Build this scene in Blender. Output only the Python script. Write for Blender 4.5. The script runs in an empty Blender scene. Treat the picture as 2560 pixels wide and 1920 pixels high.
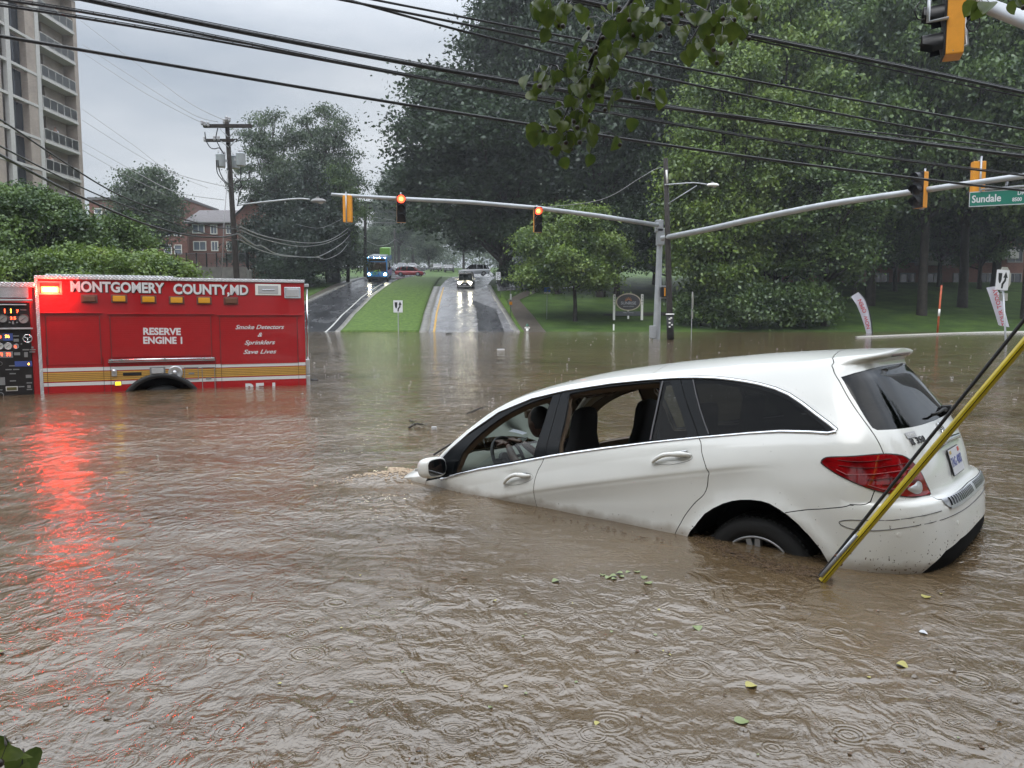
import bpy, bmesh, math, random
import numpy as np
from mathutils import Vector, Matrix, noise
R = math.radians
rnd = random.Random(7); nrs = np.random.RandomState(11)
sc = bpy.context.scene
COL = sc.collection

# ---------------------------------------------------------------- camera
CAMH, FPX, HV = 1.42, 1940.0, 785.1
cam_d = bpy.data.cameras.new('camera'); cam = bpy.data.objects.new('camera', cam_d); COL.objects.link(cam)
PITCH = math.atan((960-HV)/FPX)
cam.location = (0, 0, CAMH); cam.rotation_euler = (R(90)-PITCH, 0, 0)
cam_d.sensor_width = 36; cam_d.lens = FPX/2560*36; cam_d.clip_start = .1; cam_d.clip_end = 2500
sc.camera = cam
# ---------------------------------------------------------------- sky: overcast cloud deck over a Nishita sky
world = bpy.data.worlds.new('World'); sc.world = world; world.use_nodes = True
wt = world.node_tree; wt.nodes.clear(); wn = wt.nodes.new; wl = wt.links.new
SUN_EL, SUN_ROT = R(58), R(200)
o_ = wn('ShaderNodeOutputWorld'); bg = wn('ShaderNodeBackground'); bg.inputs[1].default_value = .1; wl(bg.outputs[0], o_.inputs[0])
sk = wn('ShaderNodeTexSky'); sk.sky_type = 'NISHITA'; sk.sun_disc = False; sk.sun_elevation = SUN_EL; sk.sun_rotation = SUN_ROT; sk.air_density = 1.5; sk.dust_density = 4
tc = wn('ShaderNodeTexCoord'); mp = wn('ShaderNodeMapping'); mp.inputs['Scale'].default_value = (1.0, 1.0, 3.2); wl(tc.outputs['Generated'], mp.inputs[0])
nz = wn('ShaderNodeTexNoise'); nz.inputs['Scale'].default_value = 2.1; nz.inputs['Detail'].default_value = 6; nz.inputs['Roughness'].default_value = .52; wl(mp.outputs[0], nz.inputs['Vector'])
cr_ = wn('ShaderNodeValToRGB'); wl(nz.outputs[0], cr_.inputs[0])
cr_.color_ramp.elements[0].position = .33; cr_.color_ramp.elements[0].color = (.47, .53, .62, 1)
cr_.color_ramp.elements[1].position = .66; cr_.color_ramp.elements[1].color = (.88, .91, .95, 1)
sx = wn('ShaderNodeSeparateXYZ'); wl(tc.outputs['Generated'], sx.inputs[0])
mr = wn('ShaderNodeMapRange'); mr.inputs['From Min'].default_value = .27; mr.inputs['From Max'].default_value = .62; mr.inputs['To Min'].default_value = 5.6; mr.inputs['To Max'].default_value = 21; mr.interpolation_type = 'SMOOTHSTEP'; wl(sx.outputs['Z'], mr.inputs['Value'])
ms = wn('ShaderNodeVectorMath'); ms.operation = 'SCALE'; wl(cr_.outputs[0], ms.inputs[0]); wl(mr.outputs[0], ms.inputs['Scale'])
mx = wn('ShaderNodeMixRGB'); mx.inputs[0].default_value = .9; wl(sk.outputs[0], mx.inputs[1]); wl(ms.outputs[0], mx.inputs[2]); wl(mx.outputs[0], bg.inputs[0])
# ---------------------------------------------------------------- sun behind the clouds, exposure
sd = bpy.data.lights.new('sun', 'SUN'); sd.energy = .7; sd.angle = R(40); sd.color = (1, .97, .92)
sun = bpy.data.objects.new('sun', sd); COL.objects.link(sun)
_d = Vector((math.sin(SUN_ROT)*math.cos(SUN_EL), math.cos(SUN_ROT)*math.cos(SUN_EL), math.sin(SUN_EL)))
sun.rotation_euler = _d.to_track_quat('Z', 'Y').to_euler(); sun.location = (0, -20, 40)
sc.view_settings.view_transform = 'Standard'; sc.view_settings.look = 'None'; sc.view_settings.exposure = 0.72; sc.view_settings.gamma = 1
sc.cycles.max_bounces = 6; sc.cycles.diffuse_bounces = 2; sc.cycles.glossy_bounces = 3; sc.cycles.transmission_bounces = 4; sc.cycles.transparent_max_bounces = 12; sc.cycles.volume_bounces = 0
sc.cycles.caustics_reflective = False; sc.cycles.caustics_refractive = False; sc.cycles.sample_clamp_indirect = 6
sc.cycles.use_denoising = True
# ---------------------------------------------------------------- surveying: pixel of the 2560x1920 photograph + distance -> a point in the place
_c, _s = math.cos(PITCH), math.sin(PITCH)
def ray(u, v):
    X = (u-1280)/FPX; Z = (960-v)/FPX
    return Vector((X, _c+Z*_s, -_s+Z*_c))
def P(u, v, Y):
    d = ray(u, v); return Vector((0, 0, CAMH))+d*(Y/d.y)
def W0(u, v, z=0.0):
    d = ray(u, v); return Vector((0, 0, CAMH))+d*((z-CAMH)/d.z)
# ---------------------------------------------------------------- objects
def tag(o, label=None, cat=None, group=None, kind=None):
    if label: o['label'] = label
    if cat: o['category'] = cat
    if group: o['group'] = group
    if kind: o['kind'] = kind
    return o
def empty(name, loc=(0, 0, 0), rz=0, label=None, cat=None, group=None):
    o = bpy.data.objects.new(name, None); o.location = loc; o.rotation_euler = (0, 0, rz); COL.objects.link(o)
    return tag(o, label, cat, group)
def copy_tree(o, parent=None):
    c = o.copy(); COL.objects.link(c); c.parent = parent
    for k in ('label', 'group'):
        if k in c.keys() and parent is None: pass
    for ch in list(o.children): copy_tree(ch, c)
    return c
def mesh_obj(name, verts, faces, mat, parent=None, smooth=False, mats=None, fm=None):
    me = bpy.data.meshes.new(name); me.from_pydata([tuple(v) for v in verts], [], faces)
    for m in (mats or [mat]): me.materials.append(m)
    if fm is not None: me.polygons.foreach_set('material_index', fm)
    if smooth: me.polygons.foreach_set('use_smooth', [True]*len(me.polygons))
    me.update()
    o = bpy.data.objects.new(name, me); COL.objects.link(o); o.parent = parent
    return o
class MB:
    """collects shapes into one mesh"""
    def __init__(s): s.v = []; s.f = []; s.m = []; s.cur = 0; s.sm = []
    def add(s, vs, fs, smooth=False):
        b = len(s.v); s.v += [Vector(v) for v in vs]; s.f += [tuple(b+i for i in f) for f in fs]; s.m += [s.cur]*len(fs); s.sm += [smooth]*len(fs); return s
    def box(s, x0, x1, y0, y1, z0, z1, M=None):
        vs = [Vector((x, y, z)) for z in (z0, z1) for y in (y0, y1) for x in (x0, x1)]
        if M is not None: vs = [M @ v for v in vs]
        return s.add(vs, [(0, 2, 3, 1), (4, 5, 7, 6), (0, 1, 5, 4), (1, 3, 7, 5), (3, 2, 6, 7), (2, 0, 4, 6)])
    def bbox(s, x0, x1, y0, y1, z0, z1, b=.02, M=None):
        # box with chamfered edges
        c = Vector(((x0+x1)/2, (y0+y1)/2, (z0+z1)/2)); h = Vector((abs(x1-x0)/2, abs(y1-y0)/2, abs(z1-z0)/2)); b = min(b, h.x*.9, h.y*.9, h.z*.9)
        bm = bmesh.new(); bmesh.ops.create_cube(bm, size=2)
        for v in bm.verts: v.co = Vector((v.co.x*h.x, v.co.y*h.y, v.co.z*h.z))+c
        bmesh.ops.bevel(bm, geom=bm.edges[:], offset=b, segments=2, affect='EDGES', profile=.6)
        if M is not None: bm.transform(M)
        s.frombm(bm); return s
    def frombm(s, bm, smooth=False):
        bm.verts.index_update(); s.add([v.co.copy() for v in bm.verts], [tuple(v.index for v in f.verts) for f in bm.faces], smooth); bm.free(); return s
    def tube(s, pts, r, n=8, cap=True, smooth=True):
        pts = [Vector(p) for p in pts]; k = len(pts); rs = r if isinstance(r, (list, tuple)) else [r]*k
        vs = []; up = None
        for i, p in enumerate(pts):
            t = (pts[min(i+1, k-1)]-pts[max(i-1, 0)]); t = t.normalized() if t.length > 1e-9 else Vector((0, 0, 1))
            if up is None: up = Vector((0, 0, 1)) if abs(t.z) < .9 else Vector((1, 0, 0))
            a = t.cross(up); a = a.normalized() if a.length > 1e-6 else t.orthogonal().normalized()
            b = a.cross(t).normalized(); up = b
            for j in range(n):
                an = 2*math.pi*j/n; vs.append(p+(a*math.cos(an)+b*math.sin(an))*rs[i])
        fs = [(i*n+j, i*n+(j+1) % n, (i+1)*n+(j+1) % n, (i+1)*n+j) for i in range(k-1) for j in range(n)]
        s.add(vs, fs, smooth)
        if cap:
            b = len(s.v)-k*n; s.f += [tuple(b+j for j in reversed(range(n))), tuple(b+(k-1)*n+j for j in range(n))]; s.m += [s.cur]*2; s.sm += [False]*2
        return s
    def cyl(s, p0, p1, r0, r1=None, n=16, smooth=True): return s.tube([p0, p1], [r0, r0 if r1 is None else r1], n, True, smooth)
    def lathe(s, prof, n=24, M=None, smooth=True):
        vs = [Vector((r*math.cos(2*math.pi*j/n), r*math.sin(2*math.pi*j/n), z)) for r, z in prof for j in range(n)]
        if M is not None: vs = [M @ v for v in vs]
        return s.add(vs, [(i*n+j, i*n+(j+1) % n, (i+1)*n+(j+1) % n, (i+1)*n+j) for i in range(len(prof)-1) for j in range(n)], smooth)
    def prism(s, poly, d0, d1, M=None):
        # poly in (x,z), extruded along y
        n = len(poly); vs = [Vector((x, d0, z)) for x, z in poly]+[Vector((x, d1, z)) for x, z in poly]
        if M is not None: vs = [M @ v for v in vs]
        return s.add(vs, [tuple(range(n)), tuple(reversed(range(n, 2*n)))]+[(i, i+n, (i+1) % n+n, (i+1) % n) for i in range(n)])
    def build(s, name, mat, parent=None, mats=None, M=None):
        o = mesh_obj(name, [M @ v for v in s.v] if M is not None else s.v, s.f, mat, parent, mats=mats, fm=s.m)
        o.data.polygons.foreach_set('use_smooth', s.sm); bm = bmesh.new(); bm.from_mesh(o.data); bmesh.ops.recalc_face_normals(bm, faces=bm.faces); bm.to_mesh(o.data); bm.free()
        return o
def text_mesh(name, body, size, mat, parent, M, ext=.002, bold=0.0, shear=0.0, align='CENTER', sx=1.0, space=1.0):
    c = bpy.data.curves.new(name, 'FONT'); c.body = body; c.size = size; c.extrude = ext; c.offset = bold; c.shear = shear; c.align_x = align; c.align_y = 'CENTER'; c.space_character = space; c.resolution_u = 3
    t = bpy.data.objects.new('tmp', c); COL.objects.link(t); bpy.context.view_layer.update()
    me = bpy.data.meshes.new_from_object(t.evaluated_get(bpy.context.evaluated_depsgraph_get())); bpy.data.objects.remove(t)
    me.name = name; me.materials.clear(); me.materials.append(mat); me.transform(M @ Matrix.Diagonal((sx, 1, 1, 1)))
    o = bpy.data.objects.new(name, me); COL.objects.link(o); o.parent = parent
    return o
def smooth_poly(pts, n=6, closed=False):
    pts = [tuple(p) for p in pts]; k = len(pts); out = []
    rng = range(k if closed else k-1)
    for i in rng:
        p0 = pts[(i-1) % k] if (closed or i > 0) else pts[0]; p1 = pts[i]; p2 = pts[(i+1) % k]; p3 = pts[(i+2) % k] if (closed or i < k-2) else pts[-1]
        for j in range(n):
            t = j/n; out.append(tuple(.5*((2*b)+(-a+c)*t+(2*a-5*b+4*c-d)*t*t+(-a+3*b-3*c+d)*t**3) for a, b, c, d in zip(p0, p1, p2, p3)))
    if not closed: out.append(pts[-1])
    return out
# ---------------------------------------------------------------- materials
def mat(name, col, rough=.5, metal=0, spec=.5, emis=None, es=0, coat=0, bump=None, var=0, vscale=8, trans=0, alpha=1, col2=None, mix=None, coord='Object'):
    m = bpy.data.materials.new(name); m.use_nodes = True; nt = m.node_tree; b = nt.nodes['Principled BSDF']
    b.inputs['Base Color'].default_value = (*col, 1); b.inputs['Roughness'].default_value = rough; b.inputs['Metallic'].default_value = metal
    b.inputs['Specular IOR Level'].default_value = spec; b.inputs['Coat Weight'].default_value = coat; b.inputs['Transmission Weight'].default_value = trans
    if emis: b.inputs['Emission Color'].default_value = (*emis, 1); b.inputs['Emission Strength'].default_value = es
    tcn = nt.nodes.new('ShaderNodeTexCoord')
    if var or col2:
        n = nt.nodes.new('ShaderNodeTexNoise'); n.inputs['Scale'].default_value = vscale; n.inputs['Detail'].default_value = 5; n.inputs['Roughness'].default_value = .6
        nt.links.new(tcn.outputs[coord], n.inputs['Vector'])
        rp = nt.nodes.new('ShaderNodeValToRGB'); nt.links.new(n.outputs[0], rp.inputs[0])
        c2 = col2 or tuple(min(1, c*(1+var)) for c in col); c1 = col if col2 else tuple(c*(1-var) for c in col)
        rp.color_ramp.elements[0].position = .36; rp.color_ramp.elements[1].position = .66
        rp.color_ramp.elements[0].color = (*c1, 1); rp.color_ramp.elements[1].color = (*c2, 1); nt.links.new(rp.outputs[0], b.inputs['Base Color'])
    if bump:
        n = nt.nodes.new('ShaderNodeTexNoise'); n.inputs['Scale'].default_value = bump[0]; n.inputs['Detail'].default_value = 6; nt.links.new(tcn.outputs[coord], n.inputs['Vector'])
        bp = nt.nodes.new('ShaderNodeBump'); bp.inputs['Strength'].default_value = bump[1]; bp.inputs['Distance'].default_value = bump[2]; nt.links.new(n.outputs[0], bp.inputs['Height']); nt.links.new(bp.outputs[0], b.inputs['Normal'])
    return m
def glass(name, tint, rough=.0, ior=1.5, facing=None):
    m = bpy.data.materials.new(name); m.use_nodes = True; nt = m.node_tree; nt.nodes.clear()
    o = nt.nodes.new('ShaderNodeOutputMaterial'); mxx = nt.nodes.new('ShaderNodeMixShader'); t = nt.nodes.new('ShaderNodeBsdfTransparent'); g = nt.nodes.new('ShaderNodeBsdfGlossy'); f = nt.nodes.new('ShaderNodeFresnel')
    t.inputs[0].default_value = (*tint, 1); g.inputs['Roughness'].default_value = rough; g.inputs['Color'].default_value = (1, 1, 1, 1); f.inputs[0].default_value = ior
    L = nt.links.new; L(f.outputs[0], mxx.inputs[0]); L(t.outputs[0], mxx.inputs[1]); L(g.outputs[0], mxx.inputs[2]); L(mxx.outputs[0], o.inputs[0]); return m
M = {}
def mm(k, *a, **kw): M[k] = mat(k, *a, **kw); return M[k]
mm('black_rubber', (.012, .012, .013), .55); mm('black_gloss', (.004, .005, .006), .08, spec=.13); mm('black_matte', (.006, .006, .006), .9, spec=.1)
mm('chrome', (.75, .76, .78), .12, metal=1); mm('galvanised', (.40, .42, .44), .42, metal=.45, var=.10, vscale=1.6); mm('aluminium', (.62, .63, .65), .35, metal=.8, var=.1)
mm('white_paint', (.78, .78, .75), .28, coat=.3); mm('wood_pole', (.024, .019, .016), .8, var=.35, vscale=5, bump=(30, .5, .01)); mm('signal_yellow', (.78, .33, .035), .4, var=.06)
mm('cable', (.010, .010, .011), .3, spec=.4); mm('wet_cable', (.22, .22, .22), .3, spec=.6); mm('concrete', (.30, .28, .25), .65, var=.18, vscale=4)
mm('dark_grey', (.06, .06, .065), .5); mm('mid_grey', (.22, .22, .22), .5)
# ---------------------------------------------------------------- flood water
def water_material():
    m = bpy.data.materials.new('flood_water'); m.use_nodes = True; nt = m.node_tree; b = nt.nodes['Principled BSDF']; L = nt.links.new; N = nt.nodes.new
    b.inputs['Roughness'].default_value = .045; b.inputs['IOR'].default_value = 1.95
    g = N('ShaderNodeNewGeometry')
    def mapping(sc_, rot=0, loc=(0, 0, 0)):
        q = N('ShaderNodeMapping'); q.inputs['Scale'].default_value = sc_; q.inputs['Rotation'].default_value = (0, 0, rot); q.inputs['Location'].default_value = loc; L(g.outputs['Position'], q.inputs[0]); return q.outputs[0]
    def noise_(vec, scale, detail=3, rough=.5, dist=0):
        n = N('ShaderNodeTexNoise'); n.inputs['Scale'].default_value = scale; n.inputs['Detail'].default_value = detail; n.inputs['Roughness'].default_value = rough; n.inputs['Distortion'].default_value = dist; L(vec, n.inputs['Vector']); return n.outputs[0]
    def mth(op, a, b_=None, c_=None):
        n = N('ShaderNodeMath'); n.operation = op
        for i, x in enumerate((a, b_, c_)):
            if x is None: continue
            if isinstance(x, (int, float)): n.inputs[i].default_value = x
            else: L(x, n.inputs[i])
        return n.outputs[0]
    # silt colour: streaky lighter and darker brown
    r = N('ShaderNodeValToRGB'); L(noise_(mapping((.12, .42, 1), .35), 1.0, 6, .62, .6), r.inputs[0])
    e = r.color_ramp.elements; e[0].position = .34; e[0].color = (.078, .052, .026, 1); e[1].position = .68; e[1].color = (.155, .108, .060, 1)
    L(r.outputs[0], b.inputs['Base Color'])
    # drop rings
    def rings(scale, seed, freq, amp):
        v = N('ShaderNodeTexVoronoi'); v.feature = 'F1'; v.inputs['Scale'].default_value = scale; v.inputs['Randomness'].default_value = 1; L(mapping((1, 1, 0), 0, (seed, seed*2, 0)), v.inputs['Vector'])
        sp = N('ShaderNodeSeparateColor'); L(v.outputs['Color'], sp.inputs[0])
        r0 = mth('MULTIPLY', sp.outputs[0], .34); dd = mth('SUBTRACT', v.outputs['Distance'], r0)
        env = mth('EXPONENT', mth('MULTIPLY', mth('MULTIPLY', dd, dd), -160.0))
        w = mth('MULTIPLY', mth('SINE', mth('MULTIPLY', dd, freq)), env)
        fadeo = mth('SUBTRACT', 1.0, mth('MULTIPLY', sp.outputs[0], .8))
        on = mth('GREATER_THAN', sp.outputs[1], .35)
        return mth('MULTIPLY', mth('MULTIPLY', mth('MULTIPLY', w, fadeo), on), amp)
    pm = N('ShaderNodeMapRange'); pm.inputs['From Min'].default_value = .36; pm.inputs['From Max'].default_value = .64; pm.inputs['To Min'].default_value = .30; pm.inputs['To Max'].default_value = 1.05; L(noise_(mapping((1, 1.2, 1), .6, (3, 9, 0)), .38, 3, .55, 1.2), pm.inputs['Value']); pm = pm.outputs[0]
    h = mth('MULTIPLY', noise_(mapping((1, 1.3, 1), -.3), 1.1, 2, .5, .6), .030)
    h = mth('ADD', h, mth('MULTIPLY', mth('MULTIPLY', noise_(mapping((1.3, 1, 1), .3), 5.4, 3, .52, 1.0), .0265), pm))
    h = mth('ADD', h, mth('MULTIPLY', mth('MULTIPLY', noise_(mapping((1.2, 1, 1), -.5), 12.0, 3, .55, .8), .0085), pm))
    h = mth('ADD', h, mth('MULTIPLY', noise_(mapping((1, 1, 1), -.1), 40.0, 4, .65, .5), .0021))
    wv = N('ShaderNodeTexWave'); wv.inputs['Scale'].default_value = 1.0; wv.inputs['Distortion'].default_value = 9; wv.inputs['Detail'].default_value = 3; wv.inputs['Detail Scale'].default_value = 1.6; L(mapping((.55, 1.5, 1), -.55), wv.inputs['Vector']); h = mth('ADD', h, mth('MULTIPLY', wv.outputs['Fac'], .003))
    h = mth('ADD', h, rings(3.4, 3.1, 90, .0026)); h = mth('ADD', h, rings(6.5, 7.7, 70, .0024)); h = mth('ADD', h, rings(13.0, 1.7, 50, .0019)); h = mth('ADD', h, rings(9.0, 5.3, 60, .0020))
    bp = N('ShaderNodeBump'); bp.inputs['Strength'].default_value = 1; bp.inputs['Distance'].default_value = 1.0; L(h, bp.inputs['Height']); L(bp.outputs[0], b.inputs['Normal'])
    return m
M['water'] = water_material()
def water_height(x, y):
    # low swell, the bow wave pushed up by the sunken nose and the ripples trailing from it
    h = .006*np.sin(x*2.1+y*1.3)+.005*np.sin(x*-1.3+y*3.1+1)+.004*np.sin(x*5.2+y*2.2)
    d = np.hypot((x+1.0), (y-6.75)); h = h+.05*np.exp(-(d/.35)**2)
    dd = np.hypot(x+1.2, y-6.7); h = h+.012*np.sin(dd*11)*np.exp(-dd/1.1)
    return h
def make_water():
    ys = np.concatenate([np.linspace(-6, 1.5, 24), 1.5*np.exp(np.linspace(0, math.log(300), 420))[1:]])
    t = np.linspace(-1, 1, 260); xs = np.stack([np.sign(t)*np.abs(t)**1.0*(max(8, y*1.15+6)) for y in ys]); yy = np.repeat(ys[:, None], len(t), 1)
    zz = water_height(xs, yy)*np.exp(-np.maximum(yy-12, 0)/8)
    n, k = xs.shape; v = np.stack([xs, yy, zz], -1).reshape(-1, 3)
    i, j = np.meshgrid(np.arange(n-1), np.arange(k-1), indexing='ij'); a = (i*k+j).ravel(); f = np.stack([a, a+1, a+k+1, a+k], 1)
    me = bpy.data.meshes.new('flood_water'); me.from_pydata(v.tolist(), [], f.tolist()); me.polygons.foreach_set('use_smooth', [True]*len(me.polygons)); me.materials.append(M['water'])
    o = bpy.data.objects.new('flood_water', me); COL.objects.link(o); tag(o, 'muddy brown flood water pocked by rain', None, None, 'structure')
make_water()
# ---------------------------------------------------------------- white wagon: body surface
# car space: x back from the nose, y to the driver's side, z up (metres); S(U,V) is the half shell
UC, LT = 4.3, 1.16
def _i(x, t): return np.interp(x, [a for a, b in t], [b for a, b in t])
def _sm(t): t = np.clip(t, 0, 1); return t*t*(3-2*t)
def _spl(tab):
    # smooth interpolating (monotone-ish cubic) lookup
    xs = np.array([a for a, b in tab], float); ys = np.array([b for a, b in tab], float)
    d = np.diff(ys)/np.diff(xs); m = np.zeros_like(ys); m[1:-1] = np.where(d[1:]*d[:-1] > 0, 2*d[1:]*d[:-1]/(d[1:]+d[:-1]+1e-12), 0); m[0] = d[0]; m[-1] = d[-1]
    def f(x):
        x = np.clip(np.asarray(x, float), xs[0], xs[-1]); i = np.clip(np.searchsorted(xs, x)-1, 0, len(xs)-2)
        h = xs[i+1]-xs[i]; t = (x-xs[i])/h
        return (2*t**3-3*t**2+1)*ys[i]+(t**3-2*t**2+t)*h*m[i]+(-2*t**3+3*t**2)*ys[i+1]+(t**3-t**2)*h*m[i+1]
    return f
cant_f = _spl([(0.05,.60),(.5,.79),(1.0,.845),(1.31,.875),(1.41,.965),(1.52,1.065),(1.62,1.15),(1.74,1.24),(1.85,1.315),(1.98,1.385),(2.11,1.435),(2.31,1.485),(2.56,1.52),(2.81,1.54),(3.03,1.552),(3.29,1.558),(3.54,1.56),(3.9,1.558),(4.3,1.55),(4.7,1.545),(5.5,1.545)])
belt_f = _spl([(0.05,.55),(.5,.74),(1.0,.80),(1.31,.855),(1.63,.905),(1.93,.955),(2.26,1.0),(2.63,1.055),(3.14,1.11),(3.45,1.14),(3.78,1.165),(4.2,1.185),(4.6,1.19),(5.5,1.19)])
crs_f = _spl([(0.05,.48),(1.0,.62),(1.6,.685),(2.08,.745),(2.47,.815),(3.17,.905),(3.85,.98),(4.19,1.01),(4.54,1.03),(5.5,1.03)])
roof_f = _spl([(0.05,.64),(.4,.86),(.9,.95),(1.0,.99),(1.2,1.12),(1.4,1.245),(1.66,1.39),(1.9,1.495),(2.1,1.545),(2.4,1.594),(2.77,1.638),(3.1,1.655),(3.43,1.664),(3.87,1.666),(4.2,1.658),(4.6,1.638),(4.85,1.618)])
wz_f = _spl([(.2,.88),(.25,.90),(.40,.932),(.60,.950),(.75,.957),(.85,.955),(1.0,.935),(1.1,.905),(1.2,.85),(1.3,.785),(1.4,.725),(1.48,.67),(1.55,.615),(1.6,.56)])
xr_f = _spl([(.25,4.96),(.30,4.99),(.36,5.08),(.45,5.13),(.62,5.14),(.70,5.14),(.745,5.13),(.775,5.10),(.79,5.06),(.9,5.045),(1.0,5.02),(1.14,4.965),(1.3,4.875),(1.45,4.785),(1.53,4.735),(1.55,4.735),(1.575,4.79),(1.60,4.805),(1.62,4.80)])
tz_f = _spl([(-1,.80),(.05,.80),(.3,.90),(.8,.97),(1.3,.99),(1.8,1.0),(5.5,1.0)])
VA = [0,1,2,3,4,5,6,7,8,8.3,9]
VT = [.30,.42,.62,.745,.79,.95,1.14,1.34,1.53,1.555,1.60]
def surf(U, V):
    U, V = np.broadcast_arrays(np.asarray(U, float), np.asarray(V, float)); Us = np.minimum(U, UC+.5)
    xs = np.minimum(U, 4.9)
    cr, be, ca = crs_f(xs), belt_f(xs), cant_f(xs)
    be = np.minimum(be, ca-.004); cr = np.minimum(cr, be-.02)
    lo = np.minimum(.62, cr-.10)
    anch = [0*U+.24, np.minimum(.40,lo-.06), lo, cr-.05, cr, (cr+be)/2, be, (be+ca)/2, ca, ca+.010, ca+.035]
    b = _sm((U-4.2)/.6)
    A = np.stack([a*(1-b)+t*b for a, t in zip(anch, VT)])
    Vc = np.clip(V, 0, 9); k = np.clip(np.searchsorted(np.array(VA), Vc, side='right')-1, 0, len(VA)-2)
    va = np.array(VA)[k]; vb = np.array(VA)[k+1]; t = (Vc-va)/(vb-va)
    z = np.take_along_axis(A, k[None], 0)[0]*(1-t)+np.take_along_axis(A, (k+1)[None], 0)[0]*t
    w = wz_f(np.minimum(z, 1.6))*tz_f(xs)
    crz = cr
    fade = _sm((xs-1.3)/.5)*(1-_sm((U-3.95)/.45))
    dz = z-crz
    w = w+fade*np.where(dz > 0, .009*np.clip(1-dz/.12, 0, 1), .009*np.clip(1+dz/.03, 0, 1)-.020*_sm(np.clip(-dz-.01,0,1)/.12)*(1-_sm((np.clip(-dz,0,1)-.25)/.25)))
    for hx, hz in ((2.315, .925), (3.61, 1.055)): w = w-.013*np.exp(-((U-hx)/.085)**2-((z-hz)/.030)**2)*(U < 4)
    rr = np.hypot(U-4.115, z-.345)
    w = w+.016*np.exp(-np.clip((rr-.43)/.045, -9, 9)**2)*(z < .9)*(U < 4.6)*_sm((z-.25)/.1)
    # plan shape of the tail
    phi = np.clip((U-UC)/LT, 0, 1)*np.pi/2
    n = np.interp(z, [.3, .8, 1.1, 1.5], [3.6, 3.6, 4.2, 4.6])
    r = (np.abs(np.sin(phi))**n+np.abs(np.cos(phi))**n)**(-1/n)
    tail = U > UC
    x = np.where(tail, UC+(xr_f(z)-UC)*r*np.sin(phi), U)
    y = np.where(tail, w*r*np.cos(phi), w)
    # bumper side wings and lower valance
    # roof / windscreen / bonnet
    q = np.clip(10-np.maximum(V, 9), 0, 1)
    zc = np.where(V > 9, roof_f(np.minimum(x, 4.85)), 0)
    z2 = zc-(np.maximum(zc-z, 0))*np.abs(q)**2.4
    z = np.where(V > 9, np.maximum(z2, z-.02), z)
    y = y*q
    return np.stack([x, y, z], -1)
def surf_n(U, V, e=.012):
    U = np.asarray(U, float); V = np.asarray(V, float); ev = .03
    U = np.clip(U, .06, UC+LT-.0005); V = np.clip(V, 0, 9.985)
    a = surf(np.clip(U+e, 0, UC+LT), V)-surf(U-e, V); c = surf(U, np.clip(V+ev, 0, 10))-surf(U, np.clip(V-ev, 0, 10))
    n = np.cross(a, c); n /= np.linalg.norm(n, axis=-1, keepdims=True)+1e-12
    return -n
M_paint = mat('wagon_paint', (.76, .765, .73), .22, coat=.6, var=.02, vscale=3)
# mud and rain speckle low on the doors is in the paint coat
def dirty(m, sc_=60, col=(.06, .045, .03), thr=.70):
    nt = m.node_tree; b = nt.nodes['Principled BSDF']; N = nt.nodes.new; L = nt.links.new
    src = b.inputs['Base Color'].links[0].from_socket; tcn = N('ShaderNodeTexCoord')
    n = N('ShaderNodeTexNoise'); n.inputs['Scale'].default_value = sc_; n.inputs['Detail'].default_value = 3; L(tcn.outputs['Object'], n.inputs['Vector'])
    n2 = N('ShaderNodeTexNoise'); n2.inputs['Scale'].default_value = 3; L(tcn.outputs['Object'], n2.inputs['Vector'])
    ad = N('ShaderNodeMath'); ad.operation = 'MULTIPLY_ADD'; ad.inputs[1].default_value = .25; L(n2.outputs[0], ad.inputs[0]); L(n.outputs[0], ad.inputs[2])
    sx_ = N('ShaderNodeSeparateXYZ'); L(tcn.outputs['Object'], sx_.inputs[0]); mz = N('ShaderNodeMapRange'); mz.inputs['From Min'].default_value = .35; mz.inputs['From Max'].default_value = .9; mz.inputs['To Min'].default_value = .085; mz.inputs['To Max'].default_value = -.06; L(sx_.outputs['Z'], mz.inputs['Value'])
    a2 = N('ShaderNodeMath'); L(ad.outputs[0], a2.inputs[0]); L(mz.outputs[0], a2.inputs[1])
    r = N('ShaderNodeValToRGB'); r.color_ramp.elements[0].position = thr+.13; r.color_ramp.elements[1].position = thr+.15; r.color_ramp.elements[0].color = (0, 0, 0, 1); r.color_ramp.elements[1].color = (1, 1, 1, 1); L(a2.outputs[0], r.inputs[0])
    mx_ = N('ShaderNodeMixRGB'); L(r.outputs[0], mx_.inputs[0]); L(src, mx_.inputs[1]); mx_.inputs[2].default_value = (*col, 1)
    gp = N('ShaderNodeNewGeometry'); sp = N('ShaderNodeSeparateXYZ'); L(gp.outputs['Position'], sp.inputs[0]); n3 = N('ShaderNodeTexNoise'); n3.inputs['Scale'].default_value = 9; n3.inputs['Detail'].default_value = 5; L(gp.outputs['Position'], n3.inputs['Vector'])
    hm_ = N('ShaderNodeMath'); hm_.operation = 'MULTIPLY_ADD'; hm_.inputs[1].default_value = -.10; L(n3.outputs[0], hm_.inputs[0]); L(sp.outputs['Z'], hm_.inputs[2]); m4 = N('ShaderNodeMapRange'); m4.inputs['From Min'].default_value = -.035; m4.inputs['From Max'].default_value = .02; m4.inputs['To Min'].default_value = .62; m4.inputs['To Max'].default_value = 0; L(hm_.outputs[0], m4.inputs['Value'])
    mx5 = N('ShaderNodeMixRGB'); L(m4.outputs[0], mx5.inputs[0]); L(mx_.outputs[0], mx5.inputs[1]); mx5.inputs[2].default_value = (.22, .16, .10, 1); L(mx5.outputs[0], b.inputs['Base Color'])
dirty(M_paint)
mm('tan_trim', (.12, .085, .055), .7); mm('headliner', (.34, .30, .24), .9); mm('seat_black', (.008, .008, .009), .8); mm('dash', (.24, .25, .21), .7)
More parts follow.
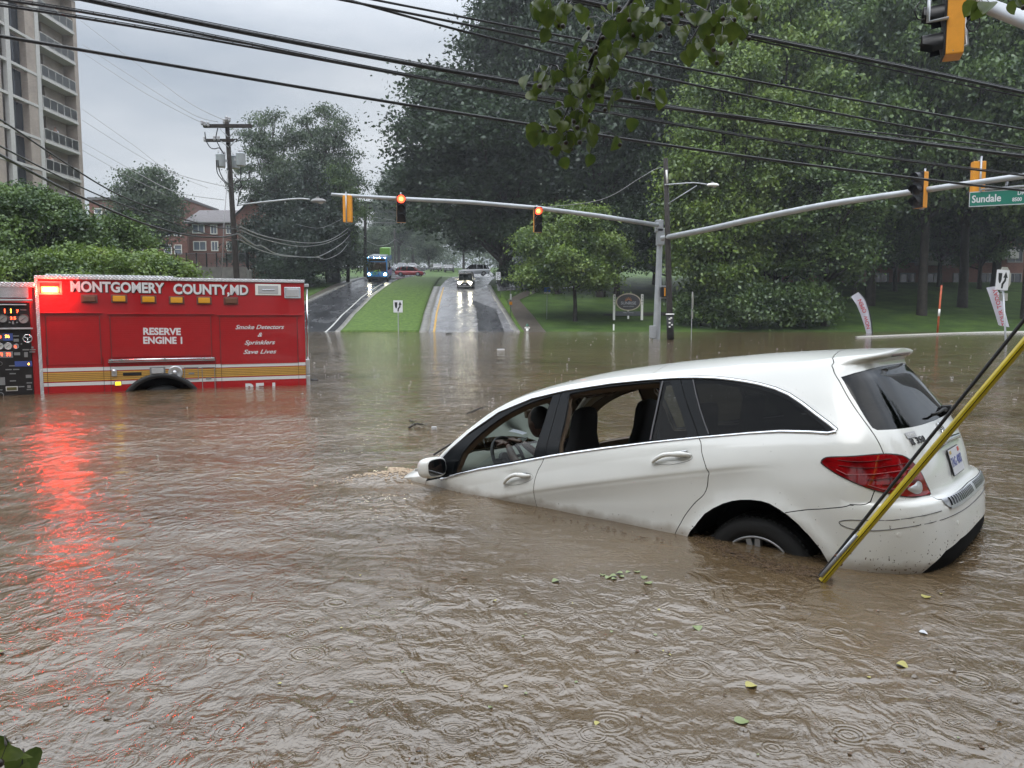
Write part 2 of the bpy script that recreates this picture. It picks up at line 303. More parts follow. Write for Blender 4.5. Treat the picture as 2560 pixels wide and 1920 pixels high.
mm('tail_red', (.24, .003, .005), .08, coat=.6, var=.5, vscale=9); mm('tail_dark', (.11, .003, .004), .45, spec=.3); mm('clear_lens', (.55, .55, .55), .15, metal=.3); mm('tyre', (.012, .012, .012), .75, bump=(40, .4, .004)); mm('alloy', (.45, .46, .47), .3, metal=.7)
M['glass_dark'] = glass('glass_dark', (.045, .05, .05), ior=1.2); M['glass_clear'] = glass('glass_clear', (.72, .78, .76), ior=1.45); M['glass_mid'] = glass('glass_mid', (.20, .23, .23), ior=1.22); M['glass_tail'] = glass('glass_tail', (.02, .022, .022), ior=1.36); M['glass_black'] = mat('glass_black', (.004, .005, .006), .02, spec=1.0, coat=1)
UE = UC+LT
F = {}
F['DLO'] = [(1.31,6.02),(1.345,7.7),(1.40,7.98),(1.55,7.98),(1.75,7.98),(2.0,7.98),(2.3,7.98),(2.6,7.98),(3.0,7.98),(3.3,7.97),(3.54,7.95),(3.68,7.91),(3.811,7.85),(3.92,7.765),(4.03,7.66),(4.13,7.54),(4.23,7.38),(4.33,7.18),(4.442,6.92),(4.543,6.60),(4.608,6.37),(4.645,6.19),(4.60,6.13),(4.5,6.12),(4.3,6.06),(4.1,6.02),(3.78,6.01),(3.45,6.02),(3.14,6.03),(2.9,6.03),(2.635,6.03),(2.26,6.04),(1.934,6.06),(1.7,6.05),(1.5,6.0)]
F['F'] = [(1.67,6.13),(1.698,6.60),(1.735,7.08),(1.833,7.42),(1.949,7.61),(2.095,7.74),(2.225,7.82),(2.347,7.87),(2.485,7.9),(2.494,7.86),(2.488,7.5),(2.478,6.72),(2.465,6.11),(2.151,6.10),(1.878,6.11)]
F['R'] = [(2.654,7.86),(2.929,7.9),(3.24,7.9),(3.39,7.89),(3.405,7.86),(3.414,7.5),(3.421,6.99),(3.42,6.08),(3.141,6.07),(2.9,6.07),(2.685,6.07),(2.676,6.9),(2.665,7.5)]
F['Q1'] = [(3.435,7.86),(3.484,7.86),(3.545,7.4),(3.603,6.95),(3.66,6.45),(3.70,6.08),(3.447,6.07),(3.439,6.83)]
F['Q2'] = [(3.65,7.85),(3.74,7.83),(3.815,7.79),(3.905,7.70),(3.995,7.60),(4.09,7.48),(4.19,7.33),(4.30,7.12),(4.43,6.83),(4.53,6.51),(4.60,6.22),(4.45,6.15),(4.326,6.11),(4.1,6.07),(3.849,6.06),(3.80,6.45),(3.75,6.9),(3.70,7.4)]
F['tail'] = [(4.55,5.06),(4.58,5.27),(4.657,5.40),(4.761,5.50),(4.844,5.50),(4.917,5.40),(4.961,5.18),(4.991,4.87),(5.015,4.43),(5.035,4.02),(4.972,4.02),(4.897,4.10),(4.816,4.30),(4.734,4.50),(4.664,4.66),(4.603,4.81),(4.562,4.96)]
F['rearwin'] = [(4.750,7.75),(4.851,7.84),(4.995,7.92),(5.15,7.95),(UE+.1,7.96),(UE+.1,6.06),(5.369,6.075),(5.2,6.09),(5.078,6.11),(4.921,6.15),(4.84,6.18),(4.822,6.25),(4.808,6.486),(4.79,6.9),(4.775,7.2),(4.757,7.6)]
F['arch'] = [(3.58,-.5),(3.61,.6),(3.66,1.50),(3.70,1.80),(3.755,2.05),(3.81,2.24),(3.874,2.36),(3.94,2.45),(4.004,2.50),(4.06,2.52),(4.125,2.52),(4.19,2.50),(4.242,2.46),(4.30,2.38),(4.344,2.29),(4.39,2.15),(4.431,1.95),(4.484,1.55),(4.53,1.0),(4.56,.3),(4.58,-.5)]
F['inset'] = [(UE+.1,2.285),(5.385,2.29),(5.163,2.33),(5.07,2.33),(4.87,2.25),(4.729,2.13),(4.657,2.11),(4.606,2.18),(4.577,2.27),(4.585,2.36),(4.66,2.48),(4.85,2.62),(5.0,2.70)]
F['step'] = [(5.03,3.0),(5.06,2.80),(5.102,2.65),(5.295,2.60),(UE+.1,2.60),(UE+.1,3.45),(5.384,3.45),(5.171,3.35),(5.08,3.25)]
F['skirt'] = [(4.86,-.5),(4.905,.60),(4.938,1.0),(5.012,1.30),(5.143,1.45),(UE+.1,1.47),(UE+.1,-.5)]
SE = {}
SE['B'] = [(2.57,7.98),(2.571,7.157),(2.563,5.95),(2.513,5.24),(2.486,4.646),(2.474,4.05),(2.466,3.3),(2.464,2.38),(2.46,1),(2.46,-.2)]
SE['C'] = [(3.55,7.97),(3.654,7.051),(3.785,5.912),(3.814,5.022),(3.852,3.95),(3.862,3.2),(3.828,2.70),(3.74,2.44),(3.651,2.10),(3.582,1.62),(3.54,1),(3.51,-.2)]
SE['A'] = [(1.33,6.05),(1.30,5.6),(1.26,5.2),(1.24,3.8),(1.23,2),(1.23,-.2)]
SE['hatch'] = [(4.56,9.995),(4.575,9.6),(4.61,9.2),(4.635,9.0),(4.655,8.7),(4.68,8.4),(4.705,8.05),(4.728,7.65),(4.762,6.95),(4.810,6.22),(4.828,5.87),(4.836,5.51)]
SE['hatch_low'] = [(5.02,4.01),(5.012,3.6),(5.03,3.42),(5.1,3.36),(UE,3.50)]
SE['bump'] = [(4.33,2.33),(4.432,2.45),(4.54,2.63),(4.64,2.95),(4.715,3.55),(4.755,4.2),(4.77,4.45)]
SE['roofj'] = [(3.30,9.99),(3.30,9.6),(3.31,9.25),(3.315,9.05)]
def jac(U, V):
    e = .01; a = (surf(min(U+e, UE), V)-surf(max(U-e, 0), V))/(min(U+e, UE)-max(U-e, 0)); b = (surf(U, min(V+e, 10))-surf(U, max(V-e, 0)))/(min(V+e, 10)-max(V-e, 0)); return a, b
def moff(poly, h):
    out = []
    for i, (U, V) in enumerate(poly):
        V = min(max(V, 0.02), 9.98); Uc = min(U, UE-.01)
        p = poly[max(i-1, 0)]; q = poly[min(i+1, len(poly)-1)]
        a, b = jac(Uc, V); t = a*(q[0]-p[0])+b*(q[1]-p[1]); n = np.cross(a, b); d = np.cross(t, n); d /= np.linalg.norm(d)+1e-12; d *= h
        A = np.stack([a, b], 1); s = np.linalg.lstsq(A, d, rcond=None)[0]; out.append((U+s[0], poly[i][1]+s[1]))
    return out
def inpoly(x, y, poly):
    c = np.zeros(len(x), bool); n = len(poly)
    for i in range(n):
        x1, y1 = poly[i]; x2, y2 = poly[(i+1) % n]
        if y1 == y2: continue
        k = ((y1 > y) != (y2 > y)) & (x < (x2-x1)*(y-y1)/(y2-y1)+x1); c ^= k
    return c
def car_shell():
    Ug = np.concatenate([np.linspace(.06, UC, 110), UC+LT*np.linspace(0, 1, 42)[1:]])
    Vg = np.concatenate([np.linspace(a, b, k)[:-1] for a, b, k in zip(VA[:-1], VA[1:], (6, 8, 5, 4, 7, 9, 9, 8, 3, 4))]+[np.linspace(9, 10, 13)])
    bm = bmesh.new(); vs = [[bm.verts.new((u, v, 0)) for v in Vg] for u in Ug]
    for i in range(len(Ug)-1):
        for j in range(len(Vg)-1): bm.faces.new((vs[i][j], vs[i+1][j], vs[i+1][j+1], vs[i][j+1]))
    def knife(poly, closed=True):
        segs = [(poly[i], poly[(i+1) % len(poly)]) for i in range(len(poly) if closed else len(poly)-1)]
        x0 = min(p[0] for p in poly); x1 = max(p[0] for p in poly); y0 = min(p[1] for p in poly); y1 = max(p[1] for p in poly)
        def bb(f): xs = [v.co.x for v in f.verts]; ys = [v.co.y for v in f.verts]; return min(xs), max(xs), min(ys), max(ys)
        C = {}
        for f in bm.faces:
            q = bb(f)
            if q[1] >= x0-.001 and q[0] <= x1+.001 and q[3] >= y0-.001 and q[2] <= y1+.001: C[f] = q
        for a, b in segs:
            dx, dy = b[0]-a[0], b[1]-a[1]
            if dx*dx+dy*dy < 1e-12: continue
            sx0, sx1, sy0, sy1 = min(a[0], b[0])-1e-4, max(a[0], b[0])+1e-4, min(a[1], b[1])-1e-4, max(a[1], b[1])+1e-4
            sel = []
            for f, q in C.items():
                if q[1] >= sx0 and q[0] <= sx1 and q[3] >= sy0 and q[2] <= sy1:
                    s = [(v.co.x-a[0])*dy-(v.co.y-a[1])*dx for v in f.verts]
                    if min(s) < 0 < max(s): sel.append(f)
            if not sel: continue
            for f in sel: C.pop(f)
            g = set(sel)
            for f in sel: g.update(f.verts); g.update(f.edges)
            r = bmesh.ops.bisect_plane(bm, geom=list(g), dist=1e-7, plane_co=(a[0], a[1], 0), plane_no=(dy, -dx, 0))
            for e in r['geom']:
                if isinstance(e, bmesh.types.BMFace) and e.is_valid: C[e] = bb(e)
            for f in sel:
                if f.is_valid: C[f] = bb(f)
    for k in F: knife(F[k])
    for k in SE:
        SE[k] = smooth_poly(SE[k], 5)
        knife(moff(SE[k], .0026), False); knife(moff(SE[k], -.0026), False)
    for hx, hv in ((2.315, 4.98), (3.61, 4.92)):
        for q in (.45, .8, 1.2): knife([(hx+.12*q*math.cos(a*math.pi/8), hv+.42*q*math.sin(a*math.pi/8)) for a in range(16)])
    fg = [(1.80,6.08),(1.889,6.19),(2.016,6.42),(2.136,6.55),(2.281,6.64),(2.438,6.61),(2.52,6.56),(2.52,6.0),(1.8,6.0)]
    knife(fg); F['fg'] = fg
    ws = [(1.03,10.2),(1.03,9.9),(1.05,9.5),(1.13,9.2),(1.26,9.08),(1.5,9.06),(1.8,9.07),(2.0,9.10),(2.045,9.25),(2.07,9.6),(2.08,9.9),(2.08,10.2)]
    knife(ws); F['ws'] = ws
    bm.faces.ensure_lookup_table(); bm.verts.index_update()
    co = np.array([(v.co.x, v.co.y) for v in bm.verts]); faces = [tuple(v.index for v in f.verts) for f in bm.faces]; bm.free()
    cen = np.array([co[list(f)].mean(0) for f in faces]); x, y = cen[:, 0], cen[:, 1]
    ins = {k: inpoly(x, y, p) for k, p in F.items()}
    def seamdist(poly):
        c3 = surf(np.minimum(x, UE), np.clip(y, 0, 10)); P3 = surf(np.array([min(p[0], UE) for p in poly]), np.clip([p[1] for p in poly], 0, 10)); d = np.full(len(c3), 9.)
        for i in range(len(P3)-1):
            a, b = P3[i], P3[i+1]; ab = b-a; L2 = ab@ab
            if L2 < 1e-12: continue
            t = np.clip((c3-a)@ab/L2, 0, 1); d = np.minimum(d, np.linalg.norm(c3-(a+t[:, None]*ab), axis=1))
        return d
    part = np.array(['body']*len(faces), dtype=object)
    def xat(seam, V): s = sorted(((p[1], p[0]) for p in seam)); return np.interp(V, [a for a, b in s], [b for a, b in s])
    xa, xb, xc_ = xat(SE['A'], y), xat(SE['B'], y), xat(SE['C'], y)
    part[(x > xa) & (x < xb) & (y < 7.98)] = 'front_door'; part[(x >= xb) & (x < xc_) & (y < 7.98)] = 'rear_door'
    xh = xat(SE['hatch'], y); tg = (y >= 5.5) & (x > xh); part[tg] = 'tailgate'
    inn = np.interp(y, [3.36, 3.42, 3.6, 4.01, 4.43, 4.87, 5.18, 5.4, 5.52], [5.1, 5.03, 5.012, 5.02, 5.015, 4.991, 4.961, 4.917, 4.845])
    part[(y < 5.5) & (y >= 3.36) & (x > inn)] = 'tailgate'
    xbmp = xat(SE['bump'], y); low = (part == 'body') & (x > 4.3) & (((y < 2.33) & (x > 4.3)) | ((y >= 2.33) & (y < 4.4) & (x > xbmp)) | ((y >= 4.4) & (x > 4.9) & (y < 5)))
    part[low] = 'rear_bumper'
    part[ins['inset'] & (part != 'tailgate')] = 'rear_bumper'
    part[ins['DLO']] = 'window_frame'; part[ins['F']] = 'open'; part[ins['F'] & ins['fg']] = 'front_window'; part[ins['R']] = 'open'; part[ins['Q1']] = 'rear_window'; part[ins['Q2']] = 'quarter_window'
    part[ins['rearwin']] = 'tailgate_window'; part[ins['ws']] = 'windscreen'; part[ins['tail']] = 'taillight'; part[ins['skirt']] = 'rear_valance'
    seam = np.zeros(len(faces), bool)
    for k in SE:
        if k == 'x': continue
        seam |= seamdist(SE[k]) < .0027
    part[seam & ~np.isin(part, ['open', 'taillight', 'step', 'tailgate_window'])] = 'panel_gap'
    part[ins['arch']] = 'hole'
    return co, faces, part
wagon = empty('white_wagon', (0, 0, 0), 0, 'white estate car nose-down in the flood with open side windows', 'car')
CM = Matrix(((0.76647825, 0.6364631, -0.08617315), (-0.63079058, 0.77122594, 0.08552072), (0.12088975, -0.01119256, 0.99260284)))
CT = Vector((2.10093993, 5.24929357, -0.63935748+.15))
# nb. the survey's car frame has y to the passenger side; children below are built in it: (x-4.115, -y, z)
wagon.matrix_world = Matrix.Translation(CT) @ CM.to_4x4()
def K(p): return Vector((p[0]-4.115, -p[1], p[2]))
def car_part(name, co, faces, idx, m, sides=(1, -1), off=0, smooth=True, label=None):
    for s in ([0] if sides == 'both' else sides):
        fs = [faces[i] for i in idx]; used = sorted({v for f in fs for v in f}); mp_ = {v: i for i, v in enumerate(used)}
        u = np.minimum(co[used, 0], UE); v = np.clip(co[used, 1], 0, 10)
        p = surf(u, v); n = surf_n(u, v); n[np.abs(co[used, 0]-UE) < 1e-4, 1] = 0; n[np.abs(co[used, 1]-10) < 1e-4, 1] = 0
        p = p+n*off
        V_, N_, F_ = [], [], []
        for sd_ in ((1, -1) if s == 0 else (s,)):
            b = len(V_); V_ += [K((a[0], a[1]*sd_, a[2])) for a in p]; N_ += [Vector((a[0], -a[1]*sd_, a[2])) for a in n]
            F_ += [tuple(b+mp_[q] for q in (reversed(f) if sd_ > 0 else f)) for f in fs]
        o = mesh_obj(name, V_, F_, m, wagon, smooth=smooth)
        me = o.data; 
        if len(F_):
            # make winding agree with the outward normal
            f0 = me.polygons[0]; 
            if f0.normal.dot(N_[f0.vertices[0]]) < 0: me.flip_normals()
            if smooth: me.normals_split_custom_set_from_vertices([tuple(a.normalized()) for a in N_])
        if label: o['label'] = label
        yield o
co_, fa_, pt_ = car_shell()
def idx(k): return np.where(pt_ == k)[0]
for nm_, mt_, sides_, off_ in (('body', M_paint, 'both', 0), ('front_door', M_paint, (1, -1), 0), ('rear_door', M_paint, (1, -1), 0), ('tailgate', M_paint, 'both', .0), ('rear_bumper', M_paint, 'both', 0), ('rear_valance', M['black_matte'], 'both', -.006), ('window_frame', M['black_gloss'], (1, -1), -.004), ('rear_window', M['glass_mid'], (1, -1), -.006), ('quarter_window', M['glass_dark'], (1, -1), -.006), ('tailgate_window', M['glass_tail'], 'both', -.004), ('windscreen', M['glass_clear'], 'both', -.002), ('taillight', M['tail_red'], (1, -1), .004), ('panel_gap', M['black_matte'], 'both', -.006)):
    for o in car_part(nm_, co_, fa_, idx(nm_), mt_, sides_, off_): pass
for o in car_part('front_window', co_, fa_, idx('front_window'), M['glass_clear'], (1,), -.012, label='half lowered driver window'): pass
# ---------------------------------------------------------------- white wagon: fittings
def SP(U, V, off=0.0, side=1):
    p = surf(np.array(min(U, UE)), np.array(min(V, 10)))[()]; n = surf_n(np.array(min(U, UE-.001)), np.array(min(V, 9.98))); p = p+n*off
    return K((p[0], p[1]*side, p[2]))
def ribbon(mb, poly, h0, h1, lift, side=1, bulge=.002, offs=None):
    A = moff(poly, h0); B = moff(poly, (h0+h1)/2); C_ = moff(poly, h1); n = len(poly); vs = []
    for a, b, c in zip(A, B, C_): vs += [SP(a[0], a[1], lift*.2, side), SP(a[0], a[1], lift, side), SP(b[0], b[1], lift+bulge, side), SP(c[0], c[1], lift, side), SP(c[0], c[1], lift*.2, side)]
    mb.add(vs, [(i*5+j, i*5+j+1, (i+1)*5+j+1, (i+1)*5+j) for i in range(n-1) for j in range(4)], True)
top = [p for p in F['DLO'][:22]]; bot = [(4.645,6.19)]+[p for p in F['DLO'][22:]]
for s in (1, -1):
    mb = MB(); ribbon(mb, top[2:], .006, -.012, .005, s); ribbon(mb, bot, .004, -.016, .005, s); mb.build('chrome_trim', M['chrome'], wagon)
    mb = MB(); ribbon(mb, top[1:], -.0125, -.0165, .003, s, .0); mb.build('window_seal', M['black_rubber'], wagon)
    mb = MB(); ribbon(mb, [(3.655,7.85),(3.70,7.4),(3.75,6.9),(3.80,6.45),(3.845,6.08)], -.004, .004, .004, s); ribbon(mb, [(3.425,7.88),(3.43,7.4),(3.43,6.9),(3.43,6.45),(3.432,6.08)], -.006, .006, .004, s); mb.build('window_divider', M['dark_grey'], wagon)
    # black edge round the lamp, lens bands and the clear reversing lens
    mb = MB(); tl = smooth_poly(F['tail'], 3, True); tl = tl+tl[:1]; ribbon(mb, tl, -.005, .005, .0035, s, 0); mb.build('lamp_seal', M['black_rubber'], wagon)
    mb = MB()
    for (a, b) in (((4.63,5.27),(4.86,5.36)), ((4.63,5.10),(4.93,5.18)), ((4.74,4.76),(4.97,4.82)), ((4.80,4.58),(4.97,4.60))):
        ribbon(mb, [(a[0]+(b[0]-a[0])*t/5, a[1]+(b[1]-a[1])*t/5) for t in range(6)], -.0018, .0018, .0085, s, 0)
    mb.build('lens_band', M['tail_dark'], wagon)
    mb = MB(); ribbon(mb, [(4.618,4.93),(4.658,4.83),(4.77,4.95),(4.86,4.99),(4.94,5.0)], -.0015, .0015, .010, s, .0); ribbon(mb, [(4.74,4.58),(4.80,4.44),(4.87,4.40),(4.92,4.42)], -.0015, .0015, .010, s, .0); mb.build('lens_rib', mat('lens_rib', (.45, .12, .13), .4), wagon)
    mb = MB(); rv = [(4.905,4.36),(4.942,4.46),(4.965,4.56),(4.985,4.45),(4.985,4.22),(4.963,4.12),(4.932,4.18)]
    c0 = (4.948, 4.32); vs = [SP(*c0, .016, s)]+[SP(c0[0]+(a-c0[0])*t, c0[1]+(b-c0[1])*t, h, s) for t, h in ((.6, .013), (1, .006)) for a, b in smooth_poly(rv, 3, True)]
    n = len(rv)*3; mb.add(vs, [(0, 1+i, 1+(i+1) % n) for i in range(n)]+[(1+i, 1+n+i, 1+n+(i+1) % n, 1+(i+1) % n) for i in range(n)], True); mb.build('reversing_lamp', M['clear_lens'], wagon)
    mb = MB(); rv = [(4.915,4.88),(4.935,4.99),(4.965,4.97),(4.972,4.90),(4.95,4.76),(4.92,4.75)]; rs = smooth_poly(rv, 3, True); mb.add([SP(a, b, .0085, s) for a, b in rs], [tuple(range(len(rs)))], False); mb.build('indicator_lens', M['mid_grey'], wagon)
# door handles
for s in (1, -1):
    for (hb, nm) in (([(2.190,4.80),(2.26,5.06),(2.33,5.07),(2.39,5.01),(2.445,4.98)], 'front'), ([(3.470,4.72),(3.538,4.95),(3.61,4.99),(3.68,4.97),(3.742,4.93)], 'rear')):
        pl = smooth_poly(hb, 5); n = len(pl); mb = MB(); pts = []; rs = []
        for i, (u, v) in enumerate(pl):
            t = i/(n-1); off = .006+.034*(1-abs(2*t-1)**3.2); pts.append(SP(u, v, off, s)); rs.append(.007+.0085*(1-abs(2*t-1)**4)+(.004 if t > .62 else 0)*(1-abs(2*t-1)**4))
        mb.tube(pts, rs, 10); mb.build('door_handle', M_paint, wagon)
        mb = MB(); ribbon(mb, [(a+.004, b+.20) for a, b in pl[int(n*.55):-2]], -.003, .003, .036, s, .002); mb.build('handle_strip', M['chrome'], wagon)
        mb = MB(); cx = sum(a for a, b in pl)/n; c0 = (cx+.01, 4.86 if nm == 'front' else 4.78); e = [(c0[0]+.135*math.cos(t*math.pi/12), c0[1]+(.42*math.sin(t*math.pi/12) if t <= 12 else .30*math.sin(t*math.pi/12))) for t in range(24)]
        ribbon(mb, e+e[:1], -.0012, .0012, .001, s, 0); mb.build('handle_cup_edge', M['mid_grey'], wagon)
# bumper: chrome loading sill with slots
mb = MB(); cols = [5.03+i*(UE-5.03)/16 for i in range(17)]; rows = [2.66, 2.75, 2.95, 3.15, 3.3, 3.38]
for s in (1, -1):
    vs = [SP(u+(.05 if r < 2.8 and u < 5.05 else 0), r, .006, s) for u in cols for r in rows]; k = len(rows); mb.add(vs, [(i*k+j, i*k+j+1, (i+1)*k+j+1, (i+1)*k+j) for i in range(16) for j in range(k-1)], True)
mb.build('loading_sill', M['aluminium'], wagon)
mb = MB()
for s in (1, -1):
    for i in range(1, 15):
        u = 5.05+i*(UE-5.06)/15
        vs = [SP(u+d, r, h, s) for r in (2.80, 3.0, 3.2, 3.32) for d, h in ((-.0055, .0085), (.0055, .0085))]; mb.add(vs, [(2*j, 2*j+1, 2*j+3, 2*j+2) for j in range(3)])
mb.build('sill_slots', M['black_gloss'], wagon)
# bumper inset groove, parking sensor, exhaust tip, bumper lower crease
for s in (1, -1):
    mb = MB(); ins_ = smooth_poly(F['inset'], 3); ribbon(mb, ins_, -.0018, .0018, .0022, s, 0); mb.build('bumper_groove', M['dark_grey'], wagon)
    for u in (5.12, 4.80): mb = MB(); mb.cyl(SP(u, 1.95, -.002, s), SP(u, 1.95, .002, s), .012, n=14); mb.build('parking_sensor', M['white_paint'], wagon)
    mb = MB(); mb.cyl(K((4.86, .60*s, .30)), K((5.07, .60*s, .315)), .035, .04, n=18); mb.build('exhaust_tip', M['dark_grey'], wagon)
# tail badge lettering
def tail_frame(y, z):
    # plane through the tailgate skin at this y,z
    gu, gv = np.meshgrid(np.linspace(4.85, UE-.002, 90), np.linspace(3.6, 6.6, 90)); q = surf(gu, gv); k = np.argmin(np.abs(q[..., 1]-y)+np.abs(q[..., 2]-z)); best = (0, gu.flat[k], gv.flat[k])
    u, v = best[1], best[2]; p = SP(u, v, .002, 1); n = surf_n(np.array(u), np.array(v)); n = Vector((n[0], -n[1], n[2])).normalized()
    zz = (Vector((0, 0, 1))-n*n.z).normalized(); xx = zz.cross(n).normalized()
    return Matrix(((xx.x, zz.x, n.x, p.x), (xx.y, zz.y, n.y, p.y), (xx.z, zz.z, n.z, p.z), (0, 0, 0, 1)))
TF = tail_frame(.545, 1.088); badge = text_mesh('model_badge', 'R 350', .054, mat('badge_dark', (.16, .16, .17), .2, metal=.6), wagon, TF, .004, .0008, 0, 'CENTER', 1.35, 1.1)
TF = tail_frame(.59, 1.130); mb = MB(); mb.box(-.05, .06, -.017, .017, 0, .003); mb.build('dealer_badge', mat('badge_grey', (.45, .45, .46), .4), wagon, M=TF)
text_mesh('dealer_badge_lettering', 'CLASSIC', .019, M['white_paint'], wagon, TF @ Matrix.Translation((.005, 0, .004)), .0006, .0003, 0, 'CENTER', 1.1)
TF = tail_frame(0.0, 1.095); mb = MB(); mb.tube([Vector((.047*math.cos(a*math.pi/16), .047*math.sin(a*math.pi/16), .006)) for a in range(33)], .0045, 8, False)
for a in (90, 210, 330): mb.tube([(0, 0, .007), (.045*math.cos(R(a)), .045*math.sin(R(a)), .007)], [.008, .0015], 6)
mb.build('star_emblem', M['chrome'], wagon, M=TF)
mb = MB(); gp = [(5.20+i*(UE-5.20)/8, 5.36+.05*math.sin(i/8*1.5)) for i in range(9)]
for s in (1, -1): ribbon(mb, gp, -.016, .016, .016, s, .006)
mb.build('tailgate_grip', M['chrome'], wagon)
TF = tail_frame(0.0, .905); mb = MB(); mb.bbox(-.1575, .1575, -.081, .081, -.002, .006, .01); mb.build('plate_frame', M['black_rubber'], wagon, M=TF @ Matrix.Translation((0, 0, .004)))
plt_ = mat('plate_white', (.62, .62, .66), .35); mb = MB(); mb.bbox(-.152, .152, -.076, .076, .006, .009, .004); mb.build('number_plate', plt_, wagon, M=TF @ Matrix.Translation((0, 0, .004)))
text_mesh('plate_number', '7AG 4007', .078, mat('plate_blue', (.06, .08, .30), .4), wagon, TF @ Matrix.Translation((0, -.004, .014)), .0006, .001, 0, 'CENTER', .93)
mb = MB(); mb.box(-.14, -.09, .048, .068, 0, .001); mb.build('plate_sticker', mat('plate_gold', (.5, .33, .06), .4), wagon, M=TF @ Matrix.Translation((0, 0, .0135)))
mb = MB(); mb.box(.09, .14, .045, .070, 0, .001); mb.build('plate_sticker', mat('plate_red', (.55, .09, .07), .4), wagon, M=TF @ Matrix.Translation((0, 0, .0135)))
# rear wiper and high brake lamp
mb = MB(); mb.tube([K((4.955, -.36, 1.19)), K((4.965, -.22, 1.205)), K((4.975, -.05, 1.20)), K((4.962, .10, 1.20))], [.016, .010, .008, .006], 8); mb.bbox(-.03, .03, -.03, .03, -.03, .03, .01, M=Matrix.Translation(K((4.955, -.38, 1.19)))); mb.build('rear_wiper', M['black_rubber'], wagon)
mb = MB()
for s in (1, -1): ribbon(mb, [(5.19+i*(UE-5.19)/6, 8.70) for i in range(7)], -.010, .010, .001, s, .001)
mb.build('high_brake_lamp', mat('brake_lens', (.16, .05, .05), .25), wagon)
# door mirrors
for s in (1, -1):
    mb = MB(); bm = bmesh.new(); bmesh.ops.create_uvsphere(bm, u_segments=24, v_segments=16, radius=1)
    for v in bm.verts:
        x, y, z = v.co; e = .62; f = lambda q: math.copysign(abs(q)**e, q)
        v.co = Vector((min(x, .55)*.10, f(y)*.118, f(z)*.083))
    mb.frombm(bm, True); T_ = Matrix.Translation(K((1.545, 1.075*s, .992))); mb.build('mirror_shell', M_paint, wagon, M=T_)
    mb = MB(); pl = [(.098*math.copysign(abs(math.cos(a*math.pi/12))**.6, math.cos(a*math.pi/12)), .066*math.copysign(abs(math.sin(a*math.pi/12))**.6, math.sin(a*math.pi/12))) for a in range(24)]
    mb.add([Vector((.0565, y, z)) for y, z in pl], [tuple(range(24))]); mb.build('mirror_glass', M['glass_black'], wagon, M=T_)
    mb = MB(); mb.tube([K((1.50, .90*s, .93)), K((1.52, .99*s, .945)), K((1.54, 1.03*s, .955))], [.035, .028, .03], 10); mb.build('mirror_arm', M['black_rubber'], wagon)
    mb = MB(); mb.bbox(-.02, .02, -.012, .012, -.012, .012, .004, M=Matrix.Translation(K((1.468, 1.165*s, .985)))); mb.build('mirror_indicator', M['clear_lens'], wagon)
# wheels
def wheel(s, cx, cz):
    w = empty('wheel'); w.parent = wagon; w.location = K((cx, .865*s, cz)); w.rotation_euler = (R(90)*s, 0, 0)
    # lathe axis z -> outward
    mb = MB(); prof = [(.24, -.02), (.255, .0), (.285, .012), (.325, .010), (.348, -.006), (.360, -.03), (.364, -.06), (.364, -.19), (.355, -.225), (.32, -.24), (.24, -.23)]
    mb.lathe(prof, 64)
    for k in range(64):
        a = 2*math.pi*k/64; Mx = Matrix.Rotation(a, 4, 'Z'); mb.box(.345, .3635, -.010, .010, -.040, -.020, Mx); mb.box(.358, .367, -.013, .012, -.20, -.06, Mx)
    mb.build('tyre', M['tyre'], w)
    mb = MB(); mb.lathe([(.242, -.20), (.225, -.18), (.215, -.06), (.225, -.02), (.236, -.005), (.243, -.006), (.243, -.03)], 48)
    for k in range(5):
        for d in (-.13, .13):
            a = 2*math.pi*k/5+d+.35; Mx = Matrix.Rotation(a, 4, 'Z'); mb.add([Mx @ Vector(v) for v in ((.03, -.022, -.02), (.03, .022, -.02), (.225, .016, -.012), (.225, -.016, -.012), (.03, -.022, -.06), (.03, .022, -.06), (.225, .016, -.05), (.225, -.016, -.05))], [(0, 1, 2, 3), (4, 7, 6, 5), (0, 3, 7, 4), (1, 5, 6, 2), (2, 6, 7, 3)])
    mb.lathe([(0, -.01), (.06, -.012), (.075, -.03), (.075, -.07)], 24); mb.build('rim', M['alloy'], w)
    mb = MB(); mb.lathe([(0, -.10), (.21, -.10)], 32); mb.build('brake_disc', M['black_matte'], w)
    return w
for s in (1, -1): wheel(s, 4.08, .31); wheel(s, .9, .365)
for s in (1, -1):
    pl = F['arch'][1:-1]; mb = MB(); vs = []
    for u, v in pl:
        p = SP(u, max(v, 0), -.001, s); q = p.copy(); q.y = -.52*s; c = K((4.12, .5*s, .3)); vs += [p, q]
    n = len(pl); mb.add(vs, [(2*i, 2*i+1, 2*i+3, 2*i+2) for i in range(n-1)]); mb.add([vs[2*i+1] for i in range(n)], [tuple(range(n))]); mb.build('wheel_arch_liner', M['black_matte'], wagon)
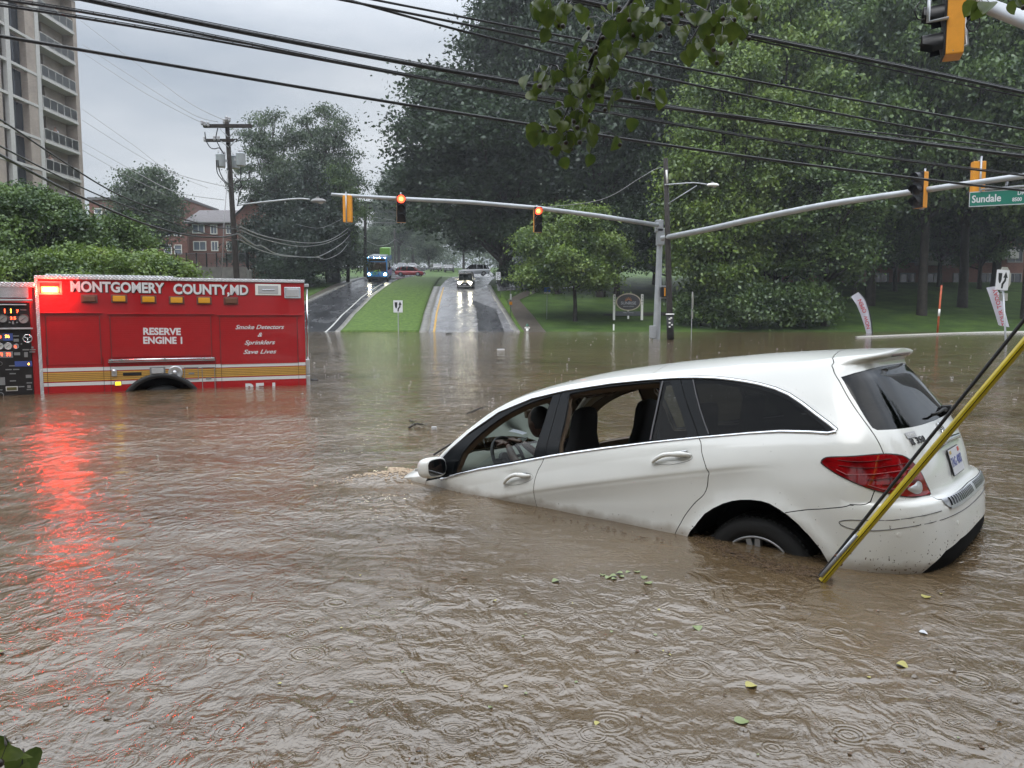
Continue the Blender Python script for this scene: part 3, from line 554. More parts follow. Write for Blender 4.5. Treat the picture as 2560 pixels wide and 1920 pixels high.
# ---- cabin
ins_idx = np.where(np.isin(pt_, ['body', 'front_door', 'rear_door', 'window_frame', 'tailgate', 'panel_gap']) & (np.array([co_[list(f)].mean(0)[1] for f in fa_]) > 2.0) & (np.array([co_[list(f)].mean(0)[0] for f in fa_]) > 1.2))
cen_ = np.array([co_[list(f)].mean(0) for f in fa_])
hi = [i for i in ins_idx[0] if cen_[i][1] > 8.05]; lo_ = [i for i in ins_idx[0] if 4.3 < cen_[i][1] <= 8.05]
for o in car_part('headliner', co_, fa_, hi, M['headliner'], 'both', -.035): pass
for o in car_part('door_trim', co_, fa_, lo_, M['tan_trim'], (1, -1), -.045): pass
for s in (1, -1):
    mb = MB(); mb2 = MB()
    for k in ('F', 'R'):
        pl = smooth_poly(F[k], 2, True); pl = pl+pl[:1]; n = len(pl)
        mb.add([SP(u, v, h, s) for u, v in pl for h in (-.002, -.022)], [(2*i, 2*i+1, 2*i+3, 2*i+2) for i in range(n-1)]); mb2.add([SP(u, v, h, s) for u, v in pl for h in (-.022, -.07)], [(2*i, 2*i+1, 2*i+3, 2*i+2) for i in range(n-1)])
    mb.build('door_seal', M['black_rubber'], wagon); mb2.build('pillar_trim', M['tan_trim'], wagon)
def seat(x, y, zt, lab=None):
    t = empty('seat'); t.parent = wagon; t.location = K((x, y, 0)); 
    mb = MB(); secs = []  # backrest outline widening from the head restraint to the shoulders
    prof = [(.30, .26, .09), (.62, .27, .09), (.80, .265, .085), (.93, .245, .08), (1.03, .21, .07), (1.10, .175, .062), (1.16, .150, .058), (1.24, .142, .06), (1.31, .132, .06), (1.355, .105, .05), (zt, .05, .02)]
    n = 20; vs = []
    for z, hw, th in prof:
        xo = (z-.30)*.20-.20
        for j in range(n):
            a = 2*math.pi*j/n; e = .6; vs.append(Vector((xo+th*math.copysign(abs(math.cos(a))**e, math.cos(a)), hw*math.copysign(abs(math.sin(a))**e, math.sin(a)), z)))
    mb.add(vs, [(i*n+j, i*n+(j+1) % n, (i+1)*n+(j+1) % n, (i+1)*n+j) for i in range(len(prof)-1) for j in range(n)]+[tuple(reversed(range((len(prof)-1)*n, len(prof)*n)))], True); mb.build('seat_back', M['seat_black'], t)
    mb = MB(); mb.bbox(-.70, -.15, -.26, .26, .34, .50, .05); mb.build('seat_cushion', M['seat_black'], t)
seat(2.58, .38, 1.375); seat(2.70, -.38, 1.375); seat(3.62, .42, 1.36); seat(3.62, -.42, 1.36)
mb = MB(); mb.bbox(4.30-4.115, 4.45-4.115, -.6, .6, .5, 1.10, .06); mb.build('rear_bench', M['seat_black'], wagon)
mb = MB()
n = 14; vs = []
for x, z in ((1.12, .985), (1.25, 1.0), (1.42, .99), (1.55, .965), (1.62, .92), (1.66, .80), (1.60, .5)):
    for j in range(n): y = -.80+1.6*j/(n-1); hump = .055*math.exp(-((y-.38)/.17)**2) if .95 < z < 1.02 and x > 1.3 else 0; vs.append(K((x-.10*(y/.8)**2*-1*(1 if x < 1.3 else 0), y, z+hump)))
mb.add(vs, [(i*n+j, i*n+j+1, (i+1)*n+j+1, (i+1)*n+j) for i in range(6) for j in range(n-1)], True); mb.build('dashboard', M['dash'], wagon)
mb = MB(); c0 = K((1.76, .38, .98)); ax = Vector((.92, 0, .38)).normalized(); e1 = Vector((0, 1, 0)); e2 = ax.cross(e1)
mb.tube([c0+(e1*math.cos(a*math.pi/16)+e2*math.sin(a*math.pi/16))*.185 for a in range(33)], .016, 10, False); mb.tube([c0-ax*.05, c0-ax*.02], [.07, .06], 12)
for a in (0, 180, 270): mb.tube([c0-ax*.03, c0+(e1*math.cos(R(a))+e2*math.sin(R(a)))*.18], .014, 6)
mb.tube([c0-ax*.03, c0-ax*.25], .03, 8); mb.build('steering_wheel', M['black_rubber'], wagon)
mb = MB(); mb.bbox(-.02, .02, -.11, .11, -.035, .035, .015, M=Matrix.Translation(K((1.77, 0, 1.325)))); mb.tube([K((1.77, 0, 1.33)), K((1.72, 0, 1.42))], .012, 6); mb.build('cabin_mirror', M['tan_trim'], wagon)
for y in (.38, -.38): mb = MB(); mb.bbox(-.09, .09, -.2, .2, -.012, .012, .01, M=Matrix.Translation(K((2.16, y, 1.455))) @ Matrix.Rotation(.28, 4, 'Y')); mb.build('sun_visor', M['tan_trim'], wagon)
for (a, b, c) in (((1.07, .10, 1.05), (1.30, -.05, 1.20), (1.55, -.32, 1.33)), ((1.10, .62, 1.02), (1.30, .40, 1.18), (1.50, .10, 1.31))):
    mb = MB()
    pa = []
    for q in (a, b, c):
        uu = np.linspace(1.03, 2.0, 80); pa.append(K((q[0], q[1], float(np.interp(q[0], uu, surf(uu, np.full(80, 10.))[:, 2]))+.02-.06*(q[1]/.8)**2)))
    mb.tube([pa[0], pa[1]], .008, 6); mb.tube([(pa[0]+pa[1])/2, pa[1], pa[2]], [.005, .012, .005], 6); mb.build('windscreen_wiper', M['black_rubber'], wagon)
# papers on the dashboard
mb = MB(); mb.box(-.03, .03, -.08, .08, 0, .004, M=Matrix.Translation(K((1.24, -.45, 1.045))) @ Matrix.Rotation(-.7, 4, 'Y')); po = mb.build('paper_tag', plt_, None); po.matrix_world = wagon.matrix_world
tag(po, 'pale paper tag lying on the dashboard of the sunken white car', 'paper tag')
# ---------------------------------------------------------------- the driver
mm('skin', (.085, .042, .027), .45); mm('hair', (.008, .006, .005), .8); mm('shirt', (.02, .022, .028), .8)
def skin_mesh(name, nodes, edges, m, parent=None, sub=2, root=0):
    me = bpy.data.meshes.new(name); me.from_pydata([Vector(n[0]) for n in nodes], edges, []); o = bpy.data.objects.new(name, me); COL.objects.link(o)
    md = o.modifiers.new('Skin', 'SKIN'); sv = me.skin_vertices[0].data
    for i, n in enumerate(nodes): sv[i].radius = (n[1], n[1] if len(n) < 3 else n[2]); sv[i].use_root = (i == root)
    sb = o.modifiers.new('Sub', 'SUBSURF'); sb.levels = sb.render_levels = sub
    bpy.context.view_layer.update(); e = o.evaluated_get(bpy.context.evaluated_depsgraph_get()); m2 = bpy.data.meshes.new_from_object(e); o.modifiers.clear(); old = o.data; o.data = m2; bpy.data.meshes.remove(old)
    m2.materials.clear(); m2.materials.append(m); m2.polygons.foreach_set('use_smooth', [True]*len(m2.polygons)); o.parent = parent; return o
def head_mesh(mb, c, f, up, h=.23):
    # c centre, f facing direction; h face height
    f = f.normalized(); up = (up-f*up.dot(f)).normalized(); l = up.cross(f); bm = bmesh.new(); bmesh.ops.create_uvsphere(bm, u_segments=32, v_segments=24, radius=1)
    for v in bm.verts:
        x, y, z = v.co  # x front, y side, z up
        w = .34*h*(1-.18*max(0, -z)); dpt = .42*h; X = x*dpt; Y = y*w; Z = z*h*.53
        if z < -.2: X += .10*h*(-z-.2)*(1 if x > 0 else .4); Y *= 1-.28*(-z-.2)
        if x > .5:
            X += h*.115*math.exp(-((y/.16)**2))*math.exp(-(((z+.14)/.17)**2))   # nose
            X -= h*.045*math.exp(-(((abs(y)-.38)/.16)**2))*math.exp(-(((z-.08)/.12)**2))   # eye sockets
            X += h*.03*math.exp(-((y/.30)**2))*(math.exp(-(((z+.42)/.06)**2))+math.exp(-(((z+.54)/.06)**2))); X += h*.03*math.exp(-((y/.3)**2))*math.exp(-(((z+.80)/.12)**2))
        if abs(y) > .85: Y += math.copysign(h*.05*math.exp(-(((z+.05)/.2)**2+((x)/.2)**2)), y)
        v.co = c+f*X+l*Y+up*Z
    mb.frombm(bm, True)
drv = empty('person', (0, 0, 0), 0, 'driver in dark clothes leaning to the wheel of the white car', 'person'); drv.matrix_world = wagon.matrix_world
hc = K((2.12, .38, 1.27))
body = skin_mesh('body', [(K((2.42, .38, .55)), .17, .14), (K((2.38, .38, .75)), .16, .12), (K((2.34, .38, .95)), .19, .12), (K((2.27, .38, 1.08)), .10, .08), (K((2.19, .38, 1.15)), .055, .055), (hc+Vector((.03, 0, -.06)), .06, .06),
    (K((2.30, .56, 1.04)), .065), (K((2.16, .60, .86)), .048), (K((1.94, .52, .98)), .036), (K((1.84, .47, 1.10)), .03),
    (K((2.30, .20, 1.04)), .065), (K((2.18, .14, .86)), .048), (K((1.96, .22, .98)), .036), (K((1.85, .29, 1.10)), .03),
    (K((2.10, .50, .52)), .10), (K((1.85, .50, .56)), .07), (K((1.75, .50, .25)), .05), (K((2.10, .26, .52)), .10), (K((1.85, .26, .56)), .07), (K((1.75, .26, .25)), .05)],
    [(0, 1), (1, 2), (2, 3), (3, 4), (4, 5), (2, 6), (6, 7), (7, 8), (8, 9), (2, 10), (10, 11), (11, 12), (12, 13), (0, 14), (14, 15), (15, 16), (0, 17), (17, 18), (18, 19)], M['skin'], drv, 2, 2)
mb = MB(); head_mesh(mb, hc, Vector((-1, .05, -.12)), Vector((0, 0, 1)), .235); mb.build('head', M['skin'], drv)
mb = MB(); bm = bmesh.new(); bmesh.ops.create_icosphere(bm, subdivisions=4, radius=1)
for v in bm.verts:
    d = v.co.normalized(); v.co = hc+Vector((d.x*.103+.020, d.y*.086, d.z*.120+.014))*(1+.03*noise.noise(d*9))
kill = [v for v in bm.verts if (v.co.x < hc.x-.030 and v.co.z < hc.z+.075) or (v.co.x < hc.x+.01 and v.co.z < hc.z+.0) or v.co.z < hc.z-.05]; bmesh.ops.delete(bm, geom=kill, context='VERTS'); mb.frombm(bm, True); mb.build('hair', M['hair'], drv)
sh = skin_mesh('shirt', [(K((2.42, .38, .50)), .19, .16), (K((2.38, .38, .75)), .18, .14), (K((2.34, .38, .95)), .20, .135), (K((2.29, .38, 1.06)), .12, .095), (K((2.30, .56, 1.04)), .08), (K((2.20, .59, .92)), .065), (K((2.30, .20, 1.04)), .08), (K((2.21, .15, .92)), .065)], [(0, 1), (1, 2), (2, 3), (2, 4), (4, 5), (2, 6), (6, 7)], M['shirt'], drv, 2, 1)
def hand(w, d, nrm, side):
    # palm and five curled fingers gripping the rim; w wrist, d towards the knuckles, nrm back of hand
    d = d.normalized(); nrm = (nrm-d*nrm.dot(d)).normalized(); sdv = d.cross(nrm)*side
    nd = [(w, .024, .018), (w+d*.05, .036, .015), (w+d*.088, .034, .013)]; ed = [(0, 1), (1, 2)]
    for k, (o, ln) in enumerate(((-.028, .070), (-.010, .080), (.009, .075), (.027, .060))):
        b = w+d*.09+sdv*o; i0 = len(nd); nd += [(b, .0095), (b+d*ln*.42+nrm*.004, .0088), (b+d*ln*.62-nrm*ln*.33, .008), (b+d*ln*.42-nrm*ln*.62, .007)]; ed += [(2, i0), (i0, i0+1), (i0+1, i0+2), (i0+2, i0+3)]
    i0 = len(nd); b = w+d*.03-sdv*.034; nd += [(b, .013), (b+d*.028-sdv*.018-nrm*.014, .011), (b+d*.050-sdv*.008-nrm*.034, .009)]; ed += [(1, i0), (i0, i0+1), (i0+1, i0+2)]
    return skin_mesh('hand', nd, ed, M['skin'], drv, 1, 1)
hand(K((1.84, .47, 1.10)), Vector((-.9, .15, .25)), Vector((.1, 0, 1)), 1); hand(K((1.85, .29, 1.10)), Vector((-.9, -.15, .25)), Vector((.1, 0, 1)), -1)
# ---------------------------------------------------------------- fire engine
tL, tR = W0(103, 985), W0(760, 962)
tX = Vector((tR.x-tL.x, tR.y-tL.y, 0)).normalized(); tYv = Vector((-tX.y, tX.x, 0))
engine = empty('fire_engine', tL, math.atan2(tX.y, tX.x), 'red fire engine standing in flood water with a flashing red lamp', 'fire engine')
def TS(u, v):
    d = ray(u, v); o = Vector((0, 0, CAMH)); t = (tL-o).dot(tYv)/d.dot(tYv); p = o+d*t-tL
    return p.dot(tX), p.z
def zt(x, y): return TS(x*.36166, 660+y*.36166)
def zb(x, y): return TS(x*.20494, 660+y*.20494)
mm('fire_red', (.40, .008, .012), .22, coat=.35, var=.06, vscale=2); mm('stripe_white', (.66, .66, .66), .4); mm('stripe_gold', (.58, .33, .075), .35, var=.05); mm('shutter_red', (.40, .009, .013), .35, coat=.3, var=.05)
mm('panel_black', (.010, .008, .008), .45, var=.3); mm('lens_amber', (.72, .34, .02), .25, coat=.5); mm('lens_brown', (.16, .07, .04), .3, coat=.4); mm('lens_clear', (.55, .55, .56), .2, metal=.3); mm('letter_white', (.72, .72, .74), .4); mm('letter_black', (.008, .008, .008), .5)
mm('lamp_red_lit', (1, .1, .03), .4, emis=(1, .006, .002), es=55); mm('lamp_core', (1, .8, .5), .4, emis=(1, .05, .008), es=110); mm('led_red', (.8, .02, .01), .4, emis=(1, .06, .02), es=6); mm('led_orange', (.9, .3, .02), .4, emis=(1, .35, .03), es=7); mm('lamp_amber_lit', (1, .6, .02), .4, emis=(1, .62, .03), es=1.3)
def treadplate(name, base):
    m = mat(name, base, .35, metal=.7); nt = m.node_tree; b = nt.nodes['Principled BSDF']; tcn = nt.nodes.new('ShaderNodeTexCoord'); mpn = nt.nodes.new('ShaderNodeMapping'); mpn.inputs['Rotation'].default_value = (.78, .78, .78); nt.links.new(tcn.outputs['Object'], mpn.inputs[0])
    v = nt.nodes.new('ShaderNodeTexVoronoi'); v.inputs['Scale'].default_value = 30; v.inputs['Randomness'].default_value = 0; nt.links.new(mpn.outputs[0], v.inputs['Vector'])
    bp = nt.nodes.new('ShaderNodeBump'); bp.inputs['Strength'].default_value = .8; bp.inputs['Distance'].default_value = .02; nt.links.new(v.outputs['Distance'], bp.inputs['Height']); nt.links.new(bp.outputs[0], b.inputs['Normal']); return m
M['tread'] = treadplate('treadplate', (.6, .6, .62))
(sL, zTL), (sR, zTR) = zt(245, 97), zt(2100, 132)
DEP = 2.35
def fbox(mb, a, b, y0, y1, bev=.0):
    s0, s1 = sorted((a[0], b[0])); z0, z1 = sorted((a[1], b[1])); (mb.bbox(s0, s1, y0, y1, z0, z1, bev) if bev else mb.box(s0, s1, y0, y1, z0, z1)); return mb
ztop = (zTL+zTR)/2
# body with the wheel cut-out
ax_, az_ = zt(1085, 0)[0], None
cz = zt(1085, 775)[1]; Rar = .70; azc = cz-Rar
poly = [(sL+.02, -1.0), (ax_-Rar*.98, -1.0)]+[(ax_-Rar*math.cos(t*math.pi/28), azc+Rar*math.sin(t*math.pi/28)) for t in range(29)]+[(ax_+Rar*.98, -1.0), (sR, -1.0), (sR, ztop), (sL+.02, ztop)]
mb = MB(); mb.prism(poly, 0, DEP); mb.build('body', M['fire_red'], engine)
mb = MB()
for t in range(28):
    a0, a1 = t*math.pi/28, (t+1)*math.pi/28; q = []
    for a in (a0, a1):
        for r, y in ((Rar-.03, .01), (Rar-.03, -.035), (Rar+.045, -.035), (Rar+.06, -.003)): q.append((ax_-r*math.cos(a), y, azc+r*math.sin(a)))
    mb.add(q, [(0, 1, 5, 4), (1, 2, 6, 5), (2, 3, 7, 6)], True)
mb.build('fender_crown', M['black_rubber'], engine)
mb = MB(); q = []
for t in range(29): a = t*math.pi/28; q += [(ax_-(Rar-.02)*math.cos(a), .0, azc+(Rar-.02)*math.sin(a)), (ax_-(Rar-.02)*math.cos(a), .95, azc+(Rar-.02)*math.sin(a))]
mb.add(q, [(2*i, 2*i+1, 2*i+3, 2*i+2) for i in range(28)]); mb.add([q[2*i+1] for i in range(29)]+[(ax_+Rar, .95, -1), (ax_-Rar, .95, -1)], [tuple(range(31))]); mb.build('wheel_arch_liner', M['black_matte'], engine)
mb = MB(); mb.lathe([(.22, .0), (.30, .02), (.42, .02), (.50, -.01), (.53, -.05), (.53, -.25), (.50, -.28)], 48, Matrix.Translation((ax_, .06, azc-.02)) @ Matrix.Rotation(R(90), 4, 'X')); mb.build('tyre', M['tyre'], engine)
mb = MB(); mb.lathe([(0, -.10), (.10, -.10), (.18, -.14), (.27, -.06)], 32, Matrix.Translation((ax_, .06, azc-.02)) @ Matrix.Rotation(R(90), 4, 'X')); mb.build('wheel_hub', M['aluminium'], engine)
# top: treadplate edging and roof
mb = MB(); mb.bbox(zt(230, 0)[0], sR+.012, -.025, DEP+.02, ztop-.005, ztop+.055, .01); mb.build('roof_edging', M['tread'], engine)
mb = MB(); mb.bbox(zt(305, 0)[0], zt(1195, 0)[0], .03, .10, ztop+.055, ztop+.085, .01); mb.bbox(zt(305, 0)[0], zt(1195, 0)[0], DEP-.1, DEP-.03, ztop+.055, ztop+.085, .01); mb.build('roof_rail', M['tread'], engine)
mb = MB(); mb.box(zt(232, 0)[0], sL+.035, -.012, .02, -1, ztop); mb.build('corner_trim', M['tread'], engine)
# stripes
def stripe(y0l, y1l, y0r, y1r, m, name, off=-.004):
    (a, z0), (_, z1) = zt(286, y0l), zt(286, y1l); (b, z2), (_, z3) = zt(2097, y0r), zt(2097, y1r); zz0, zz1 = (z0+z2)/2, (z1+z3)/2; mb = MB()
    def hole(z): d = Rar+.06; h = abs(z-azc); return math.sqrt(d*d-h*h) if h < d else 0
    n = 14; zs = [zz1+(zz0-zz1)*i/n for i in range(n+1)]
    for s0, s1, sg in ((sL+.037, ax_, -1), (ax_, sR-.002, 1)):
        vs = []
        for z in zs: h = hole(z); e = ax_+sg*h; vs += [(s0, off, z), (e, off, z)] if sg < 0 else [(e, off, z), (s1, off, z)]
        mb.add(vs, [(2*i, 2*i+1, 2*i+3, 2*i+2) for i in range(n)])
    mb.build(name, m, engine)
stripe(713, 738, 687, 709, M['stripe_white'], 'white_stripe'); stripe(744, 808, 715, 770, M['stripe_gold'], 'gold_stripe'); stripe(815, 838, 778, 800, M['stripe_white'], 'white_stripe')
for i in range(1, 5): yl, yr = 744+64*i/5, 715+55*i/5; stripe(yl-1, yl+1, yr-1, yr+1, M['letter_black'], 'pinstripe', -.006)
# roller shutters, drip rails, frame lines
def shutter(x0, y0, x1, y1):
    (a, z0), (b, z1) = zt(x0, y0), zt(x1, y1); mb = MB(); n = max(4, int((z0-z1)/.038)); 
    for i in range(n):
        za, zb_ = z0-(z0-z1)*i/n, z0-(z0-z1)*(i+1)/n; mb.box(a, b, -.010, .004, zb_+.0015, za-.0015)
    mb.build('roller_shutter', M['shutter_red'], engine)
    mb = MB(); mb.box(a-.012, a-.001, -.014, .004, z1, z0); mb.box(b+.001, b+.012, -.014, .004, z1, z0); mb.build('shutter_track', mat('track_grey', (.16, .05, .05), .4, metal=.3), engine)
shutter(318, 360, 700, 690); shutter(762, 362, 1462, 632); shutter(1520, 368, 2058, 682)
for x0, x1, y in ((282, 712, 338), (735, 1482, 344), (1495, 2085, 351)):
    (a, z), (b, _) = zt(x0, y), zt(x1, y); mb = MB(); mb.bbox(a, b, -.035, 0, z-.012, z+.014, .008); mb.build('drip_rail', M['fire_red'], engine)
for x in (322, 712, 760, 1488, 1528, 2062):
    (a, z0), (_, z1) = zt(x, 640), zt(x, 900); mb = MB(); mb.box(a-.003, a+.003, -.0075, .001, min(z1, -.2), z0); mb.build('panel_joint', M['letter_black'], engine)
(a, z), (b, _) = zt(752, 664), zt(1482, 658); mb = MB(); mb.tube([(a, -.06, z), (b, -.06, z)], .017, 12)
for f in (.02, .12, .52, .9, .985): mb.bbox(a+(b-a)*f-.02, a+(b-a)*f+.02, -.075, .0, z-.022, z+.022, .006)
mb.build('grab_rail', M['chrome'], engine); mb = MB(); mb.box(a-.01, b+.01, -.05, 0, z-.045, z-.03); mb.build('drip_tray', M['aluminium'], engine)
# lamps
def lamp(x, y, w, h, lens, nm='marker_lamp', bez=None, depth=.03):
    s, z = zt(x, y); W_ = w*.36166/133; H_ = h*.36166/133; l = empty(nm); l.parent = engine; l.location = (s, 0, z)
    mb = MB(); mb.bbox(-W_/2, W_/2, -.016, 0, -H_/2, H_/2, .008); mb.build('bezel', bez or M['chrome'], l)
    mb = MB(); mb.bbox(-W_/2*.78, W_/2*.78, -.016-depth, -.012, -H_/2*.72, H_/2*.72, .014); mb.build('lens', lens, l)
    for sx_ in (-1, 1):
        for sz in (-1, 1): pass
    return l
bzr = mat('bezel_brown', (.20, .09, .08), .35, metal=.3)
for x, y, d in ((617, 240, 0), (824, 240, 1), (1027, 245, 1), (1221, 250, 1), (1411, 252, 1), (1596, 254, 0)): lamp(x, y, 98, 54, M['lens_amber'] if d else M['lens_brown'], bez=bzr)
lamp(2021, 199, 116, 82, M['lens_clear']); lamp(1090, 738, 98, 52, M['lens_clear'], bez=M['mid_grey'])
l = lamp(1853, 178, 178, 80, M['lens_clear'], 'scene_lamp', M['white_paint'], .005); mb = MB(); mb.bbox(-.12, .12, -.030, -.02, -.014, .010, .006); mb.build('reflector', M['chrome'], l)
l = lamp(345, 166, 140, 88, mat('lens_red_off', (.5, .01, .01), .2, coat=.5), 'warning_lamp', mat('bezel_red', (.6, .25, .25), .3, metal=.6), .012)
mb = MB(); mb.bbox(-.135, .135, -.040, -.026, -.085, .025, .02); mb.build('lit_segment', M['lamp_red_lit'], l); mb = MB(); mb.bbox(-.10, .10, -.052, -.036, -.065, .005, .02); mb.build('lit_core', M['lamp_core'], l)
ld = bpy.data.lights.new('warning_light', 'AREA'); ld.shape = 'RECTANGLE'; ld.size = .26; ld.size_y = .10; ld.energy = 32; ld.color = (1, .05, .02); lo = bpy.data.objects.new('warning_light', ld); COL.objects.link(lo); lo.parent = l; lo.location = (0, -.10, -.03); lo.rotation_euler = (R(90), 0, 0)
pd = bpy.data.lights.new('warning_glow', 'POINT'); pd.energy = 4; pd.color = (1, .05, .03); pd.shadow_soft_size = .05; po_ = bpy.data.objects.new('warning_glow', pd); COL.objects.link(po_); po_.parent = l; po_.location = (0, -.14, -.03)
lm = lamp(817, 826, 44, 32, M['lamp_amber_lit'], 'marker_lamp', M['mid_grey'], .012)
# lettering: white block letters with a black drop shade
def block(body, x0, x1, y0, y1, hpx, name='lettering', bold=.012):
    (a, za), (b, zb_) = zt(x0, y0), zt(x1, y1); h = hpx*.36166/133; size = h/.70; W_ = b-a
    for k, (mt, dy, dx, dz) in enumerate(((M['letter_black'], -.007, .014, -.013), (M['letter_white'], -.012, 0, 0))):
        Mx = Matrix.Translation(((a+b)/2+dx, dy, (za+zb_)/2+dz)) @ Matrix.Rotation(math.atan2(zb_-za, b-a), 4, 'Y').inverted() @ Matrix.Rotation(R(90), 4, 'X')
        o = text_mesh(name if k else 'lettering_shade', body, size, mt, engine, Matrix.Identity(4), .001, size*.036, 0, 'CENTER')
        xs = [v.co.x for v in o.data.vertices]; ys = [v.co.y for v in o.data.vertices]; w0 = max(xs)-min(xs); h0 = max(ys)-min(ys)
        hh = h0 if ',' not in body else h0/1.22; cx_ = (max(xs)+min(xs))/2; cy_ = (max(ys)+min(ys))/2 if ',' not in body else max(ys)-hh/2
        o.data.transform(Mx @ Matrix.Diagonal((W_/w0, h/hh, 1, 1)) @ Matrix.Translation((-cx_, -cy_, 0)))
block('MONTGOMERY', 487, 1136, 155, 167, 72); block('COUNTY,MD', 1198, 1716, 171, 179, 70)
block('RESERVE', 990, 1250, 465, 467, 50); block('ENGINE 1', 990, 1260, 527, 528, 50)
for body, y, w in (('Smoke Detectors', 437, 325), ('&', 490, 32), ('Sprinklers', 543, 205), ('Save Lives', 607, 222)):
    s, z = zt(1797, y); Mx = Matrix.Translation((s, -.016, z)) @ Matrix.Rotation(R(90), 4, 'X'); o = text_mesh('script_lettering', body, .115, M['letter_white'], engine, Matrix.Identity(4), .001, .0018, .38, 'CENTER')
    xs = [v.co.x for v in o.data.vertices]; W_ = w*.36166/129; o.data.transform(Mx @ Matrix.Diagonal((W_/(max(xs)-min(xs)), 1, 1, 1)) @ Matrix.Translation((-(max(xs)+min(xs))/2, 0, 0)))
s, z = zt(1807, 829); h = .26; Mx = Matrix.Translation((s, -.007, z-h/2)) @ Matrix.Rotation(R(90), 4, 'X'); o = text_mesh('unit_number', 'RE-1', .36, M['letter_white'], engine, Matrix.Identity(4), .001, .012, 0, 'CENTER')
xs = [v.co.x for v in o.data.vertices]; o.data.transform(Mx @ Matrix.Diagonal((.56/(max(xs)-min(xs)), 1, 1, 1)))
# small fittings in the stripe
s, z = zt(790, 748); mb = MB(); mb.bbox(s-.045, s+.045, -.03, 0, z-.075, z+.06, .02); mb.lathe([(0, .055), (.03, .05), (.04, .03), (.04, 0)], 16, Matrix.Translation((s, 0, z+.02)) @ Matrix.Rotation(R(90), 4, 'X')); mb.build('filler_cap', M['aluminium'], engine)
s, z = zt(915, 760); mb = MB(); mb.bbox(s-.155, s+.155, -.014, -.003, z-.026, z+.026, .005); mb.build('name_plate', M['letter_black'], engine)
s, z = zt(1213, 750); mb = MB(); Mx = Matrix.Translation((s, 0, z)) @ Matrix.Rotation(R(90), 4, 'X'); mb.lathe([(0, .004), (.06, .006), (.095, .03), (.125, .034), (.13, .0)], 28, Mx); mb.lathe([(0, .035), (.03, .03), (.045, .006)], 20, Mx @ Matrix.Translation((-.012, 0, 0))); mb.build('siren_speaker', M['aluminium'], engine)
for x0, y0, x1, y1, hx in ((1272, 714, 1374, 798, 1335), (1394, 714, 1490, 868, 1447)):
    (a, z0), (b, z1) = zt(x0, y0), zt(x1, y1); mb = MB(); t = .012
    for q in ((a, a+t, z1, z0), (b-t, b, z1, z0), (a+t, b-t, z0-t, z0), (a+t, b-t, z1, z1+t)): mb.box(q[0], q[1], -.012, -.003, q[2], q[3])
    hz = (z0+z1)/2; mb.box((a+b)/2-.05, (a+b)/2+.05, -.013, -.005, hz-.018, hz+.018); mb.build('access_panel', M['mid_grey'], engine)
# rear end bits
mb = MB(); s, z = zt(2112, 148); mb.bbox(sR+.005, sR+.10, .0, .12, z-.03, z+.03, .01); mb.build('rear_lamp', M['lens_clear'], engine)
for y0, y1 in ((660, 760), (768, 850)): (s, z0), (_, z1) = zt(2116, y0), zt(2116, y1); mb = MB(); mb.bbox(sR+.004, sR+.085, .02, .16, z1, z0, .015); mb.build('rear_step_bracket', M['aluminium'], engine)
(s, z) = zt(2140, 800); mb = MB(); mb.tube([(sR+.05, .08, z), (sR+.25, .08, z-.02)], .016, 8); mb.build('tow_hook', M['dark_grey'], engine)
mb = MB(); mb.tube([(sR+.06, .06, ztop-.12), (sR+.06, .06, .3)], .018, 8); mb.build('rear_handrail', M['chrome'], engine)
# pump house to the left, then the cab beyond the frame
zp = zb(0, 240)[1]; sp0 = zt(0, 0)[0]-1.25; spR = zt(235, 0)[0]
mb = MB(); mb.box(sp0, spR-.004, .03, DEP-.03, -1.0, zp-.06); mb.build('pump_house', M['fire_red'], engine)
mb = MB(); mb.bbox(sp0, spR-.006, -.02, DEP, zp-.058, zp+.03, .012); mb.build('pump_house_roof', M['tread'], engine)
mb = MB(); (a, z0), (b, z1) = zb(-350, 470), zb(418, 1640); mb.box(sp0, b, .0, .026, -1, z0); mb.build('pump_panel', M['panel_black'], engine)
mb = MB(); (a, z0), (b, z1) = zb(-500, 275), zb(350, 410); mb.box(a, b, -.004, .028, z1, z0); mb.build('vent_backing', M['panel_black'], engine)
mb = MB(); n = 46; W_ = b-a
for i in range(n):
    x = a+W_*i/n
    for d in (-1, 1):
        p0 = (x, z0 if d > 0 else z1); p1 = (x+(z0-z1)*1.7, z1 if d > 0 else z0); 
        if p1[0] > b: t = (b-p0[0])/(p1[0]-p0[0]); p1 = (b, p0[1]+(p1[1]-p0[1])*t)
        mb.tube([(p0[0], -.010, p0[1]), (p1[0], -.010, p1[1])], .0035, 4, False)
mb.build('vent_mesh', M['aluminium'], engine)
for x0, x1, y, hh in ((-500, 400, 436, 22), (-500, 325, 494, 12), (-500, 405, 792, 18)):
    (a, z), (b, _) = zb(x0, y), zb(x1, y); mb = MB(); mb.bbox(a, b, -.05, .0, z-hh*.0016/2, z+hh*.0016/2, .008); mb.build('panel_rail', M['aluminium'], engine)
def dial(x, y, r, face, nm='gauge', rim=None):
    s, z = zb(x, y); r = r*.20494/137; g = empty(nm); g.parent = engine; g.location = (s, 0, z); Mx = Matrix.Rotation(R(90), 4, 'X')
    mb = MB(); mb.lathe([(r*.86, .012), (r*.9, .022), (r, .018), (r*1.02, 0)], 24, Mx); mb.build('rim', rim or M['chrome'], g); mb = MB(); mb.lathe([(0, .013), (r*.86, .013)], 24, Mx); mb.build('dial', face, g)
    mb = MB(); mb.tube([(-r*.5, -.018, -r*.4), (r*.4, -.018, r*.35)], .003, 4); mb.build('needle', M['letter_black'], g)
fc = mat('dial_face', (.30, .29, .28), .5); fw = mat('dial_white', (.6, .58, .56), .5)
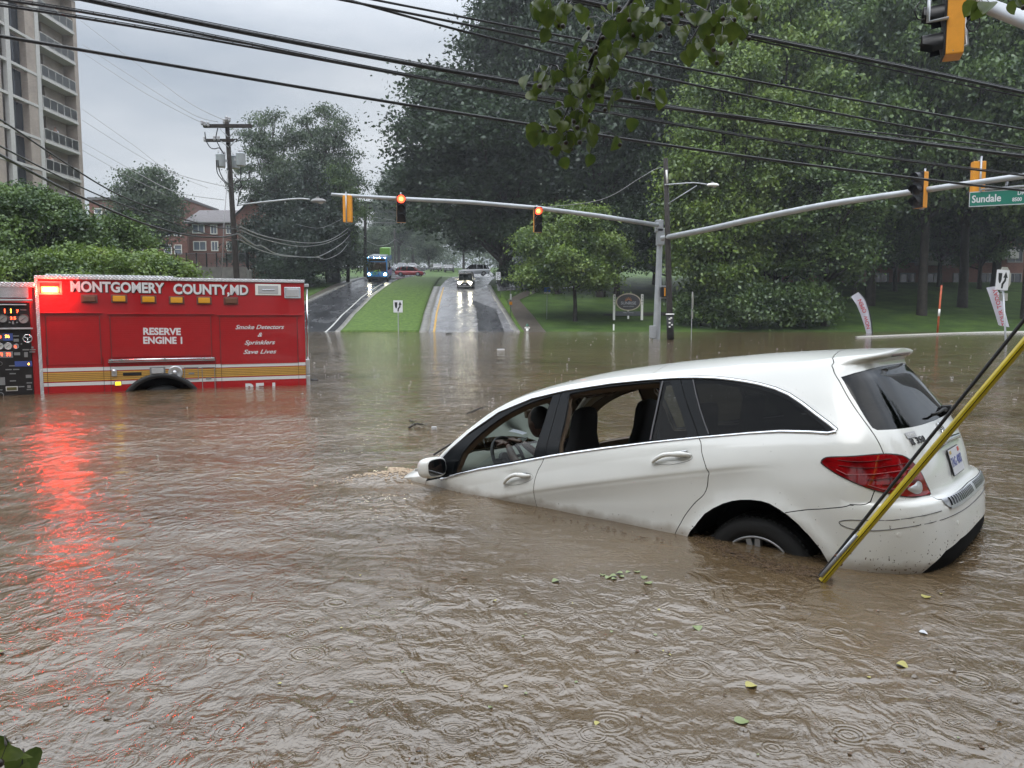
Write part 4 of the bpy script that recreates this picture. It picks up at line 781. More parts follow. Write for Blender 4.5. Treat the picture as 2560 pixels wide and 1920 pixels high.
dial(35, 665, 50, fc, rim=M['dark_grey']); dial(288, 670, 56, fc, rim=M['dark_grey']); dial(100, 1000, 42, fw); dial(0, 1002, 38, fw); dial(198, 1005, 30, fc); dial(-90, 665, 50, fc, rim=M['dark_grey'])
s, z = zb(343, 908); mb = MB(); mb.tube([(s+.068*math.cos(a*math.pi/12), -.06, z+.068*math.sin(a*math.pi/12)) for a in range(25)], .009, 8, False)
for a in (90, 210, 330): mb.tube([(s, -.055, z), (s+.068*math.cos(R(a)), -.06, z-.068*math.sin(R(a)))], .008, 6)
mb.tube([(s, -.055, z), (s, 0, z)], .014, 8); mb.build('valve_wheel', M['chrome'], engine)
def patch(x, y, w, h, m, nm, y0=-.012): s, z = zb(x, y); mb = MB(); mb.box(s-w*.00075, s+w*.00075, y0, .0, z-h*.00075, z+h*.00075); mb.build(nm, m, engine)
def digits(x, y, h, body, m): s, z = zb(x, y); text_mesh('readout', body, h*.0015/.7, m, engine, Matrix.Translation((s, -.016, z)) @ Matrix.Rotation(R(90), 4, 'X'), .001, .002)
for x in (60, 135, 215): patch(x, 575, 56, 66, M['letter_black'], 'display')
digits(60, 575, 46, '1', M['led_red']); digits(135, 575, 46, '1', M['led_orange']); digits(215, 580, 34, '7', M['led_red'])
patch(160, 662, 112, 50, M['dark_grey'], 'display'); digits(140, 662, 32, '3', M['led_red']); digits(182, 662, 32, '5', M['led_red'])
blu = mat('display_blue', (.05, .08, .25), .3, emis=(.1, .15, .6), es=.04)
patch(95, 890, 100, 84, blu, 'display'); digits(90, 885, 30, '76', M['led_orange']); patch(10, 890, 50, 84, M['dark_grey'], 'display'); digits(8, 890, 24, '5', M['led_red'])
for x in (12, 108): patch(x, 1105, 80, 74, M['mid_grey'], 'display'); digits(x, 1105, 34, '71', M['led_red'])
digits(190, 1010, 22, '8', M['led_red']); patch(240, 1218, 96, 62, blu, 'label'); patch(340, 1216, 86, 62, blu, 'label'); digits(350, 1220, 24, '4', M['led_orange'])
for x, y, w, h in ((195, 878, 58, 12), (198, 930, 50, 34), (315, 1046, 62, 14), (398, 1046, 60, 12), (395, 1072, 58, 12), (210, 1095, 60, 34), (318, 1105, 36, 60), (148, 1242, 60, 12), (105, 1288, 60, 12), (198, 1286, 62, 12), (155, 1338, 60, 12), (350, 1370, 56, 36), (158, 1426, 60, 12), (262, 1496, 60, 12), (358, 1450, 54, 12), (355, 1495, 34, 34), (360, 1530, 54, 12), (10, 1430, 84, 90), (395, 1018, 22, 22), (262, 975, 14, 14), (15, 1535, 24, 10), (285, 560, 60, 10), (160, 715, 20, 36), (210, 712, 18, 18), (120, 712, 18, 18)): patch(x, y, w, h, M['mid_grey'], 'label')
patch(145, 1520, 118, 54, fw, 'label'); patch(145, 1520, 100, 36, mat('label_olive', (.10, .09, .03), .5), 'label', -.016)
for x, y, r in ((0, 1215, 24), (10, 1598, 30)): dial(x, y, r, M['letter_black'], 'valve_cap', M['mid_grey'])
# cab in front of the pump house (mostly beyond the frame)
mb = MB(); mb.bbox(sp0-3.2, sp0-.05, .0, DEP, -.8, ztop-.1, .08); mb.build('cab', M['fire_red'], engine)
mb = MB(); mb.box(sp0-2.9, sp0-1.75, -.006, 0, .75, 1.45); mb.box(sp0-1.5, sp0-.3, -.006, 0, .75, 1.45); mb.build('cab_window', M['glass_black'], engine)
# ---------------------------------------------------------------- ground: flooded hollow, then the hill
PROF = [(-60, 1.2), (-14, .9), (-8, .2), (-3, -.5), (0, -.8), (20, -1.0), (50, -.9), (58, -.45), (62.7, 0.0), (66, .42), (70, 1.02), (75, 1.8), (80, 2.62), (85, 3.46), (90, 4.28), (95, 5.0), (100, 5.62), (106, 6.2), (112, 6.62), (118, 6.95), (125, 7.3), (150, 9.3), (200, 13.2), (260, 15.5), (330, 17), (900, 22)]
prof_f = _spl(PROF)
def gh(x, y):
    return prof_f(y)+0*np.asarray(x, float)
def G(u, v, off=0.0):
    d = ray(u, v); lo, hi = 5.0, 400.0; last = None
    prev = None
    for i in range(1600):
        y = 55+i*.25; t = y/d.y; z = CAMH+d.z*t
        if z <= float(prof_f(y))+off:
            x = d.x*t; return Vector((x, y, float(prof_f(y))+off))
    t = 130/d.y; return Vector((d.x*t, 130, float(prof_f(130))))
def wet_asphalt(name, base, c2):
    m = mat(name, base, .22, spec=.5, col2=c2, vscale=.6, coord='Object'); nt = m.node_tree; b = nt.nodes['Principled BSDF']; L = nt.links.new; N = nt.nodes.new
    tcn = N('ShaderNodeTexCoord'); mp_ = N('ShaderNodeMapping'); mp_.inputs['Scale'].default_value = (1, .35, 1); L(tcn.outputs['Object'], mp_.inputs[0])
    n = N('ShaderNodeTexNoise'); n.inputs['Scale'].default_value = .9; n.inputs['Detail'].default_value = 6; L(mp_.outputs[0], n.inputs['Vector']); r = N('ShaderNodeMapRange'); r.inputs['From Min'].default_value = .35; r.inputs['From Max'].default_value = .65; r.inputs['To Min'].default_value = .08; r.inputs['To Max'].default_value = .34; L(n.outputs[0], r.inputs['Value']); L(r.outputs[0], b.inputs['Roughness'])
    n2 = N('ShaderNodeTexNoise'); n2.inputs['Scale'].default_value = 14; n2.inputs['Detail'].default_value = 4; L(tcn.outputs['Object'], n2.inputs['Vector']); bp = N('ShaderNodeBump'); bp.inputs['Distance'].default_value = .02; bp.inputs['Strength'].default_value = .5; L(n2.outputs[0], bp.inputs['Height']); L(bp.outputs[0], b.inputs['Normal']); return m
M['asphalt'] = wet_asphalt('wet_asphalt', (.035, .036, .040), (.070, .072, .078))
M['asphalt_light'] = wet_asphalt('wet_asphalt_sheen', (.20, .20, .21), (.28, .28, .29))  # asphalt with the sky's sheen painted in as a lighter base colour
M['kerb'] = mat('kerb', (.12, .115, .10), .35, col2=(.30, .29, .27), vscale=2.2, bump=(14, .5, .02))
M['path'] = mat('path', (.11, .095, .08), .35, var=.25, vscale=1.5, bump=(8, .3, .02))
mm('line_yellow', (.55, .33, .06), .35, var=.1); mm('line_white', (.55, .55, .52), .35, var=.1)
def grass_mat(name, c1, c2, s):
    m = mat(name, c1, .7, col2=c2, vscale=s, bump=(9, .9, .10)); m.node_tree.nodes['Principled BSDF'].inputs['Specular IOR Level'].default_value = .2; return m
M['grass'] = grass_mat('grass', (.036, .070, .016), (.078, .135, .026), .5); M['grass_bright'] = grass_mat('grass_bright', (.050, .100, .016), (.115, .185, .034), 3.0)
def ground():
    ys = np.concatenate([np.linspace(-60, 55, 20), np.linspace(56, 130, 110), np.linspace(133, 330, 60), np.linspace(350, 900, 10)]); xs = np.concatenate([np.linspace(-420, -60, 14), np.linspace(-55, 65, 60), np.linspace(75, 420, 14)])
    v = [(x, y, float(prof_f(y))+(.03*noise.noise(Vector((x*.15, y*.15, 0))) if 63.5 < y < 320 else 0)) for y in ys for x in xs]; k = len(xs)
    f = [(i*k+j, i*k+j+1, (i+1)*k+j+1, (i+1)*k+j) for i in range(len(ys)-1) for j in range(k-1)]
    o = mesh_obj('ground', v, f, M['grass'], None, True); tag(o, 'wet grassy ground rising from the flood', None, None, 'structure')
ground()
def resamp(pl, n):
    d = [0]
    for a, b in zip(pl[:-1], pl[1:]): d.append(d[-1]+(Vector(b)-Vector(a)).length)
    t = np.linspace(0, d[-1], n); return [Vector([float(np.interp(q, d, [p[k] for p in pl])) for k in range(3)]) for q in t]
def strip(name, Lp, Rp, m, off, n=60, k=6, label=None, kind='structure', thick=0, cat=None):
    A = resamp([G(*p) if len(p) == 2 else Vector(p) for p in Lp], n); B = resamp([G(*p) if len(p) == 2 else Vector(p) for p in Rp], n); v = []
    for a, b in zip(A, B):
        for j in range(k+1):
            q = a.lerp(b, j/k); q.z = float(prof_f(q.y))+off; v.append(q)
    K_ = k+1; f = [(i*K_+j, i*K_+j+1, (i+1)*K_+j+1, (i+1)*K_+j) for i in range(n-1) for j in range(k)]
    if thick:
        b0 = len(v); v += [Vector((q.x, q.y, q.z-thick)) for q in v[:b0]]
        for i in range(n-1): f += [(i*K_, (i+1)*K_, b0+(i+1)*K_, b0+i*K_), (i*K_+k, b0+i*K_+k, b0+(i+1)*K_+k, (i+1)*K_+k)]
        for j in range(k): f += [(j, b0+j, b0+j+1, j+1), ((n-1)*K_+j, (n-1)*K_+j+1, b0+(n-1)*K_+j+1, b0+(n-1)*K_+j)]
    o = mesh_obj(name, v, f, m, None, True); tag(o, label, cat, None, kind); return o
def X(u, v, dx=0, dy=0): p = G(u, v); return (p.x+dx, p.y+dy, p.z)
def far(px, y): return (px, y, float(prof_f(y)))
# the road up the hill: left carriageway, grass median, right carriageway
Ls = [(690, 834), (764, 760), (820, 735), (868, 713), (915, 695.5), far(-22.5, 125), far(-27, 160), far(-30, 240)]
Lm = [(838, 834), (877, 790), (923, 745), (972, 711), far(-14.8, 112), far(-16, 125), far(-18, 160), far(-20, 240)]
Rm = [(1071, 834), (1080, 785), (1091, 747), (1100, 719), far(-8.6, 112), far(-8.6, 125), far(-9.2, 160), far(-10, 240)]
Rs = [(1288, 834), (1262, 790), (1228, 735), (1218, 716), far(-2.2, 112), far(-2.4, 125), far(-4.5, 160), far(-6, 240)]
strip('road', Ls, Lm, M['asphalt'], .05, 90, 6, 'wet left carriageway running down the hill'); strip('road', Rm, Rs, M['asphalt_light'], .05, 90, 6, 'wet right carriageway running up the hill')
cross = strip('road', [far(-42, 112.8), far(6, 112.8)], [far(-42, 121), far(6, 121)], M['asphalt_light'], .06, 60, 6, 'side street crossing at the top of the hill')
def shift(pl, dx): return [(lambda q: (q.x+dx, q.y, q.z))(G(*p) if len(p) == 2 else Vector(p)) for p in pl]
Lm5, Rm5 = Lm[:4], Rm[:4]
strip('kerb', shift(Lm5, -.05), shift(Lm5, .42), M['kerb'], .15, 60, 2, 'concrete kerb on the left of the median', thick=.2)
strip('kerb', shift(Rm5, -.75), shift(Rm5, .0), M['kerb'], .14, 60, 2, 'concrete kerb on the right of the median', thick=.2)
strip('median', [(lambda q: (q.x+.42, q.y, q.z))(G(*p)) for p in Lm5]+[far(-13.9, 110)], [(lambda q: (q.x-.75, q.y, q.z))(G(*p)) for p in Rm5]+[far(-9.8, 110)], M['grass_bright'], .20, 80, 14, 'bright green grass median between the carriageways', thick=.3)
strip('kerb', shift(Ls[:5], -.45), shift(Ls[:5], 0), M['kerb'], .16, 60, 2, 'concrete kerb along the left carriageway', thick=.2)
strip('kerb', shift(Rs[:4], 0), shift(Rs[:4], .4), M['kerb'], .16, 50, 2, 'concrete kerb along the right carriageway', thick=.2)
strip('road_marking', shift(Rm5, .35), shift(Rm5, .52), M['line_yellow'], .062, 60, 1, 'yellow edge line beside the median'); strip('road_marking', shift(Lm5, -.9), shift(Lm5, -.75), M['line_white'], .062, 60, 1, 'white edge line beside the median')
strip('asphalt_patch', [(1196, 834), (1190, 775), (1172, 755)], [(1262, 834), (1240, 775), (1180, 752)], M['asphalt'], .066, 40, 3, 'dark asphalt patch in the right carriageway')
strip('driveway', [far(-1.6, 88), far(8, 91), far(11, 92)], [far(-2.0, 99), far(5, 99), far(11, 97)], M['asphalt_light'], .055, 30, 6, 'wet driveway joining from the right')
strip('sidewalk', [(1311, 834), (1286, 796), (1268, 752), far(2.0, 90)], [(1367, 834), (1335, 793), (1298, 752), far(3.8, 90)], M['path'], .07, 50, 3, 'dark wet path beside the right lawn')
strip('verge', [(1288, 834), (1262, 790), (1232, 738)], [(1311, 834), (1286, 796), (1258, 740)], M['grass_bright'], .12, 30, 3, 'narrow grass strip between kerb and path')
strip('sidewalk', [(770, 745), (830, 715), (890, 697)], [(785, 750), (845, 717), (905, 695)], M['path'], .07, 30, 2, 'path along the left carriageway')
strip('island', [far(-.4, 101), far(.6, 103), far(1.2, 106)], [far(1.6, 101), far(2.2, 103), far(1.8, 106)], M['grass_bright'], .18, 20, 3, 'small grass traffic island', thick=.2)
o = strip('planting_bed', [far(8.2, 71.2), far(10.5, 71.0), far(14, 71.2), far(15.2, 71.6)], [far(8.6, 71.9), far(10.5, 72.8), far(14, 73.2), far(15.0, 72.2)], mat('mulch', (.018, .012, .009), .8, var=.4, vscale=6, bump=(12, 1, .05)), .10, 30, 4, 'dark mulch bed under the oval sign')
# far kerb emerging from the water on the right
mb = MB(); pts = [P(u, v, Y) for u, v, Y in ((2140, 842.2, 48), (2200, 839.5, 50), (2300, 835.4, 54), (2400, 831.8, 58), (2480, 829.6, 60), (2620, 827.5, 61.5))]
n = len(pts); vs = []
for i, p in enumerate(pts):
    w = .22; h = .03; lo__ = Vector((p.x, p.y, -.5)); vs += [lo__+Vector((0, -w/2, 0)), p+Vector((0, -w/2, h)), p+Vector((0, w/2, h)), lo__+Vector((0, w/2, 0))]
mb.add(vs, [(i*4+j, i*4+j+1, (i+1)*4+j+1, (i+1)*4+j) for i in range(n-1) for j in range(3)]); o = mb.build('kerb', M['white_paint']); tag(o, 'pale kerb line rising out of the water on the right', None, None, 'structure')
# ---------------------------------------------------------------- buildings
def brick(name, c1, c2, mortar, scale=1.0):
    m = mat(name, c1, .85); nt = m.node_tree; b = nt.nodes['Principled BSDF']; L = nt.links.new; N = nt.nodes.new
    g = N('ShaderNodeNewGeometry'); sp = N('ShaderNodeSeparateXYZ'); L(g.outputs['Position'], sp.inputs[0]); ad = N('ShaderNodeMath'); L(sp.outputs[0], ad.inputs[0]); L(sp.outputs[1], ad.inputs[1]); cb = N('ShaderNodeCombineXYZ'); L(ad.outputs[0], cb.inputs[0]); L(sp.outputs[2], cb.inputs[1])
    br = N('ShaderNodeTexBrick'); br.inputs['Scale'].default_value = scale; br.inputs['Color1'].default_value = (*c1, 1); br.inputs['Color2'].default_value = (*c2, 1); br.inputs['Mortar'].default_value = (*mortar, 1); br.inputs['Mortar Size'].default_value = .012; br.inputs['Brick Width'].default_value = .22; br.inputs['Row Height'].default_value = .075; L(cb.outputs[0], br.inputs['Vector'])
    n = N('ShaderNodeTexNoise'); n.inputs['Scale'].default_value = .8; n.inputs['Detail'].default_value = 5; L(g.outputs['Position'], n.inputs['Vector']); mx_ = N('ShaderNodeMixRGB'); mx_.blend_type = 'MULTIPLY'; mx_.inputs[0].default_value = .5; L(br.outputs[0], mx_.inputs[1]); L(n.outputs[0], mx_.inputs[2]); mg = N('ShaderNodeMixRGB'); mg.blend_type = 'ADD'; mg.inputs[0].default_value = .0; L(mx_.outputs[0], mg.inputs[1]); L(mg.outputs[0], b.inputs['Base Color']); return m
M['tan_brick'] = brick('tan_brick', (.58, .46, .38), (.46, .37, .31), (.5, .45, .4)); M['red_brick'] = brick('red_brick', (.26, .085, .06), (.19, .06, .045), (.3, .2, .17))
mm('tower_white', (.55, .53, .50), .6, var=.08); mm('roof_grey', (.13, .12, .125), .7, var=.15, vscale=3); mm('pane_dark', (.03, .035, .045), .08, spec=.8); mm('pane_light', (.16, .19, .24), .1, spec=.8); mm('rail_panel', (.30, .30, .29), .4); mm('concrete_dark', (.13, .12, .11), .7, var=.25, vscale=1.5)
# apartment tower: its balcony front runs straight away from the camera
XT = -43.5
tower = empty('apartment_tower', (XT, 66, 0), 0, 'tall tan brick apartment tower with stacked balconies behind the green tree', 'building')
def yT(u): return -XT*1940/(1280-(u+18))-66
ye, y0t = yT(212), yT(-60); FH = 2.9
ztop_ = 1.42+(785-25)*79/1940; slabs = [1.42+(785-v)*79/1940 for v in (31, 103, 175, 247, 316, 388, 456, 527, 598, 669, 740)]
mb = MB(); mb.box(-22, -1.9, y0t, ye-.02, -1, ztop_+.2); mb.box(-1.9, 0, y0t, yT(24), -1, ztop_); mb.box(-1.9, 0, yT(88), yT(110), -1, ztop_); mb.box(-1.9, 0, yT(203), ye, -1, ztop_); mb.box(-1.895, -1.0, yT(88)-.5, yT(110)+.3, -1, ztop_); mb.build('wall', M['tan_brick'], tower)
for z in slabs[1:]:
    mb = MB(); mb.box(-1.88, .16, yT(120), yT(203)-.002, z-.26, z); mb.build('balcony_slab', M['tower_white'], tower)
    mb = MB(); mb.box(-.2, .06, y0t+.1, yT(110)-.01, z-.24, z+.0); mb.build('floor_band', M['tower_white'], tower)
    f = empty('balcony_railing'); f.parent = tower; a, b = yT(121), yT(202); n = 5
    mb = MB(); mb.box(.02, .07, a, b, z+1.02, z+1.08); mb.box(.02, .07, a, b, z+.08, z+.12)
    for i in range(n+1): y = a+(b-a)*i/n; mb.box(.015, .075, y-.025, y+.025, z, z+1.06)
    mb.build('rail_frame', M['tower_white'], f)
    mb = MB(); mb.box(.035, .05, a+.03, b-.03, z+.13, z+1.01); mb.build('rail_panel', glass('rail_glass', (.62, .62, .60), .3) if 'rail_glass' not in M else M['rail_glass'], f); M['rail_glass'] = f.children[-1].data.materials[0]
    # glazing behind the balcony and in the window bays
    for (u0, u1, x, mt) in ((126, 150, -1.86, 'pane_dark'), (26, 37, -.5, 'pane_light'), (49, 66, -.6, 'pane_light'), (68, 86, -.6, 'pane_dark')):
        w = mesh_obj('window', [(x, yT(u0), z-2.62), (x, yT(u1), z-2.62), (x, yT(u1), z-.3), (x, yT(u0), z-.3)], [(0, 1, 2, 3)], M[mt], tower)
        fm = MB(); fm.box(x-.01, x+.05, yT(u0)-.03, yT(u0)+.03, z-2.62, z-.3); fm.box(x-.01, x+.05, yT(u1)-.03, yT(u1)+.03, z-2.62, z-.3); fm.box(x-.01, x+.05, yT(u0)+.03, yT(u1)-.03, z-2.66, z-2.6); fm.build('frame', M['dark_grey'], w)
mb = MB(); mb.box(-.3, .08, yT(37.5), yT(48), -1, ztop_); mb.build('mullion', M['tower_white'], tower); mb = MB(); mb.box(-1.9, .05, yT(110)+.02, yT(119.5), -1, ztop_); mb.build('pier', M['tower_white'], tower)
mb = MB(); mb.box(-22.2, .3, y0t-.2, ye+.25, ztop_+.2, ztop_+.9); mb.build('parapet', M['tower_white'], tower)
mb = MB(); mb.box(-1.88, -1.0, yT(150)+.2, yT(200), -1, slabs[0]); mb.build('balcony_partition', M['tan_brick'], tower)
def standing(name, loc, h, shirt, trouser, label, face=Vector((0, -1, 0)), arms='up'):
    t = empty(name, loc, math.atan2(face.x, -face.y), label, 'person'); k = h/1.75
    S = lambda x, y, z: Vector((x*k, y*k, z*k))
    up = arms == 'up'
    b = skin_mesh('body', [(S(0, 0, .95), .14*k, .11*k), (S(0, 0, 1.15), .13*k, .10*k), (S(0, 0, 1.38), .17*k, .11*k), (S(0, 0, 1.50), .055*k), (S(0, 0, 1.60), .07*k), (S(.19, 0, 1.38), .06*k), (S(.25, -.06, 1.12), .042*k), (S(.12 if up else .24, -.26, 1.30 if up else .95), .035*k), (S(-.19, 0, 1.38), .06*k), (S(-.25, -.06, 1.12), .042*k), (S(-.10 if up else -.24, -.26, 1.32 if up else .9), .035*k), (S(.09, 0, .90), .09*k), (S(.10, -.02, .50), .06*k), (S(.10, .02, .08), .045*k), (S(.10, -.10, .03), .04*k), (S(-.09, 0, .90), .09*k), (S(-.10, -.02, .50), .06*k), (S(-.10, .02, .08), .045*k), (S(-.10, -.10, .03), .04*k)],
        [(0, 1), (1, 2), (2, 3), (3, 4), (2, 5), (5, 6), (6, 7), (2, 8), (8, 9), (9, 10), (0, 11), (11, 12), (12, 13), (13, 14), (0, 15), (15, 16), (16, 17), (17, 18)], mat('skin_pale', (.30, .17, .12), .5), t, 1, 0)
    mb = MB(); head_mesh(mb, S(0, 0, 1.64), Vector((0, -1, 0)), Vector((0, 0, 1)), .225*k); mb.build('head', b.data.materials[0], t)
    skin_mesh('shirt', [(S(0, 0, .92), .155*k, .125*k), (S(0, 0, 1.15), .145*k, .115*k), (S(0, 0, 1.40), .18*k, .12*k), (S(.20, 0, 1.37), .075*k), (S(.25, -.05, 1.16), .06*k), (S(-.20, 0, 1.37), .075*k), (S(-.25, -.05, 1.16), .06*k)], [(0, 1), (1, 2), (2, 3), (3, 4), (2, 5), (5, 6)], shirt, t, 1, 1)
    skin_mesh('trousers', [(S(0, 0, .95), .15*k, .12*k), (S(.09, 0, .85), .10*k), (S(.10, -.02, .50), .075*k), (S(-.09, 0, .85), .10*k), (S(-.10, -.02, .50), .075*k)], [(0, 1), (1, 2), (0, 3), (3, 4)], trouser, t, 1, 0)
    mb = MB(); bm = bmesh.new(); bmesh.ops.create_icosphere(bm, subdivisions=2, radius=.115*k)
    for v in bm.verts: v.co += S(0, .02, 1.68)
    bmesh.ops.delete(bm, geom=[v for v in bm.verts if v.co.y < -.04*k and v.co.z < 1.70*k], context='VERTS'); mb.frombm(bm, True); mb.build('hair', M['hair'], t); return t
wsh = mat('white_shirt', (.62, .66, .74), .8)
standing('person', Vector((XT-.35, 66+yT(157), slabs[5])), 1.7, wsh, wsh, 'person in white holding up a phone on the higher balcony', Vector((.5, -.86, 0)))
standing('person', Vector((XT-.4, 66+yT(143), slabs[6])), 1.7, mat('pale_shirt', (.45, .42, .40), .8), mat('white_shorts', (.65, .65, .66), .8), 'person in white shorts at the rail of the lower balcony', Vector((.6, -.8, 0)), 'down')
for (u, k, lab) in ((168, 3, 'white chair on the fourth balcony from the top'), (150, 4, 'white chair beside a pot on the fifth balcony from the top')):
    t = empty('balcony_chair', Vector((XT-.5, 66+yT(u), slabs[k])), .6, lab, 'chair'); mb = MB(); mb.bbox(-.25, .25, -.25, .25, .40, .44, .01); mb.build('seat', M['white_paint'], t); mb = MB(); mb.bbox(-.25, .25, .22, .26, .44, .85, .01); mb.build('backrest', M['white_paint'], t)
    for a in (-.22, .22):
        for b in (-.22, .22): mb = MB(); mb.tube([(a, b, 0), (a, b, .41)], .018, 6); mb.build('leg', M['white_paint'], t)
def wall_windows(root, x0, y, z0, cols, rows, w, h, dx, dz, mt=None):
    for i in range(cols):
        for j in range(rows):
            cx, cz_ = x0+i*dx, z0+j*dz; o = mesh_obj('window', [(cx-w/2, y-.03, cz_), (cx+w/2, y-.03, cz_), (cx+w/2, y-.03, cz_+h), (cx-w/2, y-.03, cz_+h)], [(0, 1, 2, 3)], mt or M['pane_dark'], root)
            mb = MB(); t = .07
            for q in ((cx-w/2-t, cx-w/2, cz_-t, cz_+h+t), (cx+w/2, cx+w/2+t, cz_-t, cz_+h+t), (cx-w/2, cx+w/2, cz_+h, cz_+h+t), (cx-w/2, cx+w/2, cz_-t, cz_), (cx-.035, cx+.035, cz_, cz_+h), (cx-w/2, cx-.036, cz_+h/2-.03, cz_+h/2+.03), (cx+.036, cx+w/2, cz_+h/2-.03, cz_+h/2+.03)): mb.box(q[0], q[1], y-.09, y, q[2], q[3])
            mb.build('frame', M['white_paint'], o)
# brick house with a grey pitched roof
YH = 104.0
def hx(u): return (u-1280)/1940*YH
def hz(v): return 1.42+(785-v)*YH/1940
house = empty('brick_house', (hx(560), YH, hz(680)), 0, 'red brick building with grey pitched roof behind the retaining wall', 'building'); HB = Matrix.Translation(-house.location)
mb = MB(); mb.box(hx(482), hx(598), YH, YH+11, 3, hz(560)); mb.build('wall', M['red_brick'], house, M=HB)
mb = MB(); mb.prism([(0, hz(690)), (0, hz(552)), (hx(690)-hx(598), hz(552)), (hx(690)-hx(598), hz(690))], 0, .4, Matrix.Translation((hx(598), YH-.6, 0))); gx = (hx(598)+hx(690))/2; mb.prism([(hx(598), hz(552)), (gx, hz(506)), (hx(690), hz(552))], YH-.6, YH-.2); mb.box(hx(598), hx(690), YH-.2, YH+11, 3, hz(552)); mb.build('gable_wall', M['red_brick'], house, M=HB)
mb = MB(); e = .5; mb.add([(hx(480)-e, YH-e, hz(561)), (hx(600), YH-e, hz(561)), (hx(600), YH+5.5, hz(517)), (hx(480)-e, YH+5.5, hz(517)), (hx(480)-e, YH+11.5, hz(561)), (hx(600), YH+11.5, hz(561))], [(0, 1, 2, 3), (3, 2, 5, 4), (0, 3, 4), (1, 5, 2)]); mb.build('roof', M['roof_grey'], house, M=HB)
mb = MB(); mb.add([(hx(598)-.3, YH-.9, hz(553)), (gx, YH-.9, hz(504)), (gx, YH+11, hz(504)), (hx(598)-.3, YH+11, hz(553)), (hx(690)+.3, YH-.9, hz(553)), (hx(690)+.3, YH+11, hz(553))], [(0, 1, 2, 3), (1, 4, 5, 2)]); mb.build('roof', M['roof_grey'], house, M=HB)
mb = MB(); mb.box(hx(478), hx(598), YH-.55, YH-.42, hz(563), hz(560)); mb.build('gutter', M['mid_grey'], house, M=HB)
hw = empty('window_group'); bpy.data.objects.remove(hw)
for (u, v0, v1, w) in ((507, 585, 567, 26), (545, 587, 568, 13), (509, 627, 608, 28), (546, 628, 608, 13), (583, 628, 609, 12), (583, 586, 568, 12), (634, 620, 600, 12), (660, 660, 642, 12)):
    cx = hx(u); w_ = w*YH/1940; y = YH if u < 598 else YH-.6; z0, z1 = hz(v0), hz(v1)
    o = mesh_obj('window', [HB @ Vector(q) for q in ((cx-w_/2, y-.03, z0), (cx+w_/2, y-.03, z0), (cx+w_/2, y-.03, z1), (cx-w_/2, y-.03, z1))], [(0, 1, 2, 3)], M['pane_light'], house); mb = MB(); t = .12
    for q in ((cx-w_/2-t, cx-w_/2, z0-t, z1+t), (cx+w_/2, cx+w_/2+t, z0-t, z1+t), (cx-w_/2, cx+w_/2, z1, z1+t), (cx-w_/2, cx+w_/2, z0-t, z0), (cx-.04, cx+.04, z0, z1)): mb.box(q[0], q[1], y-.10, y, q[2], q[3])
    mb.build('frame', M['white_paint'], o, M=HB)
YW = 112.0
wing = empty('brick_block', ((390-1280)/1940*YW, YW, 6), 0, 'long flat roofed red brick block behind the bushy tree', 'building'); HB2 = Matrix.Translation(-wing.location)
wx = lambda u: (u-1280)/1940*YW; wz_ = lambda v: 1.42+(785-v)*YW/1940
mb = MB(); mb.box(wx(240), wx(478), YW, YW+12, 3, wz_(506)); mb.build('wall', M['red_brick'], wing, M=HB2); mb = MB(); mb.box(wx(238), wx(480), YW-.3, YW+12.3, wz_(506), wz_(500)); mb.build('roof', M['roof_grey'], wing, M=HB2)
for u in (262, 290, 326, 360, 395, 430, 455):
    for v0, v1 in ((548, 528), (592, 572), (636, 616)):
        cx = wx(u); w_ = 16*YW/1940; z0, z1 = wz_(v0), wz_(v1); o = mesh_obj('window', [HB2 @ Vector(q) for q in ((cx-w_/2, YW-.03, z0), (cx+w_/2, YW-.03, z0), (cx+w_/2, YW-.03, z1), (cx-w_/2, YW-.03, z1))], [(0, 1, 2, 3)], M['pane_light'], wing); mb = MB(); t = .1
        for q in ((cx-w_/2-t, cx-w_/2, z0-t, z1+t), (cx+w_/2, cx+w_/2+t, z0-t, z1+t), (cx-w_/2, cx+w_/2, z1, z1+t), (cx-w_/2, cx+w_/2, z0-t, z0), (cx-w_/2, cx+w_/2, (z0+z1)/2-.04, (z0+z1)/2+.04)): mb.box(q[0], q[1], YW-.10, YW, q[2], q[3])
        mb.build('frame', M['white_paint'], o, M=HB2)
# retaining wall and the fence on it
YR = 88.0; rx = lambda u: (u-1280)/1940*YR; rz = lambda v: 1.42+(785-v)*YR/1940
mb = MB(); mb.box(rx(440), rx(622), YR, YR+.4, 2.5, rz(669)); v = [(rx(622), YR, 2.5), (rx(672), YR-6, 2.0), (rx(672), YR-6, rz(684)), (rx(622), YR, rz(669)), (rx(622), YR+.4, 2.5), (rx(672)+.2, YR-5.7, 2.0), (rx(672)+.2, YR-5.7, rz(684)), (rx(622), YR+.4, rz(669))]; mb.add(v, [(0, 1, 2, 3), (3, 2, 6, 7), (1, 5, 6, 2)]); o = mb.build('retaining_wall', M['concrete_dark']); tag(o, 'dark stained concrete retaining wall below the brick building', 'wall')
fr = empty('fence', (rx(530), YR+.2, rz(669)), 0, 'black metal fence along the top of the retaining wall', 'fence'); FB = Matrix.Translation(-fr.location)
fp = [Vector((rx(448), YR+.2, rz(669))), Vector((rx(622), YR+.2, rz(669))), Vector((rx(670), YR-5.7, rz(684)))]
